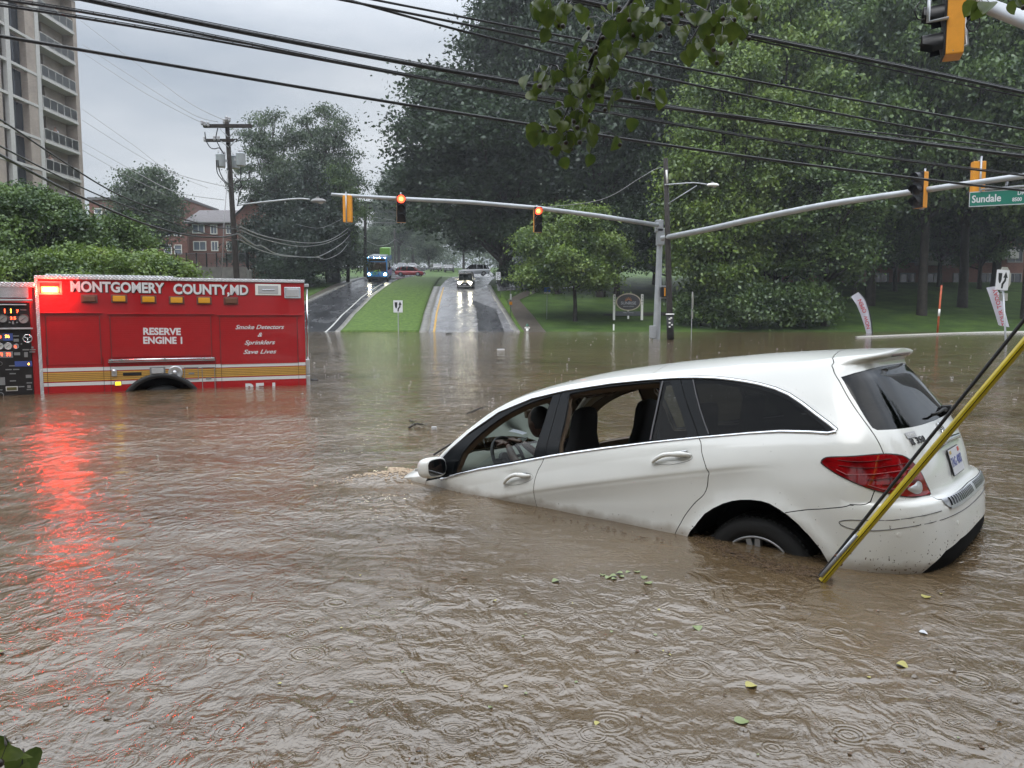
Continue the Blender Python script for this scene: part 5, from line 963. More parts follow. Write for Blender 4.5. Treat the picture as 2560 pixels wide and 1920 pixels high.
for seg, n in ((0, 7), (1, 5)):
    for i in range(n+(seg == 1)): p = fp[seg].lerp(fp[seg+1], i/n); mb = MB(); mb.box(p.x-.05, p.x+.05, p.y-.05, p.y+.05, p.z, p.z+1.6); mb.build('post', M['black_matte'], fr, M=FB)
    mb = MB(); 
    for i in range(n*7): p = fp[seg].lerp(fp[seg+1], (i+.5)/(n*7)); mb.box(p.x-.012, p.x+.012, p.y-.012, p.y+.012, p.z+.12, p.z+1.5)
    a, b = fp[seg], fp[seg+1]
    for h in (.12, 1.5): mb.tube([a+Vector((0, 0, h)), b+Vector((0, 0, h))], .03, 4)
    mb.build('panel', M['dark_grey'], fr, M=FB)
mm('rail_panel_d', (.22, .21, .20), .5)
# brick building behind the trees on the right
YB = 98.0; bx = lambda u: (u-1280)/1940*YB; bz = lambda v: 1.42+(785-v)*YB/1940
bl = empty('brick_apartments', (bx(2250), YB, 5), 0, 'dark red brick apartment building hidden behind the trees on the right', 'building'); BM = Matrix.Translation(-bl.location)
mb = MB(); mb.box(bx(1880), bx(2760), YB, YB+14, 2, bz(40)); mb.build('wall', M['red_brick'], bl, M=BM); mb = MB(); mb.box(bx(1875), bx(2765), YB-.3, YB+14.3, bz(40), bz(30)); mb.build('roof', M['roof_grey'], bl, M=BM)
for u in range(1930, 2720, 66):
    for v in range(110, 720, 64):
        cx = bx(u); z0, z1 = bz(v+34), bz(v); w_ = 1.7; o = mesh_obj('window', [BM @ Vector(q) for q in ((cx-w_/2, YB-.03, z0), (cx+w_/2, YB-.03, z0), (cx+w_/2, YB-.03, z1), (cx-w_/2, YB-.03, z1))], [(0, 1, 2, 3)], M['pane_dark'], bl); mb = MB(); t = .12
        for q in ((cx-w_/2-t, cx-w_/2, z0-t, z1+t), (cx+w_/2, cx+w_/2+t, z0-t, z1+t), (cx-w_/2, cx+w_/2, z1, z1+t), (cx-w_/2, cx+w_/2, z0-t, z0), (cx-.05, cx+.05, z0, z1)): mb.box(q[0], q[1], YB-.10, YB, q[2], q[3])
        mb.build('frame', M['rail_panel_d'], o, M=BM)
for u, v in ((2465, 330), (2190, 560), (2470, 650), (2320, 665)):
    cx = bx(u); z = bz(v); mb = MB(); mb.box(cx-2.2, cx+2.2, YB-1.6, YB-.02, z, z+.18); mb.box(cx-2.2, cx+2.2, YB-1.6, YB-1.54, z+.18, z+1.1); mb.box(cx-2.2, cx-2.14, YB-1.53, YB-.02, z+.18, z+1.1); mb.box(cx+2.14, cx+2.2, YB-1.53, YB-.02, z+.18, z+1.1); mb.build('balcony', M['tower_white'], bl, M=BM)
# ---------------------------------------------------------------- trees
def leaf_mat(name, dark, light, yellow=None, trans=.25):
    m = bpy.data.materials.new(name); m.use_nodes = True; nt = m.node_tree; nt.nodes.clear(); N = nt.nodes.new; L = nt.links.new
    o = N('ShaderNodeOutputMaterial'); g = N('ShaderNodeNewGeometry'); oi = N('ShaderNodeObjectInfo')
    ad = N('ShaderNodeVectorMath'); L(g.outputs['Position'], ad.inputs[0])
    n = N('ShaderNodeTexNoise'); n.inputs['Scale'].default_value = .55; n.inputs['Detail'].default_value = 7; n.inputs['Roughness'].default_value = .72; L(g.outputs['Position'], n.inputs['Vector'])
    r = N('ShaderNodeValToRGB'); e = r.color_ramp.elements; e[0].position = .40; e[0].color = (*dark, 1); e[1].position = .60; e[1].color = (*light, 1)
    if yellow: q = r.color_ramp.elements.new(.76); q.color = (*yellow, 1)
    L(n.outputs[0], r.inputs[0])
    df = N('ShaderNodeBsdfDiffuse'); L(r.outputs[0], df.inputs[0]); tr = N('ShaderNodeBsdfTranslucent'); L(r.outputs[0], tr.inputs[0]); gl = N('ShaderNodeBsdfGlossy'); gl.inputs['Roughness'].default_value = .32; gl.inputs[0].default_value = (.8, .85, .9, 1)
    mx1 = N('ShaderNodeMixShader'); mx1.inputs[0].default_value = trans; L(df.outputs[0], mx1.inputs[1]); L(tr.outputs[0], mx1.inputs[2]); mx2 = N('ShaderNodeMixShader'); mx2.inputs[0].default_value = .045; L(mx1.outputs[0], mx2.inputs[1]); L(gl.outputs[0], mx2.inputs[2]); L(mx2.outputs[0], o.inputs[0]); return m
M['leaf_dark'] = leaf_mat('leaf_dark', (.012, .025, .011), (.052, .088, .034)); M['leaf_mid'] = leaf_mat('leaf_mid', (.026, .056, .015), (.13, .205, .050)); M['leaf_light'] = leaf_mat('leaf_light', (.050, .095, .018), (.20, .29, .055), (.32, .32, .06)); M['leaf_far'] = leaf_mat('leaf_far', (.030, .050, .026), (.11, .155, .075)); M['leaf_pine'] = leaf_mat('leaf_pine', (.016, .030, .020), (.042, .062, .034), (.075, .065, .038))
M['bark'] = mat('bark', (.030, .024, .018), .85, var=.4, vscale=3, bump=(6, 1, .05))
def crown_cloud(rs, lobes, per, size, flat=.45, spray=0.0):
    """leaf quads spread through a set of lobes (cx,cy,cz,rx,rz): shell-heavy, ragged, in clumps"""
    allv = []
    for (cx, cy, cz, rx, rz_) in lobes:
        n = int(per*max(.3, rx*rx)*1.25); nc = max(8, int(n/34))
        d = rs.normal(size=(nc, 3)); d /= np.linalg.norm(d, axis=1)[:, None]; d[:, 2] = np.where(d[:, 2] < -.55, -d[:, 2]*.5, d[:, 2])
        rad = rs.uniform(.55, 1.06, nc)**.55; cc = d*rad[:, None]*np.array([rx, rx, rz_])+np.array([cx, cy, cz])
        idx_ = rs.randint(0, nc, n); cs = size*rs.uniform(1.4, 3.6, nc)
        off = rs.normal(size=(n, 3))*np.array([1, 1, .38])*cs[idx_][:, None]
        c = cc[idx_]+off; out = d[idx_]
        c[:, 2] -= spray*np.linalg.norm(off[:, :2], axis=1)*.4
        nrm = out*.55+rs.normal(size=(n, 3))*.75+np.array([0, 0, flat]); nrm /= np.linalg.norm(nrm, axis=1)[:, None]
        t = rs.normal(size=(n, 3)); a = np.cross(nrm, t); a /= np.linalg.norm(a, axis=1)[:, None]; b = np.cross(nrm, a); s = (size*rs.uniform(.6, 1.25, n))[:, None]
        allv.append(np.stack([c-a*s*.5, c+b*s*.32, c+a*s*.55, c-b*s*.32], 1).reshape(-1, 3))
    return np.concatenate(allv)
def quads_mesh(name, V_, m):
    n = len(V_)//4; me = bpy.data.meshes.new(name); me.vertices.add(len(V_)); me.vertices.foreach_set('co', V_.astype(np.float32).ravel()); me.loops.add(n*4); me.loops.foreach_set('vertex_index', np.arange(n*4, dtype=np.int32)); me.polygons.add(n); me.polygons.foreach_set('loop_start', np.arange(0, n*4, 4, dtype=np.int32)); me.polygons.foreach_set('loop_total', np.full(n, 4, dtype=np.int32)); me.materials.append(m); me.update(); me.validate(); return me
def limbs(rs, lobes, H0, r0, lean=0):
    mb = MB(); topz = max(l[2]+l[4]*.4 for l in lobes); cx = np.mean([l[0] for l in lobes]); cy = np.mean([l[1] for l in lobes])
    pts = [Vector((0, 0, -1.2)), Vector((0, 0, 0)), Vector((.05*r0, 0, H0*.5)), Vector((cx*.3, cy*.3, H0)), Vector((cx*.7, cy*.7, (H0+topz)/2)), Vector((cx, cy, topz))]
    mb.tube(pts, [r0*1.5, r0*1.15, r0*.95, r0*.85, r0*.5, r0*.12], 10)
    for l in lobes:
        tgt = Vector((l[0], l[1], l[2])); z0 = H0+(max(0, l[2]-H0))*rs.uniform(.05, .45); base = Vector((cx*.3*min(1, z0/H0), cy*.3, z0)); mid = base.lerp(tgt, .5)+Vector((rs.normal()*.4, rs.normal()*.4, rs.normal()*.3+.3)); mb.tube([base, mid, tgt], [r0*.42, r0*.26, r0*.10], 6)
        for k in range(5):
            d = Vector(rs.normal(size=3)).normalized(); d.z = abs(d.z)*.6; e = tgt+Vector((d.x*l[3], d.y*l[3], d.z*l[4]))*.85; s = mid.lerp(tgt, rs.uniform(.2, 1)); mb.tube([s, s.lerp(e, .5)+Vector((0, 0, .2)), e], [r0*.13, r0*.08, r0*.02], 4)
    return mb
TREES = {}
def tree_kind(key, seed, H, Wd, H0, nl, per, size, m, r0, shape='round', lob=(.26, .42), **kw):
    per = per*.62; size = size*1.22; nl = int(nl*1.6)
    rs = np.random.RandomState(seed); lobes = []
    for i in range(nl):
        f = (i+.5)/nl; z = H0+(H-H0)*(.08+.90*f); prof_ = {'round': math.sin(math.pi*(.12+.80*f))**.7, 'cone': (1-f)*.95+.08, 'column': .85*math.sin(math.pi*(.2+.72*f))**.5, 'spread': math.sin(math.pi*(.25+.68*f))**.5}[shape]
        R_ = Wd/2*prof_; a = i*2.399+rs.uniform(-.5, .5); rr = R_*rs.uniform(.25, .88)*rs.uniform(.85, 1.12); lr = max(.6, R_*rs.uniform(*lob)*(1.15-.3*rr/max(R_, .1))); lobes.append((math.cos(a)*rr, math.sin(a)*rr, z, lr, lr*rs.uniform(.55, .85)*(.55 if shape in ('spread', 'cone') else 1)))
    V_ = crown_cloud(rs, lobes, per, size, **kw); TREES[key] = (quads_mesh('crown', V_, m), limbs(rs, lobes, H0, r0), m); t = TREES[key][1]; o = t.build('trunk', M['bark']); TREES[key] = (TREES[key][0], o.data, H); bpy.data.objects.remove(o)
tree_kind('oak', 1, 24, 20, 1.4, 22, 620, .30, M['leaf_dark'], .45); tree_kind('oak2', 2, 26, 17, 6, 22, 640, .30, M['leaf_dark'], .40, 'column')
tree_kind('ivy', 3, 20, 11, 1.0, 26, 1500, .24, M['leaf_light'], .35, 'column'); tree_kind('mid', 4, 22, 13, 5, 20, 900, .27, M['leaf_mid'], .38); tree_kind('mid2', 5, 18, 11, 3, 18, 900, .26, M['leaf_mid'], .33, 'column')
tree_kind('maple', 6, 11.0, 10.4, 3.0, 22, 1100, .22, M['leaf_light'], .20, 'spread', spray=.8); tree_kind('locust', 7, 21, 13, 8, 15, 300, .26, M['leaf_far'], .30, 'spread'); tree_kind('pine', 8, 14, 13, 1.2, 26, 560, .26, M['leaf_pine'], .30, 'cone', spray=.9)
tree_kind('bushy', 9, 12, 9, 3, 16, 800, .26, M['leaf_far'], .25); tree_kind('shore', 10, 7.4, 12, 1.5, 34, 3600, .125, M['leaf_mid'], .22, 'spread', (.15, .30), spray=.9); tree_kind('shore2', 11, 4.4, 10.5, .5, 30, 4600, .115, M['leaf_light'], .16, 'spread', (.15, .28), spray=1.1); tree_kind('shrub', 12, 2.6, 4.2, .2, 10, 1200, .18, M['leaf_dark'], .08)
def tree(key, name, loc, rot, s, label, group=None, sz=None, leaf=None):
    cm, tm, H = TREES[key]; t = empty(name, loc, rot, label, 'tree' if 'shrub' not in name and 'hedge' not in name else 'shrub', group); t.scale = (s, s, sz or s)
    for nm, me in (('trunk', tm), ('crown', cm)): o = bpy.data.objects.new(nm, me); COL.objects.link(o); o.parent = t
    if leaf: o.material_slots[0].link = 'OBJECT'; o.material_slots[0].material = M[leaf]
    return t
def at(u, Y, dz=0): x = (u-1280)/1940*Y; return Vector((x, Y, float(prof_f(Y))+dz))
TL = [('oak','oak_tree',1258,97,.3,1.55,1.22,'great dark oak overhanging the right carriageway',None),
 ('mid2','understorey_tree',1392,86,2.2,.9,.7,'dark low tree closing the gap behind the light maple','leaf_dark'),
 ('mid2','understorey_tree',1540,84,.7,.95,.8,'dark low tree behind the oval sign','leaf_dark'),
 ('mid2','understorey_tree',1668,80,3.1,.95,.85,'dark low tree behind the mast pole','leaf_dark'),
 ('oak2','oak_tree',1352,93,1.9,1.3,1.55,'tallest dark tree behind the hanging branch',None),
 ('oak2','oak_tree',1500,84,.7,1.15,1.45,'dark tree between the oval sign and the light maple',None),
 ('oak','oak_tree',1640,95,2.2,1.25,1.7,'dark tall tree behind the mast pole',None),
 ('maple','maple_tree',1437,68.5,.4,.93,.92,'light green maple on the lawn beside the oval sign',None),
 ('ivy','vine_covered_tree',1800,66,.2,1.05,1.15,'tall yellow green vine covered tree right of the wooden pole',None),
 ('ivy','vine_covered_tree',1925,71,2.0,1.2,1.5,'highest vine covered tree behind the first one',None),
 ('mid2','shrubby_tree',2060,66,1.0,1.0,.95,'leafy green tree above the leaning flag that reads OPEN',None),
 ('mid','shade_tree',2170,78,.5,1.2,1.5,'shade tree behind the leaning OPEN flag',None),
 ('mid','shade_tree',2300,72,2.6,1.1,1.45,'ivy trunked shade tree beside the orange marker pole',None),
 ('oak2','shade_tree',2400,77,1.4,1.1,1.25,'dark shade tree with a flared trunk on the right lawn',None),
 ('mid','shade_tree',2560,70,3.3,1.1,1.4,'green tree above the right hand keep right sign',None),
 ('oak','shade_tree',2480,90,.1,1.25,1.7,'dark tree at the far right behind the brick apartments corner',None),
 ('oak','shade_tree',2050,90,4.1,1.25,1.7,'dark tree behind the vine covered trees',None),
 ('mid','shade_tree',2700,66,1.1,1.0,1.1,'tree just past the right edge of the lawn',None),
 ('mid2','understorey_tree',2230,88,1.5,.75,.75,'low leafy tree against the brick apartments left of the orange pole',None),
 ('mid2','understorey_tree',2440,90,2.5,.75,.72,'low leafy tree against the brick apartments right of the orange pole',None),
 ('bushy','understorey_tree',2130,84,.5,.9,.8,'round low tree behind the OPEN flag',None),
 ('bushy','understorey_tree',2340,92,.9,1.0,.95,'round low tree behind the orange marker pole',None),
 ('oak2','shade_tree',1780,88,3.6,1.25,1.6,'dark tree left behind the tallest vine covered tree',None),
 ('locust','locust_tree',690,104,.6,.82,1.03,'open branched tree rising beside the wooden pole',None),
 ('locust','locust_tree',822,104,2.5,.85,1.07,'open branched tree left of the yellow backed signal',None),
 ('mid2','dense_tree',850,100,2.5,.72,.80,'dense green tree beside the left carriageway',None),
 ('pine','hemlock_tree',700,97,.2,.95,.95,'broad drooping hemlock behind the fire engine',None),
 ('pine','hemlock_tree',785,95,1.7,1.0,1.08,'taller drooping hemlock beside the left carriageway',None),
 ('bushy','bushy_tree',386,100,.9,1.0,1.18,'round bushy tree in front of the flat roofed brick block',None),
 ('shore','spreading_tree',60,36,.5,1.0,1.0,'dark green spreading tree at the left behind the pump panel',None),
 ('shore2','spreading_tree',222,34,1.8,1.05,1.05,'light green spreading tree over the roof of the fire engine',None),
 ('shore2','spreading_tree',105,31,.2,.95,.95,'low light green tree above the flashing red lamp',None)]
for key, nm, u, Y, rot, s, sz, lab, g in TL: tree(key, nm, at(u, Y) if Y > 55 else Vector(((u-1280)/1940*Y, Y, -.3)), rot, s, lab, None, sz, g)
rsw = np.random.RandomState(77); lw = [(rsw.uniform(-230, 120), rsw.uniform(215, 300), 0, rsw.uniform(5, 9), rsw.uniform(4, 7)) for _ in range(110)]; lw = [(a, b, float(prof_f(b))+rsw.uniform(2, 7)+(5 if a < -60 else 0), c, d) for a, b, _, c, d in lw]
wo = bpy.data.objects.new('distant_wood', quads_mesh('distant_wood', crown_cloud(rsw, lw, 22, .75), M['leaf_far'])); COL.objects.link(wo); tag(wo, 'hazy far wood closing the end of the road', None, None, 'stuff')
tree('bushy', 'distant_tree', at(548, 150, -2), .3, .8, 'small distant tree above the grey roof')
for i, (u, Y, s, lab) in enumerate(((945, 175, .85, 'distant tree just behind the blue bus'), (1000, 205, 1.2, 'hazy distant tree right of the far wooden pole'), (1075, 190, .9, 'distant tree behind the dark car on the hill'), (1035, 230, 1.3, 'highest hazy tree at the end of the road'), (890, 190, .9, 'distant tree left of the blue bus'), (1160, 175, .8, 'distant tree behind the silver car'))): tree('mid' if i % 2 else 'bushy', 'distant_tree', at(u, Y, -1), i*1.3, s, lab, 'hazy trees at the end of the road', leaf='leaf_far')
for u, Y, s, lab in ((700, 90, 1.1, 'dark shrub under the left hemlock'), (750, 91, 1.2, 'dark shrub under the taller hemlock'), (1290, 92, 1.0, 'dark shrub beside the driveway'), (1325, 88, .8, 'dark shrub left of the maple'), (1750, 66, 1.1, 'shrub at the foot of the vine covered tree'), (1905, 64.5, 1.2, 'shrub dipping into the flood under the leafy tree'), (2010, 65, 1.3, 'shrub left of the leaning OPEN flag'), (1850, 64.5, 1.3, 'shrub between the vine covered trees')): tree('shrub', 'shrub', at(u, Y), s*3, s, lab, None, None, 'leaf_mid' if u > 1700 else None)
# the trees and low block behind the camera that the glass and paint reflect
for i, (x, y, s) in enumerate(((-22, -24, 1.0), (-9, -22, 1.1), (3, -11, .8), (16, -20, 1.0), (30, -26, 1.1), (30, -6, .9), (-30, -8, 1.0), (-13, -9, .75), (36, 12, .85))): tree('oak2' if i % 2 else 'oak', 'roadside_tree', Vector((x, y, .4)), i*.9, s, 'tree on the near bank behind the photographer', 'trees on the near bank')
# ---------------------------------------------------------------- traffic signals on the mast arms
mm('lens_red_on', (1, .05, .02), .4, emis=(1, .05, .02), es=4.5); mm('lens_red_core', (1, .4, .1), .4, emis=(1, .25, .04), es=7); mm('lens_off', (.02, .012, .01), .3); mm('sign_white', (.66, .67, .70), .35); mm('sign_black', (.006, .006, .008), .45); mm('sign_green', (.006, .17, .115), .35); mm('sign_back', (.36, .35, .31), .45, metal=.3, var=.12); mm('insulator', (.4, .4, .42), .3); mm('transformer', (.42, .46, .49), .4, var=.08, vscale=3)
MP = W0(1641, 848); MP.z = 0; YM = MP.y
mast = empty('mast_arm_pole', MP, 0, 'tall galvanised signal mast pole carrying two long arms out of the flood', 'signal pole')
MM = Matrix.Translation(-MP); topz = P(1651, 556, YM).z
mb = MB(); nn = 12; mb.tube([(MP.x, YM, -.8), (MP.x, YM, 0), (P(1651, 556, YM).x, YM, topz)], [.225, .215, .150], nn, True, False); mb.build('pole', M['galvanised'], mast, M=MM)
mb = MB(); mb.tube([(P(1651, 556, YM).x, YM, topz), (P(1651, 548, YM).x, YM, topz+.17)], [.20, .03], 12); mb.build('cap', M['galvanised'], mast, M=MM)
Lh = [(1645, 562, 43.5), (1500, 540, 41.6), (1345, 520, 40.0), (1170, 505, 38.2), (1003, 497, 36.4), (900, 491, 35.3), (828, 486, 34.8)]
pts = [P(*q) for q in Lh]; pts[0].z = P(1645, 563, 43.5).z; mb = MB(); mb.tube(pts, [.125, .118, .108, .10, .09, .08, .07], 14); mb.build('arm', M['galvanised'], mast, M=MM)
Rh = [(1655, 596, 43.4), (1679, 591, 42.5), (1780, 571, 38.2), (1860, 553, 35.6), (1970, 530, 33), (2081, 509, 31), (2180, 494, 29.6), (2278, 480, 28.4), (2430, 458, 26.7), (2560, 440, 25), (2700, 425, 23.5)]
pts = [P(*q) for q in Rh]; mb = MB(); mb.tube(smooth_poly(pts, 3), list(np.linspace(.155, .085, (len(pts)-1)*3+1)), 16); mb.build('arm', M['galvanised'], mast, M=MM)
for (u, v, hh) in ((1651, 592, .46), (1648, 565, .32)): c = P(u, v, YM-.1); mb = MB(); mb.bbox(c.x-.20, c.x+.20, YM-.30, YM+.25, c.z-hh, c.z+hh, .03); mb.build('arm_clamp', M['galvanised'], mast, M=MM)
c = P(1631, 830, YM-.5); mb = MB(); mb.bbox(c.x-.17, c.x+.17, c.y-.12, c.y+.12, c.z-.36, c.z+.36, .03); mb.build('control_box', M['galvanised'], mast, M=MM)
mb = MB(); mb.box(c.x-.17, c.x-.03, c.y-.05, c.y+.05, -.5, c.z-.36); mb.build('conduit', M['white_paint'], mast, M=MM)
def signal(loc, h, facing, lit, label, tilt=0, pipe=True, name='traffic_signal'):
    """three lens vertical head; h = height; facing = direction the lenses look (world xy angle)"""
    t = empty(name, loc, facing, label, 'traffic light', 'traffic lights on the mast arms'); s = h/1.07; d = .19*s; w = .172*s
    # local: lenses look along -y
    mb = MB(); mb.bbox(-w, w, -.02*s, d, -h/2, h/2, .02*s); mb.build('housing', M['signal_yellow'], t)
    mb = MB(); mb.bbox(-w*1.0, w*1.0, -.045*s, -.0205*s, -h/2, h/2, .008*s); mb.build('door', M['sign_black'], t)
    for k in range(3):
        z = h/3*(1-k); on = lit and k == 0; mb = MB(); Mx = Matrix.Translation((0, -.046*s, z)) @ Matrix.Rotation(R(90), 4, 'X')
        mb.lathe([(0, .025*s), (.09*s, .018*s), (.15*s, .0)], 20, Mx); mb.build('lens', M['lens_red_on'] if on else M['lens_off'], t)
        if on: mb = MB(); mb.lathe([(0, .032*s), (.075*s, .026*s)], 16, Mx); mb.build('lamp_core', M['lens_red_core'], t)
        mb = MB(); n = 18; vs = []
        for i in range(n+1):
            a = R(-35)+R(250)*i/n; L_ = .26*s*(.35+.65*math.sin(max(0, min(math.pi, (a+R(35))*180/250)))); L_ = .24*s if R(0) < a < R(180) else .12*s; vs += [(.155*s*math.cos(a), -.046*s, z+.155*s*math.sin(a)), (.155*s*math.cos(a), -.046*s-L_, z+.155*s*math.sin(a)-.02*s)]
        mb.add(vs, [(2*i, 2*i+1, 2*i+3, 2*i+2) for i in range(n)], True); mb.build('visor', M['sign_black'], t)
    if pipe: mb = MB(); mb.tube([(0, d+.07*s, -h/2-.02), (0, d+.07*s, h/2+.12*s)], .028*s, 8); mb.tube([(0, d+.07*s, -h/2-.01), (0, d*.5, -h/2-.02)], .025*s, 6); mb.tube([(0, d+.07*s, h/2+.01), (0, d*.5, h/2+.01)], .025*s, 6); mb.build('bracket', M['galvanised'], t)
    return t
signal(P(871, 523, 34.95), 1.16, R(172), False, 'yellow backed signal head at the tip of the left arm')
a = signal(P(1003, 521, 36.2), 1.26, R(10), True, 'red lit signal head nearest the tip of the left arm')
a = signal(P(1345, 549, 39.8), 1.26, R(10), True, 'red lit signal head over the right carriageway')
a = signal(P(2297, 475, 28.0), 1.26, R(-62), False, 'dark signal head seen from its side on the right arm')
a = signal(P(2441, 452, 27.6), 1.27, R(172), False, 'yellow backed signal head behind the green street name sign')
# big pair on the nearer mast arm, top right
near = empty('mast_arm_pole', P(2700, 180, 7.5), 0, 'nearer mast arm entering at the top right corner', 'signal pole'); NM = Matrix.Translation(-near.location)
mb = MB(); mb.tube([P(2350, -40, 9.9), P(2450, 8, 9.5), P(2560, 50, 8.9), P(2700, 105, 8.2)], [.075, .08, .085, .09], 16); mb.build('arm', M['galvanised'], near, M=NM)
mb = MB(); q = P(2700, 105, 8.2); mb.tube([q+Vector((0, 0, .4)), Vector((q.x, q.y, -.8))], [.13, .16], 14); mb.build('pole', M['galvanised'], near, M=NM)
signal(P(2368, 40, 9.6), .98, R(248), False, 'large yellow signal head cut by the top edge, lenses turned left', 0, False)
signal(P(2405, -38, 9.9), .98, R(60), False, 'large dark signal head beside the big yellow one at the top', 0, False)
t = empty('signal_bracket', P(2368, 40, 9.6), 0, 'pair of grey hanger brackets and looped cable of the large signal', 'bracket'); TB = Matrix.Translation(-t.location)
for A_ in (((2325, -20), (2320, 55), (2370, 45)), ((2410, 36), (2418, 112), (2380, 128))): mb = MB(); mb.tube([P(u, v, 9.45) for u, v in A_], .022, 8); mb.build('hanger', M['galvanised'], t, M=TB)
for A_ in (((2300, 5), (2287, 25), (2295, 48), (2312, 48)), ((2425, 45), (2416, 60), (2423, 76), (2440, 74), (2450, 50), (2438, 36), (2420, 50))): mb = MB(); mb.tube(smooth_poly([P(u, v, 9.4) for u, v in A_], 5), .008, 6); mb.build('loop_cable', M['cable'], t, M=TB)
# pedestrian signal
c = P(1661, 730, YM-.3); t = empty('pedestrian_signal', c, 0, 'small pedestrian signal with yellow edge between mast pole and wooden pole', 'pedestrian signal'); mb = MB(); mb.bbox(-.20, .20, -.15, .15, -.27, .27, .02); mb.build('housing', M['sign_black'], t); mb = MB(); mb.box(-.04, .03, -.17, -.152, -.23, .23); mb.build('edge', M['signal_yellow'], t)
for z in (-.33, .33): mb = MB(); mb.box(-.30, .22, -.03, .03, z-.03, z+.03); mb.build('bracket', M['galvanised'], t)
# street name sign
A0, A1 = P(2424, 499, 26.8), P(2640, 486, 24.2); ex = (A1-A0); L_ = ex.length; ex.normalize(); nz_ = Vector((-ex.y, ex.x, 0)).normalized()*-1; ez = Vector((0, 0, 1)); ex2 = Vector((ex.x, ex.y, 0)).normalized()
sg = empty('street_name_sign', A0, 0, 'green street name sign reading Sundale hanging under the right arm', 'street sign'); FM = Matrix(((ex.x, ez.x, nz_.x, 0), (ex.y, ez.y, nz_.y, 0), (ex.z, ez.z, nz_.z, 0), (0, 0, 0, 1)))
mb = MB(); mb.box(0, L_, -.25, .25, 0, .02); mb.build('border', M['sign_white'], sg, M=FM); mb = MB(); mb.box(.028, L_-.028, -.222, .222, .019, .026); mb.build('face', M['sign_green'], sg, M=FM)
text_mesh('lettering', 'Sundale', .34, M['sign_white'], sg, FM @ Matrix.Translation((.10, -.01, .029)), .002, .006, 0, 'LEFT', .98); text_mesh('lettering', 'DR', .19, M['sign_white'], sg, FM @ Matrix.Translation((1.66, .115, .029)), .002, .004, 0, 'LEFT', .95); text_mesh('lettering', '8500', .165, M['sign_white'], sg, FM @ Matrix.Translation((1.50, -.09, .029)), .002, .004, 0, 'LEFT', .95)
mb = MB(); mb.tube([FM @ Vector((.45, .30, .05)), FM @ Vector((L_+.3, .33, .05))], .035, 8); mb.tube([FM @ Vector((1.28, .30, .05)), FM @ Vector((1.28, .50, .0))], .04, 6); mb.tube([FM @ Vector((.45, .30, .05)), FM @ Vector((.4, .22, .02))], .03, 6); mb.build('hanger', M['galvanised'], sg)
# ---------------------------------------------------------------- wooden poles
def pole(u0, v0, u1, v1, Y, r0, r1, label, cat='utility pole', name='utility_pole', z0=None):
    a, b = P(u0, v0, Y), P(u1, v1, Y); a.z = z0 if z0 is not None else a.z; t = empty(name, a, 0, label, cat); mb = MB(); mb.tube([(0, 0, -.6), (0, 0, 0), (b-a)*.5, b-a], [r0*1.03, r0, (r0+r1)/2, r1], 14); mb.build('pole', M['wood_pole'], t); return t, Matrix.Translation(-a)
p1, PM = pole(598, 720, 567, 300, 36, .155, .095, 'tall wooden utility pole with three grey transformers behind the fire engine', z0=0)
mb = MB(); a, b = P(509, 315, 35.8), P(629, 314, 35.8); mb.tube([a, b], .0, 4); mb = MB(); mb.box(a.x, b.x, a.y-.08, a.y+.08, a.z-.07, a.z+.07); mb.build('crossarm', M['wood_pole'], p1, M=PM)
mb = MB(); a, b = P(513, 351, 35.8), P(592, 346, 35.8); mb.box(a.x, b.x, a.y-.06, a.y+.06, a.z-.06, a.z+.06); mb.build('crossarm', M['wood_pole'], p1, M=PM)
for A_ in (((550, 322), (570, 342)), ((592, 322), (574, 342)), ((551, 352), (572, 368)), ((590, 350), (575, 366))): mb = MB(); mb.tube([P(u, v, 35.75) for u, v in A_], .025, 6); mb.build('brace', M['galvanised'], p1, M=PM)
for u, v in ((505, 306), (512, 309), (520, 310), (566, 296), (573, 298), (560, 302), (512, 347), (536, 345), (546, 345), (560, 384), (600, 380), (596, 384)):
    c = P(u, v, 35.7); mb = MB(); mb.lathe([(.0, -.12), (.045, -.12), (.07, -.04), (.04, 0), (.075, .04), (.03, .10), (0, .11)], 10, Matrix.Translation(c)); mb.build('insulator', M['insulator'], p1, M=PM)
for u, v, Y in ((551.5, 402, 35.6), (602, 399, 35.6), (588, 406, 36.5)):
    c = P(u, v, Y); tr = empty('transformer'); tr.parent = p1; tr.location = PM @ c; mb = MB(); mb.lathe([(0, -.28), (.19, -.28), (.20, -.26), (.205, .22), (.215, .24), (.215, .26), (.17, .30), (0, .31)], 24); mb.build('tank', M['transformer'], tr)
    for dx in (-.09, .08): mb = MB(); mb.tube([(dx, 0, .28), (dx, 0, .46)], [.04, .02], 8); mb.build('bushing', M['insulator'], tr)
    sgn = 1 if u < 580 else -1; mb = MB(); mb.box(min(.1*sgn, .30*sgn), max(.1*sgn, .30*sgn), -.04, .04, -.05, .05); mb.build('mount', M['galvanised'], tr)
for A_ in ([(541, 400), (543, 430), (556, 450), (575, 465), (583, 470)], [(545, 400), (548, 425), (562, 452), (582, 462)], [(624, 425), (622, 445), (612, 452), (592, 452), (585, 462)], [(601, 415), (602, 440), (598, 452), (585, 462), (598, 470), (604, 460)], [(610, 465), (600, 480), (596, 500), (594, 515)], [(586, 434), (592, 445), (600, 452), (604, 466), (592, 476)], [(512, 330), (515, 350), (525, 368), (536, 372), (548, 370), (556, 380)], [(545, 318), (540, 345), (548, 365), (560, 385)]):
    mb = MB(); mb.tube(smooth_poly([P(u, v, 35.4) for u, v in A_], 5), .022, 6); mb.build('jumper_cable', M['cable'], p1, M=PM)
mb = MB(); mb.tube([P(570, 425, 35.7), P(560, 560, 35.0), P(553, 712, 34.2)], .02, 5); mb.build('guy_wire', M['wet_cable'], p1, M=PM)
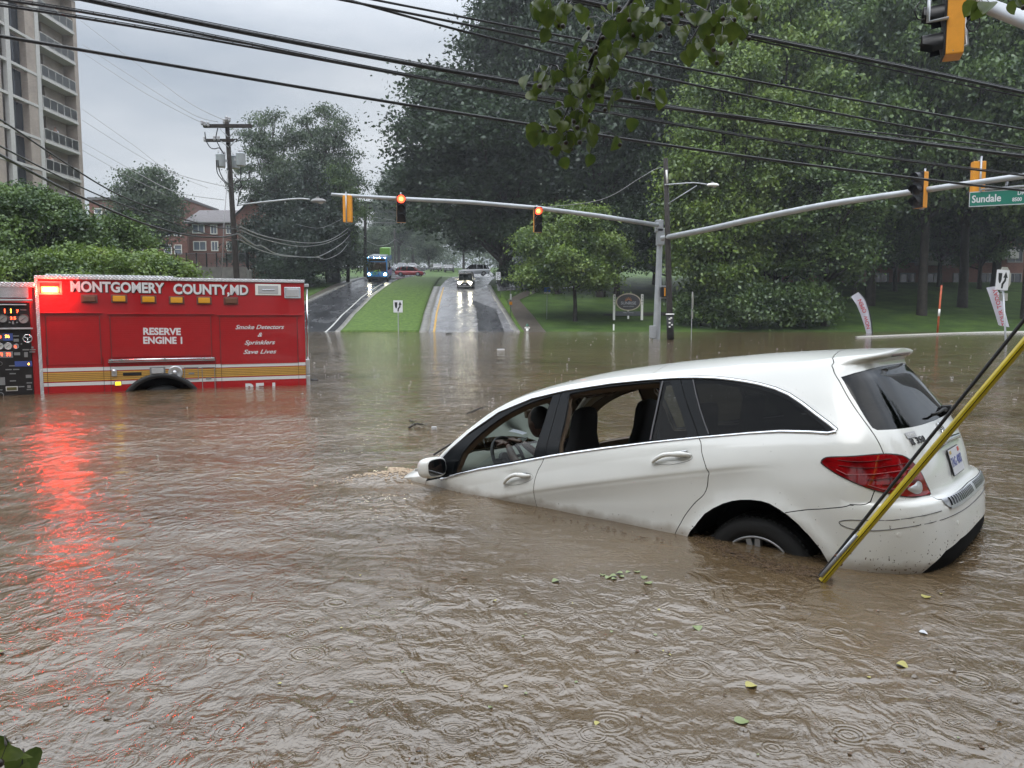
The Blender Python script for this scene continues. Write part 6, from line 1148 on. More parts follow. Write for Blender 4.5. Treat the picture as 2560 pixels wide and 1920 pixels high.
def street_lamp(A_, Y, head, label, hm, tilt=.1, sc_=1.0, brace=None):
    a = P(*A_[0], Y); t = empty('street_lamp', a, 0, label, 'street lamp'); T_ = Matrix.Translation(-a); mb = MB(); mb.tube(smooth_poly([P(u, v, Y-.15) for u, v in A_], 5), .035*sc_, 8)
    if brace: mb.tube([P(u, v, Y-.1) for u, v in brace], .03, 6)
    mb.build('arm', M['galvanised'], t, M=T_)
    c = P(*head, Y-.15); mb = MB(); bm = bmesh.new(); bmesh.ops.create_uvsphere(bm, u_segments=20, v_segments=12, radius=1)
    for v in bm.verts: v.co = Vector((v.co.x*.36*sc_*(1 if v.co.x < 0 else 1), v.co.y*.17*sc_, max(v.co.z, -.35)*.13*sc_))+c
    mb.frombm(bm, True); mb.build('head', hm, t, M=T_); mb = MB(); mb.bbox(c.x-.10*sc_, c.x+.04*sc_, c.y-.06, c.y+.06, c.z+.10*sc_, c.z+.19*sc_, .02); mb.build('photocell', M['mid_grey'], t, M=T_); mb = MB(); mb.lathe([(0, -.13*sc_), (.10*sc_, -.11*sc_), (.15*sc_, -.04*sc_)], 14, Matrix.Translation(c+Vector((.10*sc_, 0, 0)))); mb.build('globe', M['lens_clear'], t, M=T_); return t
street_lamp([(592, 513), (650, 506), (740, 497), (775, 499)], 36, (796, 503), 'grey street lamp on a long arm from the pole with transformers', M['mid_grey'], sc_=1.0)
p2, PM2 = pole(1676, 849, 1664, 396, 42.9, .175, .125, 'dark wooden utility pole standing just right of the signal mast', z0=0)
mb = MB(); mb.tube([P(1666, 425, 42.6), P(1668, 458, 42.6)], .05, 8); mb.build('conduit', M['white_paint'], p2, M=PM2)
mb = MB(); mb.tube([P(1675, 786, 42.9), P(1676, 849, 42.9)], .20, 16); mb.tube([P(1675, 786, 42.9)+Vector((0, 0, -.01)), P(1675, 781, 42.9)], [.23, .12], 16); mb.build('base_sleeve', M['black_rubber'], p2, M=PM2)
mb = MB(); mb.tube([P(1675, 787, 42.9), P(1675, 784, 42.9)], [.25, .23], 16); mb.build('sleeve_cap', M['white_paint'], p2, M=PM2)
for u, v in ((1678, 795), (1674, 798), (1674, 807), (1680, 812), (1674, 817)): mb = MB(); c = P(u, v, 42.68); mb.bbox(c.x-.05, c.x+.05, c.y-.02, c.y+.02, c.z-.04, c.z+.04, .015); mb.build('sleeve_patch', M['white_paint'], p2, M=PM2)
street_lamp([(1662, 462), (1700, 459), (1735, 457), (1768, 461)], 42.9, (1782, 463), 'white headed street lamp on the dark pole beside the mast', M['white_paint'], sc_=.95, brace=[(1667, 511), (1742, 464)])
p3, _ = pole(870, 700, 873, 545, 97, .22, .16, 'slim dark pole beside the left carriageway below the yellow signal'); p4, PM4 = pole(913, 690, 913, 508, 112, .26, .18, 'crossarmed wooden pole behind the blue bus'); p5, _ = pole(988, 665, 986, 572, 165, .20, .15, 'faint distant pole at the top of the road')
mb = MB(); a, b = P(884, 507, 111.8), P(931, 507, 111.8); mb.box(a.x, b.x, a.y-.08, a.y+.08, a.z-.12, a.z+.12); a, b = P(902, 521, 111.8), P(930, 525, 111.8); mb.box(a.x, b.x, a.y-.06, a.y+.06, a.z-.10, a.z+.1); mb.build('crossarm', M['wood_pole'], p4, M=PM4)
# ---------------------------------------------------------------- cables
def cable(pp, Ya, Yb, r, label, m='cable', group='cables sweeping across the top of the picture', u0=None, lash=False, name='overhead_cable', ext=True):
    us = [p[0] for p in pp]; pts = []
    if ext: pp = [(pp[0][0]-260, pp[0][1]-260*(pp[1][1]-pp[0][1])/(pp[1][0]-pp[0][0]))]+list(pp)+[(pp[-1][0]+260, pp[-1][1]+260*(pp[-1][1]-pp[-2][1])/(pp[-1][0]-pp[-2][0])*.95)]
    u_a, u_b = (0, 2560) if ext else (us[0], us[-1])
    cf = np.polyfit([p[0]/1000 for p in pp], [p[1] for p in pp], 3 if len(pp) > 5 else 2)
    for u in np.linspace(pp[0][0], pp[-1][0], 64):
        v = float(np.polyval(cf, u/1000)); pts.append(P(u, v, Ya+(Yb-Ya)*(u-u_a)/(u_b-u_a)))
    c = pts[len(pts)//2]; t = MB(); r = r*1.18; t.tube([p-c for p in pts], r, 8)
    if lash:
        t.tube([p-c+Vector((0, 0, r+.012)) for p in pts], .009, 5)
        for a, b in zip(pts[:-1], pts[1:]):
            L_ = (b-a).length; k = max(1, int(L_/.38))
            for i in range(k): q = a.lerp(b, i/k)-c; e = a.lerp(b, (i+.35)/k)-c; t.tube([q+Vector((0, -r, -r*.6)), q.lerp(e, .5)+Vector((0, -r*1.02, r*.4)), e+Vector((0, 0, r+.016))], .0035, 4, False)
    o = t.build(name, M[m]); o.location = c; tag(o, label, 'cable', group); return o
cable([(208,-4),(420,38),(640,79),(940,155),(1240,200),(1500,242),(1720,274),(1960,312),(2250,348),(2560,390)], 13, 19, .036, 'thick lashed cable, the heaviest of the overhead bundle', lash=True)
cable([(0,4),(202,31),(420,66),(640,104),(940,186),(1240,226),(1400,246)], 13, 19, .019, 'twisted cable running just under the heaviest bundle at the left', lash=True)
cable([(0,15),(202,42),(420,76),(640,112),(940,185),(1240,235),(1370,258),(1695,314),(1960,353),(2292,402),(2560,436)], 13.2, 19, .019, 'lower twisted cable that runs the whole width to the right edge', lash=True)
cable([(0,90),(200,122),(434,160),(640,200),(860,243),(1065,270),(1308,305),(1513,343),(1960,404),(2277,443),(2560,475)], 13.5, 19.5, .026, 'lowest smooth cable crossing the whole picture')
cable([(845,-2),(1060,40),(1240,74),(1422,112),(1598,150),(1793,187),(1960,218),(2232,265),(2560,322)], 13, 18, .021, 'fourth cable from the bottom starting at the top edge above the oak'); cable([(895,-8),(1000,11),(1240,60),(1420,92)], 13, 18, .019, 'short upper cable disappearing behind the hanging leaves')
cable([(830,-16),(1000,32),(1240,101),(1370,132),(1549,174),(1631,194),(1960,252),(2240,312),(2560,370)], 13.2, 18, .021, 'third cable from the bottom passing under the leafy branch')
cable([(1380,-10),(1435,4),(1663,37),(1826,77),(1960,107),(2111,142),(2330,182),(2560,234)], 12.5, 17, .030, 'upper lashed cable at the right crossing the big signal', lash=True); cable([(1400,0),(1560,30),(1750,70),(1960,116),(2111,150),(2330,196),(2560,242)], 12.6, 17, .014, 'thin cable just below the upper lashed one at the right')
cable([(1900,297),(2111,322),(2340,348),(2560,374)], 14, 18.4, .014, 'thin cable sagging between two thicker ones at the right')
gl_ = 'cables sagging to the pole with transformers'
def cable2(pp, Ys, r, label, m='cable', group=gl_):
    pts = [P(u, v, Y) for (u, v), Y in zip(smooth_poly(pp, 6), np.interp(np.linspace(0, 1, (len(pp)-1)*6+1), np.linspace(0, 1, len(Ys)), Ys))]; c = pts[len(pts)//2]; t = MB(); t.tube([p-c for p in pts], r, 6); o = t.build('service_cable', M[m]); o.location = c; tag(o, label, 'cable', group)
cable2([(-90,255),(0,299),(140,392),(283,480),(420,535),(530,566),(590,572)], [16, 35.6], .024, 'upper of the three cables from the left edge to the pole with transformers'); cable2([(-90,320),(0,365),(126,430),(252,490),(400,545),(500,580),(597,600)], [16, 35.6], .022, 'middle of the three cables from the left edge to the pole with transformers'); cable2([(-90,335),(0,387),(90,436),(180,482),(330,548),(430,580),(500,592),(560,592),(597,584)], [14, 35.6], .034, 'lowest and thickest cable from the left edge to the pole with transformers')
gm = 'pale wet cables looping between two poles behind the fire engine'
cable2([(600,567),(660,590),(740,605),(800,606),(840,592),(873,568)], [35.8, 96], .034, 'topmost pale loop between the two poles', 'wet_cable', gm); cable2([(600,575),(660,598),(740,615),(800,612),(840,598),(870,580)], [35.8, 96], .03, 'second pale loop between the two poles', 'wet_cable', gm); cable2([(597,586),(625,606),(640,614),(655,615),(690,634),(740,641),(765,643),(800,640),(850,612),(874,588)], [35.8, 96], .045, 'wavy thick pale loop between the two poles', 'wet_cable', gm); cable2([(600,600),(650,625),(710,640),(790,643),(815,648),(850,632),(873,604)], [35.8, 96], .03, 'lowest pale loop between the two poles', 'wet_cable', gm)
gt = 'thin far wires converging on poles'
for i, (pp, Ys, lab) in enumerate((([(200,50),(330,150),(470,255),(560,300)], [60, 36], 'thin wire from the tower roof to the crossarm'), ([(205,110),(350,205),(480,285),(545,305)], [60, 36], 'second thin wire from the tower to the crossarm'), ([(205,130),(350,225),(470,290),(510,308)], [60, 36], 'third thin wire from the tower to the crossarm tip'), ([(205,272),(330,360),(430,430),(570,468)], [60, 36], 'thin wire passing above the round bushy tree'), ([(205,300),(340,385),(440,438),(520,470)], [60, 60], 'thin wire just below it over the bushy tree'), ([(205,355),(330,425),(440,480),(560,500)], [60, 36], 'thin wire behind the bushy tree'), ([(205,375),(320,440),(420,490)], [60, 60], 'lowest thin wire from the tower'), ([(873,560),(895,580),(913,592)], [97, 112], 'short wire between the slim pole and crossarmed pole'), ([(913,540),(1000,552),(1100,560)], [112, 140], 'thin wire right of the crossarmed pole'), ([(913,556),(1000,558),(1100,562)], [112, 140], 'level thin wire right of the crossarmed pole'), ([(913,600),(945,614),(970,610),(988,598)], [112, 165], 'sagging wire between the crossarmed pole and the distant pole'), ([(988,598),(1010,612),(1040,622)], [165, 165], 'wire running down from the distant pole'), ([(740,560),(800,570),(860,545)], [60, 97], 'pale wire above the loops'), ([(1338,520),(1500,500),(1600,445),(1640,422),(1662,420)], [40, 43], 'thin wire from the wooden pole down to the red signal'))): cable2(pp, Ys, .016 if Ys[0] < 90 else .03, lab, 'mid_grey' if i < 8 else 'wet_cable', gt)
# ---------------------------------------------------------------- guy wire with its yellow guard, in front of the wagon
gb, gt_ = W0(2056, 1452), P(2560, 858, 3.62); gdir = (gt_-gb).normalized(); side_ = gdir.cross(Vector((0, 1, 0))).normalized(); toc = gdir.cross(side_).normalized()
gw = empty('guy_wire', gb, 0, 'yellow guarded guy wire and black cable slanting across the white car', 'guy wire')
M['guard_yellow'] = mat('guard_yellow', (.52, .40, .012), .3, coat=.3, var=.10, vscale=9); Lg = 2.05
mb = MB(); n = 20; vs = []; cd_ = (Vector((0, 0, CAMH))-gb-gdir*.8); ca_ = math.atan2(cd_.dot(toc), cd_.dot(side_*-1))+R(-8)
for t in (0, Lg):
    for i in range(n+1): an = ca_+R(6)+R(348)*i/n; vs.append(gdir*t+(side_*math.cos(an)*-1+toc*math.sin(an))*.0195)
mb.add(vs, [(i, i+1, n+2+i, n+1+i) for i in range(n)], True); mb.build('guard', M['guard_yellow'], gw)
mb = MB(); mb.tube([gdir*-.9, gdir*6.2], .0065, 8); mb.build('strand', M['black_rubber'], gw)
b2 = P(2046, 1443, 4.10)-gb; t2 = P(2560, 800, 3.55)-gb; mb = MB(); dd = (t2-b2); mb.tube([b2-dd*.35, b2, t2, t2+dd*3.2], .0085, 8); mb.build('cable', M['black_rubber'], gw)
mb = MB(); mb.tube([gdir*.13-side_*.02, gdir*.16+side_*.03, gdir*.22-side_*.015], .012, 6); mb.build('clamp', mat('rust', (.10, .035, .012), .8, var=.4, vscale=20), gw)
mb = MB(); mb.tube([gdir*.02+side_*.025+toc*.005, gdir*.32+side_*.025+toc*.008], .010, 6); mb.build('rod', M['galvanised'], gw)
# ---------------------------------------------------------------- signs
def keep_right(c, w, h, label, post_h, yaw=0, tilt=0, flip=False):
    t = empty('keep_right_sign', c, yaw, label, 'road sign'); Mt = Matrix.Rotation(tilt, 4, 'Y'); mb = MB(); mb.bbox(-w/2, w/2, -.006, .006, -h/2, h/2, .006, M=Mt); mb.build('plate', M['sign_white'], t)
    F_ = lambda pl: [(x*w, z*h) for x, z in pl]
    mb = MB(); mb.prism(F_([(-.36, .34), (-.06, .34), (-.08, .02), (-.13, -.12), (-.21, -.18), (-.29, -.10), (-.34, .06)]), -.010, -.0065, Mt); mb.prism(F_([(.22, .42), (.40, .12), (.28, .12), (.27, -.05), (.10, -.22), (.07, -.42), (-.07, -.42), (-.05, -.18), (.13, .00), (.15, .12), (.04, .12)]), -.010, -.0065, Mt); mb.build('symbol', M['sign_black'], t)
    mb = MB(); mb.bbox(-.032, .032, .012, .05, -post_h, h*.45, .006); mb.build('post', M['galvanised'], t); return t
Ysg = 55.5; c = P(995, 766, Ysg); keep_right(c, .66, .86, 'keep right sign standing at the tip of the grass median', c.z+.5)
c = P(2506, 700, 33.8); t = keep_right(c, .64, .86, 'keep right sign on a leaning post at the right edge of the flood', .5, .2, R(3)); t.children[-1].hide_render = False
mb = MB(); mb.tube([P(2510, 722, 33.9)-c, P(2520, 868, 33.9)-c, P(2523, 905, 33.9)-c], .04, 8); o = mb.build('leaning_post', M['galvanised'], t)
st = empty('stop_sign', P(2511, 697, 34.1), .5, 'back of an octagonal sign behind the right hand keep right sign', 'road sign'); mb = MB(); mb.prism([(.52*math.cos(R(22.5+45*k)), .55*math.sin(R(22.5+45*k))) for k in range(8)], -.006, .006); mb.build('plate', M['sign_back'], st); mb = MB(); mb.bbox(-.33, .33, -.006, .006, -.95, -.62, .01); mb.build('lower_plate', M['sign_back'], st)
st = empty('stop_sign', P(1732, 752, 43), R(72), 'edge on octagonal sign standing in water right of the wooden pole', 'road sign'); c0 = st.location; mb = MB(); mb.prism([(.45*math.cos(R(22.5+45*k)), .50*math.sin(R(22.5+45*k))) for k in range(8)], -.008, .008); mb.build('plate', M['sign_back'], st); mb = MB(); mb.bbox(-.36, .36, -.008, .008, -.98, -.56, .01); mb.build('lower_plate', M['sign_back'], st); mb = MB(); mb.bbox(-.035, .035, .02, .06, -c0.z-.6, .5, .006); mb.build('post', M['galvanised'], st)
mb = MB(); 
g_ = G(1252, 748); c = P(1245.5, 690, g_.y); t = empty('speed_limit_sign', c, 0, 'speed limit sign reading 25 beside the driveway', 'road sign'); k = g_.y/1940; mb = MB(); mb.bbox(-5.5*k, 5.5*k, -.01, .01, -9.5*k, 9.5*k, .01); mb.build('plate', M['sign_white'], t); text_mesh('lettering', '25', 10*k, M['sign_black'], t, Matrix.Translation((0, -.014, -3*k)) @ Matrix.Rotation(R(90), 4, 'X'), .001, .006); text_mesh('lettering', 'SPEED\nLIMIT', 2.9*k, M['sign_black'], t, Matrix.Translation((0, -.014, 5.4*k)) @ Matrix.Rotation(R(90), 4, 'X'), .001, .004); mb = MB(); mb.tube([(0, .03, 9*k), (g_-c)+Vector((0, .03, -.3))], .035, 6); mb.build('post', M['dark_grey'], t)
g_ = G(1277, 797); c = P(1277, 742, g_.y); k = g_.y/1940; t = empty('small_sign', c, .5, 'small white and orange sign post on the verge', 'road sign'); mb = MB(); mb.bbox(-2.5*k, 2.5*k, -.01, .01, -7*k, 7*k, .01); mb.build('plate', M['sign_white'], t); mb = MB(); mb.bbox(-4*k, 4*k, -.01, .01, -20*k, -12*k, .01); mb.build('lower_plate', mat('sign_orange', (.75, .30, .02), .4), t); mb = MB(); mb.tube([(0, .04, 16*k), (0, .04, -57*k)], .03, 6); mb.build('post', M['dark_grey'], t)
g_ = G(1366, 799); c = P(1368, 727, g_.y); k = g_.y/1940; t = empty('bus_stop_sign', c, 0, 'blue and white bus stop sign under the maple branches', 'bus stop sign'); mb = MB(); mb.bbox(-8*k, 8*k, -.01, .01, -3*k, 9*k, .01); mb.build('plate', mat('sign_blue', (.03, .12, .45), .4), t); mb = MB(); mb.bbox(-8*k, 8*k, -.01, .01, -7*k, -3*k, .01); mb.build('lower_plate', M['sign_white'], t); mb = MB(); mb.tube([(0, .04, 8*k), (-1*k, .04, -73*k)], .035, 6); mb.build('post', M['galvanised'], t)
# oval sign
g_ = G(1570, 806); Ys = g_.y; k = Ys/1940; c = P(1571, 755, Ys); t = empty('entrance_sign', c, 0, 'oval dark entrance sign reading SUNRISE between two white posts', 'sign')
mb = MB(); n = 40; mb.prism([(31*k*math.cos(2*math.pi*i/n), 21.5*k*math.sin(2*math.pi*i/n)) for i in range(n)], -.05, .05); mb.build('rim', mat('sign_cream', (.42, .36, .28), .5), t); mb = MB(); mb.prism([(28.3*k*math.cos(2*math.pi*i/n), 19*k*math.sin(2*math.pi*i/n)) for i in range(n)], -.065, -.051); mb.build('oval_face', mat('sign_slate', (.045, .043, .048), .5), t)
TX = lambda x, z, d=-.072: Matrix.Translation((x*k, d, z*k)) @ Matrix.Rotation(R(90), 4, 'X')
text_mesh('lettering', 'SUNRISE', 10.2*k, mat('letter_grey', (.32, .33, .36), .5), t, TX(0, -3), .004, .006, 0, 'CENTER', 1.0); text_mesh('lettering', 'SENIOR LIVING', 3.4*k, bpy.data.materials['letter_grey'], t, TX(0, -11), .003, .002, 0, 'CENTER', 1.15)
mb = MB(); n = 14; mb.prism([(5.5*k*math.cos(math.pi*i/n), 4+0*k+5.0*k*math.sin(math.pi*i/n)-4+3.4*k) for i in range(n+1)]+[(3.2*k*math.cos(math.pi*(n-i)/n), 3.4*k+3.0*k*math.sin(math.pi*(n-i)/n)) for i in range(n+1)], -.072, -.066)
for i in range(7): an = math.pi*(i+.0)/6; c1 = Vector((7.6*k*math.cos(an), 0, 3.4*k+7.2*k*math.sin(an))); mb.box(c1.x-.9*k, c1.x+.9*k, -.072, -.066, c1.z-.9*k, c1.z+.9*k)
mb.build('sun_motif', mat('motif_orange', (.45, .16, .04), .5), t)
for u in (1535.5, 1605): x = (u-1571)*k; mb = MB(); mb.bbox(x-2.8*k, x+2.8*k, -.07, .07, -45*k, 19*k, .01); mb.build('post', M['white_paint'], t); text_mesh('number', '2\n2\n0\n1', 6.4*k, M['sign_black'], t, TX(u-1571, 4, -.075), .002, .006)
mb = MB(); mb.box(-32*k, 32*k, -.03, .03, -34*k, -23*k); mb.build('lower_board', mat('board_slate', (.07, .075, .085), .5), t); mb = MB(); mb.box(-2*k, 2*k, -.028, .028, -42*k, -34*k); mb.box(-2*k, 2*k, -.028, .028, -22.9*k, -20*k); mb.build('centre_post', M['white_paint'], t)
text_mesh('lettering', 'FAMILY OWNED', 3.6*k, bpy.data.materials['letter_grey'], t, TX(0, -26.5, -.034), .002, .002); 
t = empty('marker_stake', G(1534, 826), 0, 'short white stake below the left post of the oval sign', 'stake'); mb = MB(); mb.bbox(-.06, .06, -.04, .04, -.2, .5, .01); mb.build('stake', M['white_paint'], t)
# feather flags, marker pole, hydrant, utility box
def feather(name, Y, pl, label, words, mode):
    cs = [P(u, v, Y) for u, v in pl]; c = cs[0]*.5+cs[-1]*.5; t = empty(name, c, 0, label, 'flag'); n = len(cs)//2; vs = []
    A_ = cs[:n]; B_ = cs[n:][::-1]
    for i, (a, b) in enumerate(zip(A_, B_)): 
        for q in range(5): p = a.lerp(b, q/4)-c; p.y += .06*math.sin(q*1.3+i*.8); vs.append(p)
    m_ = MB(); m_.add(vs, [(i*5+j, i*5+j+1, (i+1)*5+j+1, (i+1)*5+j) for i in range(n-1) for j in range(4)], True); m_.build('cloth', mat('flag_white', (.48, .49, .56), .6), t); return t, c
t, c = feather('feather_flag', 58, [(2128, 742), (2142, 762), (2152, 785), (2160, 810), (2166, 834), (2180, 834), (2178, 808), (2172, 778), (2163, 750), (2146, 729)], 'leaning white feather flag with red letters reading OPEN', '', 0)
rd = mat('flag_red', (.38, .04, .06), .6); text_mesh('lettering', 'OPEN', .42, rd, t, Matrix.Translation(P(2156, 765, 57.8)-c) @ Matrix.Rotation(R(64), 4, 'Y') @ Matrix.Rotation(R(180), 4, 'Y') @ Matrix.Rotation(R(90), 4, 'X'), .004, .008); text_mesh('lettering', 'NOW', .38, rd, t, Matrix.Translation(P(2168, 806, 57.8)-c) @ Matrix.Rotation(R(74), 4, 'Y') @ Matrix.Rotation(R(180), 4, 'Y') @ Matrix.Rotation(R(90), 4, 'X'), .004, .008)
mb = MB(); mb.tube(smooth_poly([P(u, v, 57.95)-c for u, v in ((2146, 729), (2163, 748), (2173, 778), (2179, 808), (2181, 842))], 4), .035, 6); mb.build('pole', M['black_rubber'], t)
t, c = feather('feather_flag', 44, [(2466, 719), (2476, 745), (2488, 780), (2497, 812), (2500, 814), (2525, 818), (2520, 800), (2512, 770), (2502, 740), (2486, 716)], 'white feather flag with red letters reading TOUR TODAY by the right edge', '', 0)
text_mesh('lettering', 'TOUR TODAY', .33, rd, t, Matrix.Translation(P(2499, 768, 43.8)-c) @ Matrix.Rotation(R(72), 4, 'Y') @ Matrix.Rotation(R(180), 4, 'Y') @ Matrix.Rotation(R(90), 4, 'X'), .004, .006)
a, b = P(2343, 832, 60), P(2354, 713, 60); t = empty('marker_pole', a, 0, 'thin orange marker pole leaning on the right lawn', 'pole'); mb = MB(); mb.tube([Vector((0, 0, -.3)), (b-a)*.45, (b-a)], .075, 8); mb.build('pole', mat('orange_red', (.45, .09, .03), .5, var=.3, vscale=4), t); mb = MB(); mb.tube([(b-a)*.35, (b-a)*.5], .085, 8); mb.build('band', M['white_paint'], t)
g_ = G(1318, 829); k = g_.y/1940; t = empty('fire_hydrant', g_, 0, 'small white and green fire hydrant at the water line', 'hydrant'); mb = MB(); mb.lathe([(0, -.2), (.15, -.2), (.15, .05), (.12, .06), (.12, .38), (.15, .40)], 14); mb.tube([(-.22, 0, .26), (.22, 0, .26)], .07, 10); mb.build('barrel', M['white_paint'], t); mb = MB(); mb.lathe([(.15, .40), (.13, .50), (.06, .56), (.04, .62), (0, .62)], 14); mb.build('bonnet', mat('hydrant_green', (.02, .10, .06), .4), t)
g_ = P(833, 689, 98); t = empty('utility_cabinet', Vector((g_.x, 98, float(prof_f(98)))), 0, 'dark green utility cabinet beside the left path', 'cabinet'); mb = MB(); mb.bbox(-.85, .85, -.5, .5, 0, 1.15, .04); mb.build('body', mat('cabinet_green', (.03, .04, .035), .6), t); mb = MB(); mb.box(-.01, .01, -.51, -.50, .05, 1.1); mb.build('door_gap', M['black_matte'], t)
# ---------------------------------------------------------------- vehicles on the hill
mm('headlamp_on', (1, 1, .9), .4, emis=(1, .95, .72), es=60)
def car(loc, yaw, L_, W_, H_, col, label, kind='suv', lights=False, parts=True, group=None):
    t = empty('parked_car' if not lights else 'car', loc, yaw, label, 'car', group); m = mat('car_paint', col, .25, coat=.6); h = H_; gl = M['glass_black']
    # nose towards -y; side profile in (y,z)
    lo = [(-.5, .16), (-.5, .40), (-.485, .47), (-.30, .56), (-.28, .57), (.49, .60), (.5, .50), (.5, .18)]
    cab = [(-.30, .56), (-.15, .93), (-.06, .985), (.10, 1.0), (.36, .97), (.42, .90), (.485, .60)] if kind == 'suv' else [(-.24, .56), (-.04, .93), (.05, .985), (.18, .98), (.30, .90), (.42, .60)]
    bm = bmesh.new(); n = len(lo); vs = [[bm.verts.new((sx_*W_/2*(.97 if i in (0, 7) else 1), y*L_, z*h)) for i, (y, z) in enumerate(lo)] for sx_ in (-1, 1)]
    bm.faces.new(vs[0]); bm.faces.new(vs[1][::-1])
    for i in range(n): bm.faces.new((vs[0][i], vs[1][i], vs[1][(i+1) % n], vs[0][(i+1) % n]))
    bmesh.ops.recalc_face_normals(bm, faces=bm.faces); bmesh.ops.bevel(bm, geom=bm.edges[:], offset=.07, segments=2, affect='EDGES'); mb = MB(); mb.frombm(bm, True); mb.build('body', m, t)
    n = len(cab); tap = lambda z: W_/2*(.94-.20*max(0, (z-.56)/.44)); mb = MB(); mb.add([Vector((s*tap(z), y*L_, z*h)) for s in (-1, 1) for y, z in cab], [tuple(range(n)), tuple(range(2*n-1, n-1, -1))]+[(i, n+i, n+i+1, i+1) for i in range(n-1)]); mb.build('windows', gl, t)
    top = [c for c in cab if c[1] > .92]; mb = MB(); k = len(top); mb.add([Vector((s*(tap(z)+.012), y*L_, z*h+.02)) for s in (-1, 1) for y, z in top], [(i, k+i, k+i+1, i+1) for i in range(k-1)]); 
    mb.build('roof', m, t)
    for y in ([cab[0][0]+.0, .10, .27, cab[-1][0]]):
        z_top = np.interp(y, [c[0] for c in cab], [c[1] for c in cab])
    for s in (-1, 1):
        mb = MB()
        for ya, yb in (((cab[0][0], .56), (cab[1][0], .93)), ((.08, .57), (.08, .98)), ((.30, .58), (.28, .965)), ((cab[-1][0]-.06, .60), (cab[-2][0]-.04, .90))): mb.tube([Vector((s*(tap(ya[1])+.01), ya[0]*L_, ya[1]*h)), Vector((s*(tap(yb[1])+.01), yb[0]*L_, yb[1]*h))], .035, 6)
        mb.build('pillars', m, t)
    for s in (-1, 1):
        for y in (-.31, .30):
            w = empty('wheel'); w.parent = t; w.location = (s*(W_/2-.10), y*L_, .34); w.rotation_euler = (0, R(90)*s, 0); mb = MB(); mb.lathe([(.20, .11), (.30, .12), (.34, .08), (.34, -.10), (.2, -.1)], 24); mb.build('tyre', M['tyre'], w); mb = MB(); mb.lathe([(0, .10), (.08, .11), (.20, .10)], 5); mb.build('rim', M['alloy'], w)
        mb = MB(); mb.bbox(s*W_*.32-.17, s*W_*.32+.17, -L_/2-.03, -L_/2+.06, .40*h, .49*h, .03); mb.build('headlight', M['headlamp_on'] if lights else M['lens_clear'], t); mb = MB(); mb.bbox(s*W_*.40-.11, s*W_*.40+.11, L_/2-.05, L_/2+.03, .42*h, .56*h, .03); mb.build('taillight', M['tail_red'], t)
        mb = MB(); mb.bbox(s*(W_/2+.12)-.10, s*(W_/2+.12)+.10, -.20*L_-.05, -.20*L_+.05, .58*h, .66*h, .03); mb.build('mirror', m, t)
    mb = MB(); mb.bbox(-W_*.30, W_*.30, -L_/2-.02, -L_/2+.03, .24*h, .43*h, .02); mb.build('grille', M['black_rubber'], t); mb = MB(); mb.bbox(-W_*.42, W_*.42, -L_/2-.03, -L_/2+.02, .19*h, .225*h, .01); mb.build('bumper_trim', M['aluminium'], t)
    mb = MB(); mb.bbox(-.16, .16, -L_/2-.045, -L_/2-.02, .29*h, .35*h, .005); mb.build('number_plate', M['sign_white'], t); return t
SL = lambda y: math.atan2(float(prof_f(y+1))-float(prof_f(y-1)), 2)
def onroad(u, v, dx=0): g = G(u, v); return g+Vector((dx, 0, .07))
c1 = onroad(1165, 719.5); t = car(c1, 0, 4.6, 1.86, 1.68, (.22, .21, .19), 'grey car with lit headlights coming down the wet carriageway', lights=True); t.rotation_euler = (SL(c1.y), 0, 0)
lp = bpy.data.lights.new('headlamp_beam', 'SPOT'); lp.energy = 900; lp.spot_size = R(70); lp.color = (1, .95, .75); lp.shadow_soft_size = .1
for s in (-.6, .6): o = bpy.data.objects.new('headlamp_beam', lp); COL.objects.link(o); o.parent = t; o.location = (s, -2.45, .75); o.rotation_euler = (R(80), 0, 0)
yS = 124; t = car(Vector(((1186-1280)/1940*yS, yS, float(prof_f(yS))+.22)), R(-84), 4.9, 1.9, 1.73, (.40, .42, .45), 'silver car turning across the top of the hill', lights=False)
yS = 118; t = car(Vector(((1028-1280)/1940*yS, yS, float(prof_f(yS))+.07)), R(84), 4.3, 1.75, 1.50, (.32, .015, .022), 'red hatchback crossing behind the grass median', lights=False)
for i, (u, Y, col, yaw, lab) in enumerate(((1124, 152, (.06, .055, .06), 0, 'dark car far up the right carriageway'), (1092, 158, (.25, .25, .25), .3, 'pale car beyond the dark one up the hill'), (1003, 150, (.35, .38, .42), 0, 'pale car at the front of the waiting queue'), (1018, 152, (.45, .46, .48), 0, 'white car in the waiting queue nearest the trees'), (998, 158, (.28, .30, .33), 0, 'grey car second in the waiting queue'), (1008, 168, (.5, .5, .5), 0, 'white car at the back of the waiting queue'), (1032, 165, (.5, .5, .52), .2, 'white car at the right of the waiting queue'))): car(Vector(((u-1280)/1940*Y, Y, float(prof_f(Y))+.07)), yaw, 4.5, 1.8, 1.5, col, lab, group='cars waiting far up the hill')
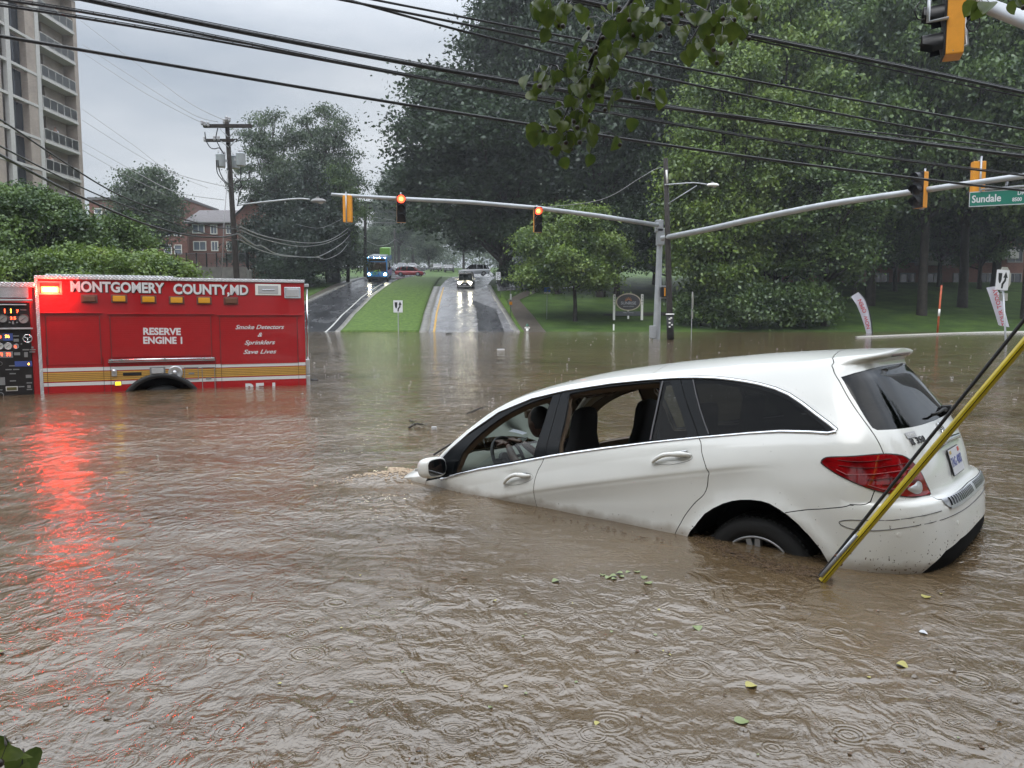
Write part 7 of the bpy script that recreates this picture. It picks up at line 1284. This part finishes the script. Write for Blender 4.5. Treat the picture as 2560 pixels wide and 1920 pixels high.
# bus
YBs = 98; bl_ = mat('bus_blue', (.055, .27, .70), .3, coat=.5, var=.12, vscale=1.2); bg_ = mat('bus_green', (.30, .62, .10), .35)
c1 = Vector(((946-1280)/1940*YBs, YBs, float(prof_f(YBs))+.07)); bus = empty('bus', c1, R(5), 'blue city bus with lit headlights coming down the left carriageway', 'bus'); bus.rotation_euler = (SL(YBs)*.8, 0, R(6))
mb = MB(); mb.bbox(-1.28, 1.28, 0, 11.5, .35, 3.05, .14); mb.build('body', bl_, bus); mb = MB(); mb.bbox(-1.05, 1.05, .5, 9.0, 3.0, 3.22, .08); mb.build('roof_unit', mat('bus_roof', (.35, .38, .42), .4), bus); mb = MB(); mb.bbox(-.1, 1.24, 7.2, 11.3, 3.04, 4.1, .15); mb.build('rear_roof_pod', bg_, bus)
mb = MB(); mb.bbox(-1.14, 1.14, -.03, .06, 1.25, 2.45, .06); mb.build('windscreen', M['glass_black'], bus); mb = MB(); mb.bbox(-1.05, 1.05, -.035, .05, 2.52, 2.86, .04); mb.build('destination_sign', M['sign_black'], bus); mb = MB(); mb.box(-.9, .9, .02, .2, 1.75, 2.3); mb.build('dash_panel', mat('bus_inside', (.12, .14, .14), .6), bus)  # last one is a plain grey block behind the windscreen
for s in (-1, 1):
    for i in range(6): mb = MB(); mb.bbox(s*1.285-.01, s*1.285+.01, 1.4+i*1.6, 2.8+i*1.6, 1.35, 2.5, .02); mb.build('side_window', M['glass_black'], bus)
    mb = MB(); mb.bbox(s*1.0-.13, s*1.0+.13, -.05, .05, .82, 1.04, .04); mb.build('headlight', M['headlamp_on'], bus); mb = MB(); mb.bbox(s*1.55-.10, s*1.55+.10, -.25, -.1, 1.7, 2.4, .04); mb.tube([(s*1.28, .1, 2.6), (s*1.5, -.15, 2.45)], .03, 6); mb.build('mirror', M['black_rubber'], bus)
    for y in (2.5, 8.5): w = empty('wheel'); w.parent = bus; w.location = (s*1.14, y, .48); w.rotation_euler = (0, R(90)*s, 0); mb = MB(); mb.lathe([(.28, .14), (.44, .15), (.48, .10), (.48, -.12), (.3, -.12)], 24); mb.build('tyre', M['tyre'], w); mb = MB(); mb.lathe([(0, .08), (.12, .13), (.28, .12)], 18); mb.build('rim', M['alloy'], w)
for x in (-1.0, -.35, 0, .35, 1.0): mb = MB(); mb.bbox(x-.05, x+.05, -.03, .05, 2.93, 2.99, .01); mb.build('marker_light', M['headlamp_on'], bus)
mb = MB(); mb.bbox(-1.26, 1.26, -.06, .1, .3, .62, .05); mb.build('bumper', M['black_rubber'], bus)
mb = MB()
for x in (-.7, .7): mb.tube([(x, -.1, .55), (x, -.85, .6)], .03, 6)
mb.tube([(-.75, -.85, .62), (.75, -.85, .62)], .03, 6); mb.build('bicycle_rack', M['black_rubber'], bus)
bk = empty('bicycle', bus.matrix_basis @ Vector((0, -.55, .62)), R(6), 'green and blue bicycle on the rack of the bus', 'bicycle')
for x in (-.52, .52): w = empty('wheel'); w.parent = bk; w.location = (x, 0, .34); mb = MB(); mb.tube([(.33*math.cos(a*math.pi/12), 0, .33*math.sin(a*math.pi/12)) for a in range(25)], .03, 6, False); mb.build('tyre', mat('bike_blue', (.03, .10, .25), .5) if 'bike_blue' not in bpy.data.materials else bpy.data.materials['bike_blue'], w)
mb = MB(); 
for a, b in (((-.52, .34), (-.22, .80)), ((-.22, .80), (.25, .80)), ((-.22, .80), (.02, .34)), ((.02, .34), (.25, .80)), ((.02, .34), (-.52, .34)), ((.52, .34), (.28, .92))): mb.tube([(a[0], 0, a[1]), (b[0], 0, b[1])], .035, 6)
mb.build('frame', bg_, bk); mb = MB(); mb.bbox(-.35, -.12, -.05, .05, .84, .90, .02); mb.build('saddle', M['black_rubber'], bk); mb = MB(); mb.tube([(.28, -.2, .95), (.28, .2, .95)], .025, 6); mb.build('handlebar', M['black_rubber'], bk)
# ---------------------------------------------------------------- hanging leafy branch in the foreground
M['leaf_near'] = mat('leaf_near', (.045, .075, .014), .30, spec=.5, col2=(.11, .15, .028), vscale=14); M['leaf_near'].node_tree.nodes['Principled BSDF'].inputs['Transmission Weight'].default_value = 0
def add_trans(m, f=.35):
    nt = m.node_tree; b = nt.nodes['Principled BSDF']; o = next(n for n in nt.nodes if n.type == 'OUTPUT_MATERIAL'); t = nt.nodes.new('ShaderNodeBsdfTranslucent'); mx_ = nt.nodes.new('ShaderNodeMixShader'); mx_.inputs[0].default_value = f
    c = b.inputs['Base Color']; (nt.links.new(c.links[0].from_socket, t.inputs[0]) if c.links else None); nt.links.new(b.outputs[0], mx_.inputs[1]); nt.links.new(t.outputs[0], mx_.inputs[2]); nt.links.new(mx_.outputs[0], o.inputs[0])
add_trans(M['leaf_near'], .45); M['twig'] = mat('twig', (.012, .010, .009), .5, var=.3, vscale=40, bump=(80, .5, .003)); M['berry'] = mat('berry', (.018, .010, .006), .45)
YL = 2.9; LIMB = Vector((1.3, 1.0, 3.9))
def leaf_mesh(mb, base, dirv, nrm, L_, rs):
    dirv = dirv.normalized(); nrm = (nrm-dirv*nrm.dot(dirv)).normalized(); sd = dirv.cross(nrm); prof_ = [(0, 0), (.06, .20), (.18, .40), (.35, .47), (.55, .43), (.75, .29), (.90, .12), (1.0, .0)]; curl = rs.uniform(.05, .4); fold = rs.uniform(.1, .5); vs = []
    for t, w in prof_:
        c = base+dirv*L_*t+nrm*(-curl*L_*t*t*.5); 
        for q in (-1, -.5, 0, .5, 1): vs.append(c+sd*w*L_*q*.98+nrm*(abs(q)*w*L_*fold+.02*L_*math.sin(t*9+q*3)))
    mb.add(vs, [(i*5+j, i*5+j+1, (i+1)*5+j+1, (i+1)*5+j) for i in range(len(prof_)-1) for j in range(4)], True)
def hanging(name, label, twigs, clusters, seed, Y, origin):
    rs = np.random.RandomState(seed); t = empty(name, P(*origin, Y), 0, label, 'branch'); T_ = Matrix.Translation(-t.location); mb = MB()
    for pl, r0, r1 in twigs:
        pts = [P(u, v, Y+.05*math.sin(u*.02+v*.013)) for u, v in smooth_poly(pl, 4)]; mb.tube(pts, list(np.linspace(r0, r1, len(pts))), 8)
    e0 = P(*twigs[0][0][0], Y); mb.tube(smooth_poly([e0, (e0+LIMB)*.5+Vector((0, 0, .15)), LIMB] if e0.z > 1 else [e0, e0+Vector((-.15, -.05, -.25)), e0+Vector((-.2, -.1, -1.0))], 4), [twigs[0][1]]+[twigs[0][1]*1.6]*8, 8)
    mb.build('branch', M['twig'], t, M=T_); mb = MB(); st = MB(); br = MB()
    for (u, v, n, su, sv) in clusters:
        for i in range(int(n*.8)):
            uu, vv = u+rs.normal()*su, v+rs.normal()*sv; yy = Y+rs.uniform(-.22, .22); p = P(uu, vv, yy); a = rs.uniform(-2.6, -.5); d = Vector((math.cos(a)*rs.uniform(.5, 1), rs.uniform(-.5, .5), math.sin(a))); nr = Vector((rs.normal()*.6, -1+rs.normal()*.5, .4+rs.normal()*.6)); L_ = rs.uniform(.040, .068)
            leaf_mesh(mb, p, d, nr, L_, rs); q = P(u+(uu-u)*.35, v+(vv-v)*.35, Y); m_ = p.lerp(q, .5)+Vector((0, 0, .012)); st.tube([q, m_, p], .0012, 4, False)
            if i % 4 == 0:
                e = p+Vector((rs.normal()*.02, -.02, -rs.uniform(.02, .06))); st.tube([p, e], .0009, 4, False); bm = bmesh.new(); bmesh.ops.create_uvsphere(bm, u_segments=8, v_segments=6, radius=.0085, matrix=Matrix.Translation(e)); br.frombm(bm, True)
    mb.build('leaves', M['leaf_near'], t, M=T_); st.build('leaf_stalks', M['twig'], t, M=T_); br.build('fruit', M['berry'], t, M=T_)
lb = MB(); lb.tube(smooth_poly([LIMB+Vector((-.5, .9, -.25)), LIMB, Vector((1.9, -2.5, 4.9)), Vector((2.6, -6.5, 6.2)), Vector((3, -11, 7.5))], 4), [.012]*4+[.03]*4+[.06]*4+[.10]*5, 8); o = lb.build('tree_limb', M['bark']); tag(o, 'tree limb reaching over the camera that carries the hanging leaves', 'branch')
hanging('hanging_branch', 'leafy branch with small fruit hanging from the top edge of the photo', [([(1600, -60), (1578, 0), (1545, 45), (1512, 75), (1490, 120), (1478, 160), (1462, 195), (1452, 220)], .010, .004), ([(1500, 95), (1486, 130), (1470, 160), (1455, 185), (1448, 205)], .006, .003), ([(1562, 20), (1578, 55), (1590, 90), (1620, 105)], .004, .002), ([(1448, 215), (1430, 240), (1420, 270), (1408, 300), (1392, 335)], .0045, .002), ([(1425, 262), (1440, 290), (1448, 315)], .003, .0015), ([(1410, 180), (1390, 165), (1365, 158)], .003, .0015), ([(1490, 215), (1530, 225), (1565, 212)], .003, .0015), ([(1465, 195), (1445, 220), (1410, 232)], .003, .002)],
    [(1480, 130, 22, 38, 40), (1530, 60, 18, 45, 28), (1590, 60, 16, 40, 36), (1440, 215, 26, 45, 30), (1340, 180, 10, 28, 26), (1385, 165, 12, 32, 26), (1430, 285, 22, 42, 30), (1400, 340, 14, 34, 24), (1470, 330, 9, 26, 24), (1340, 320, 5, 22, 16), (1560, 215, 9, 30, 22), (1615, 215, 5, 16, 16), (1500, 170, 14, 34, 26), (1620, 30, 12, 40, 22)], 5, YL, (1560, 0))
hanging('hanging_branch', 'cluster of leaves left of the main hanging branch at the top edge', [([(1390, -40), (1380, 0), (1372, 25)], .004, .002), ([(1372, 5), (1345, 15)], .002, .001)], [(1370, 18, 14, 34, 22), (1415, 8, 6, 18, 14), (1340, 0, 6, 10, 14)], 8, 2.8, (1390, -30))
hanging('hanging_branch', 'cluster of leaves right of the main hanging branch at the top edge', [([(1790, -50), (1776, 0), (1762, 40), (1740, 80), (1722, 110)], .006, .002), ([(1765, 30), (1800, 45), (1825, 50)], .003, .001), ([(1850, -40), (1865, 5), (1880, 22)], .003, .001)], [(1770, 25, 20, 42, 26), (1730, 85, 16, 30, 22), (1810, 50, 12, 26, 22), (1690, 10, 12, 36, 18), (1890, 22, 6, 20, 16), (1830, 5, 8, 24, 10)], 9, 2.9, (1790, -40))
hanging('hanging_branch', 'two leaves at the top right corner beside the mast arm', [([(2440, -50), (2432, -10)], .003, .001), ([(2530, -50), (2528, -5)], .003, .001)], [(2435, -2, 4, 16, 8), (2528, 0, 3, 14, 8)], 10, 2.7, (2440, -40))
hanging('hanging_branch', 'dark leaves at the bottom left edge over the water', [([(-60, 1930), (0, 1880), (40, 1870)], .004, .002)], [(12, 1872, 4, 10, 14), (58, 1888, 4, 12, 10)], 12, 1.6, (-60, 1930))
# ---------------------------------------------------------------- drifting litter
M['leaf_fallen'] = mat('leaf_fallen', (.20, .25, .10), .4); M['leaf_yellow'] = mat('leaf_yellow', (.40, .36, .10), .4); M['leaf_brown'] = mat('leaf_brown', (.10, .055, .025), .5); M['paper'] = mat('paper', (.55, .56, .58), .5)
def wh(x, y): return float(water_height(np.array(x), np.array(y)))*math.exp(-max(y-12, 0)/8)
def float_leaf(u, v, L_, mt, lab, grp, rs):
    p = W0(u, v); p.z = wh(p.x, p.y)+.004; mb = MB(); a = rs.uniform(0, 6.28); leaf_mesh(mb, Vector((0, 0, 0)), Vector((math.cos(a), math.sin(a), 0)), Vector((0, 0, 1)), L_, rs); o = mb.build('fallen_leaf', M[mt]); o.location = p; tag(o, lab, 'leaf', grp)
rs = np.random.RandomState(21)
for (u, v, L_, mt, lab) in ((1865, 1716, .05, 'leaf_yellow', 'yellow leaf floating alone in the lower middle of the flood'), (1836, 1804, .055, 'leaf_fallen', 'pale green leaf floating near the bottom edge'), (1625, 1462, .05, 'leaf_fallen', 'green leaf floating below the doors of the white car'), (1397, 1452, .045, 'leaf_fallen', 'green leaf floating left of the leaf trail'), (2312, 1496, .05, 'leaf_yellow', 'yellow green leaf floating below the rear bumper'), (2240, 1668, .05, 'leaf_yellow', 'yellow leaf floating in the lower right'), (1740, 1562, .05, 'leaf_fallen', 'green leaf floating below the rear wheel'), (8, 1632, .06, 'leaf_fallen', 'pale green leaf floating at the left edge'), (2297, 1583, .04, 'paper', 'white scrap floating in the lower right'), (1157, 1450, .035, 'leaf_brown', 'small green brown leaf floating near the middle')): float_leaf(u, v, L_, mt, lab, 'leaves drifting on the flood', rs)
trail = [(1508, 1445), (1524, 1441), (1540, 1440), (1556, 1436), (1575, 1434), (1592, 1434), (1612, 1440), (1530, 1447), (1560, 1444)]
for u, v in trail: float_leaf(u+rs.normal()*3, v+rs.normal()*2, rs.uniform(.025, .045), 'leaf_fallen', 'little green leaf in the drifting trail below the rear door', 'trail of little green leaves below the rear door', rs)
for i in range(46):
    u, v = rs.uniform(700, 2540), rs.uniform(1330, 1900)
    if 1000 < u < 2480 and v < 1480: v = rs.uniform(1500, 1900)
    float_leaf(u, v, rs.uniform(.010, .022), ['leaf_brown', 'leaf_yellow', 'leaf_fallen', 'leaf_brown'][i % 4], 'tiny leaf fragment drifting on the open brown water', 'tiny leaf fragments on the water', rs)
def litter(name, label, n, box, mt, lens, seed, kind='stuff'):
    rs = np.random.RandomState(seed); mb = MB()
    for i in range(n):
        u, v = box(rs); p = W0(u, v); p.z = wh(p.x, p.y)+.003+rs.uniform(0, .006); a = rs.uniform(0, 3.14); L_ = rs.uniform(*lens); d = Vector((math.cos(a), math.sin(a), rs.normal()*.12))*L_/2; mb.tube([p-d, p+Vector((0, 0, .002)), p+d], [L_*.04, L_*.07+.001, L_*.03], 4, False)
    o = mb.build(name, M[mt]); tag(o, label, None, None, kind); return o
M['straw'] = mat('straw', (.055, .032, .018), .55, col2=(.19, .12, .06), vscale=40)
def wheelbox(rs):
    t = rs.uniform(0, 1)**.9; u = 1735+t*345; v = 1352+t*88+rs.normal()*9+14*math.sin(t*3.1); return u, v
litter('debris_mat', 'mat of brown plant litter gathered under the rear wheel arch', 1100, wheelbox, 'straw', (.006, .030), 31)
def sidebox(rs): t = rs.uniform(0, 1); return 1130+t*560, 1222+t*138+abs(rs.normal())*8+4
litter('debris_line', 'line of bits of litter along the doors of the white car', 160, sidebox, 'straw', (.006, .03), 32)
def openbox(rs): return rs.uniform(0, 2560), 1000+900*rs.uniform(0, 1)**1.0
o = litter('floating_litter', 'scattered straw and bits drifting on the flood', 420, openbox, 'straw', (.004, .022), 33)
def farbox(rs): return rs.uniform(700, 2560), rs.uniform(838, 1010)
litter('floating_litter', 'pale specks of litter on the far flood', 420, farbox, 'paper', (.02, .07), 34)
for (u, v, s, lab) in ((1252, 875, .30, 'white plastic scrap floating between the truck and the mast'), (1122, 835, .45, 'dark plank floating at the foot of the right carriageway'), (1085, 1073, .07, 'white scrap floating just off the sunken nose')):
    p = W0(u, v); mb = MB(); mb.bbox(-s/2, s/2, -s*.2, s*.2, -.01, .03+s*.05, .01); o = mb.build('floating_scrap', M['paper'] if 'white' in lab else M['black_rubber']); o.location = p; o.rotation_euler = (0, 0, .2); tag(o, lab, 'debris')
for (pl, lab) in (([(1168, 1036), (1180, 1032), (1195, 1024), (1206, 1022)], 'dark twig floating upper left of the white car'), ([(1022, 1072), (1035, 1064), (1048, 1062), (1058, 1066)], 'crooked twig floating left of the sunken nose'), ([(1024, 1052), (1030, 1058)], 'very small twig left of the sunken nose')):
    pts = [W0(u, v) for u, v in pl]; c = pts[0].copy(); mb = MB(); mb.tube([p-c+Vector((0, 0, .012+.01*(i % 2))) for i, p in enumerate(pts)], .009, 6); 
    for p in pts[1:]: mb.tube([p-c, p-c+Vector((.05, .06, .03))], .004, 4)
    o = mb.build('floating_twig', M['twig']); o.location = c; tag(o, lab, 'twig')
# ---------------------------------------------------------------- raindrop craters, bubbles and foam
rs = np.random.RandomState(44); mb = MB()
for i in range(50):
    v = 980+940*rs.uniform(0, 1)**.8; u = rs.uniform(0, 2560)
    if 1040 < u < 2500 and v < 1500: continue
    p = W0(u, v); p.z = wh(p.x, p.y); r = rs.uniform(.005, .014)
    if rs.uniform() < .55: mb.lathe([(r*1.25, -.003), (r*1.1, .004), (r*.9, r*.5), (r*.5, r*.9), (0, r*1.02)], 14, Matrix.Translation(p))
    else: mb.lathe([(r*2.2, -.004), (r*1.6, .006), (r*1.2, .008), (r*.7, -.002), (r*.3, .004), (0, r*.9)], 16, Matrix.Translation(p))
o = mb.build('rain_splashes', M['water']); tag(o, 'bubbles and small craters where drops hit the flood', None, None, 'stuff')
M['foam'] = mat('foam', (.40, .30, .20), .5, var=.2, vscale=30)
mb = MB()
for i in range(450):
    a = rs.uniform(-2.9, 1.6); q = abs(rs.normal())*.16+.03; p = Vector((-.98+math.cos(a)*q*1.5-.12, 6.72+math.sin(a)*q*.8, 0)); p.z = wh(p.x, p.y)+.002; r = rs.uniform(.002, .009); mb.lathe([(r*1.6, -.002), (r*1.2, r*.15), (r*.5, r*.28), (0, r*.3)], 8, Matrix.Translation(p))
o = mb.build('foam', M['foam']); tag(o, 'foam and froth churning at the sunken nose of the car', None, None, 'stuff')
# ---------------------------------------------------------------- rain haze
HD = .00055
mb = MB(); mb.box(-460, 460, -70, 880, -3.5, 60); hz_o = mb.build('haze', None); hz_o.data.materials.clear(); tag(hz_o, 'thin rain haze filling the air', None, None, 'stuff')
hm = bpy.data.materials.new('haze'); hm.use_nodes = True; hm.node_tree.nodes.clear(); ho = hm.node_tree.nodes.new('ShaderNodeOutputMaterial'); hp = hm.node_tree.nodes.new('ShaderNodeVolumePrincipled'); hp.inputs['Color'].default_value = (.86, .90, .95, 1); hp.inputs['Density'].default_value = HD; hp.inputs['Anisotropy'].default_value = .2; hm.node_tree.links.new(hp.outputs[0], ho.inputs['Volume']); hz_o.data.materials.append(hm)
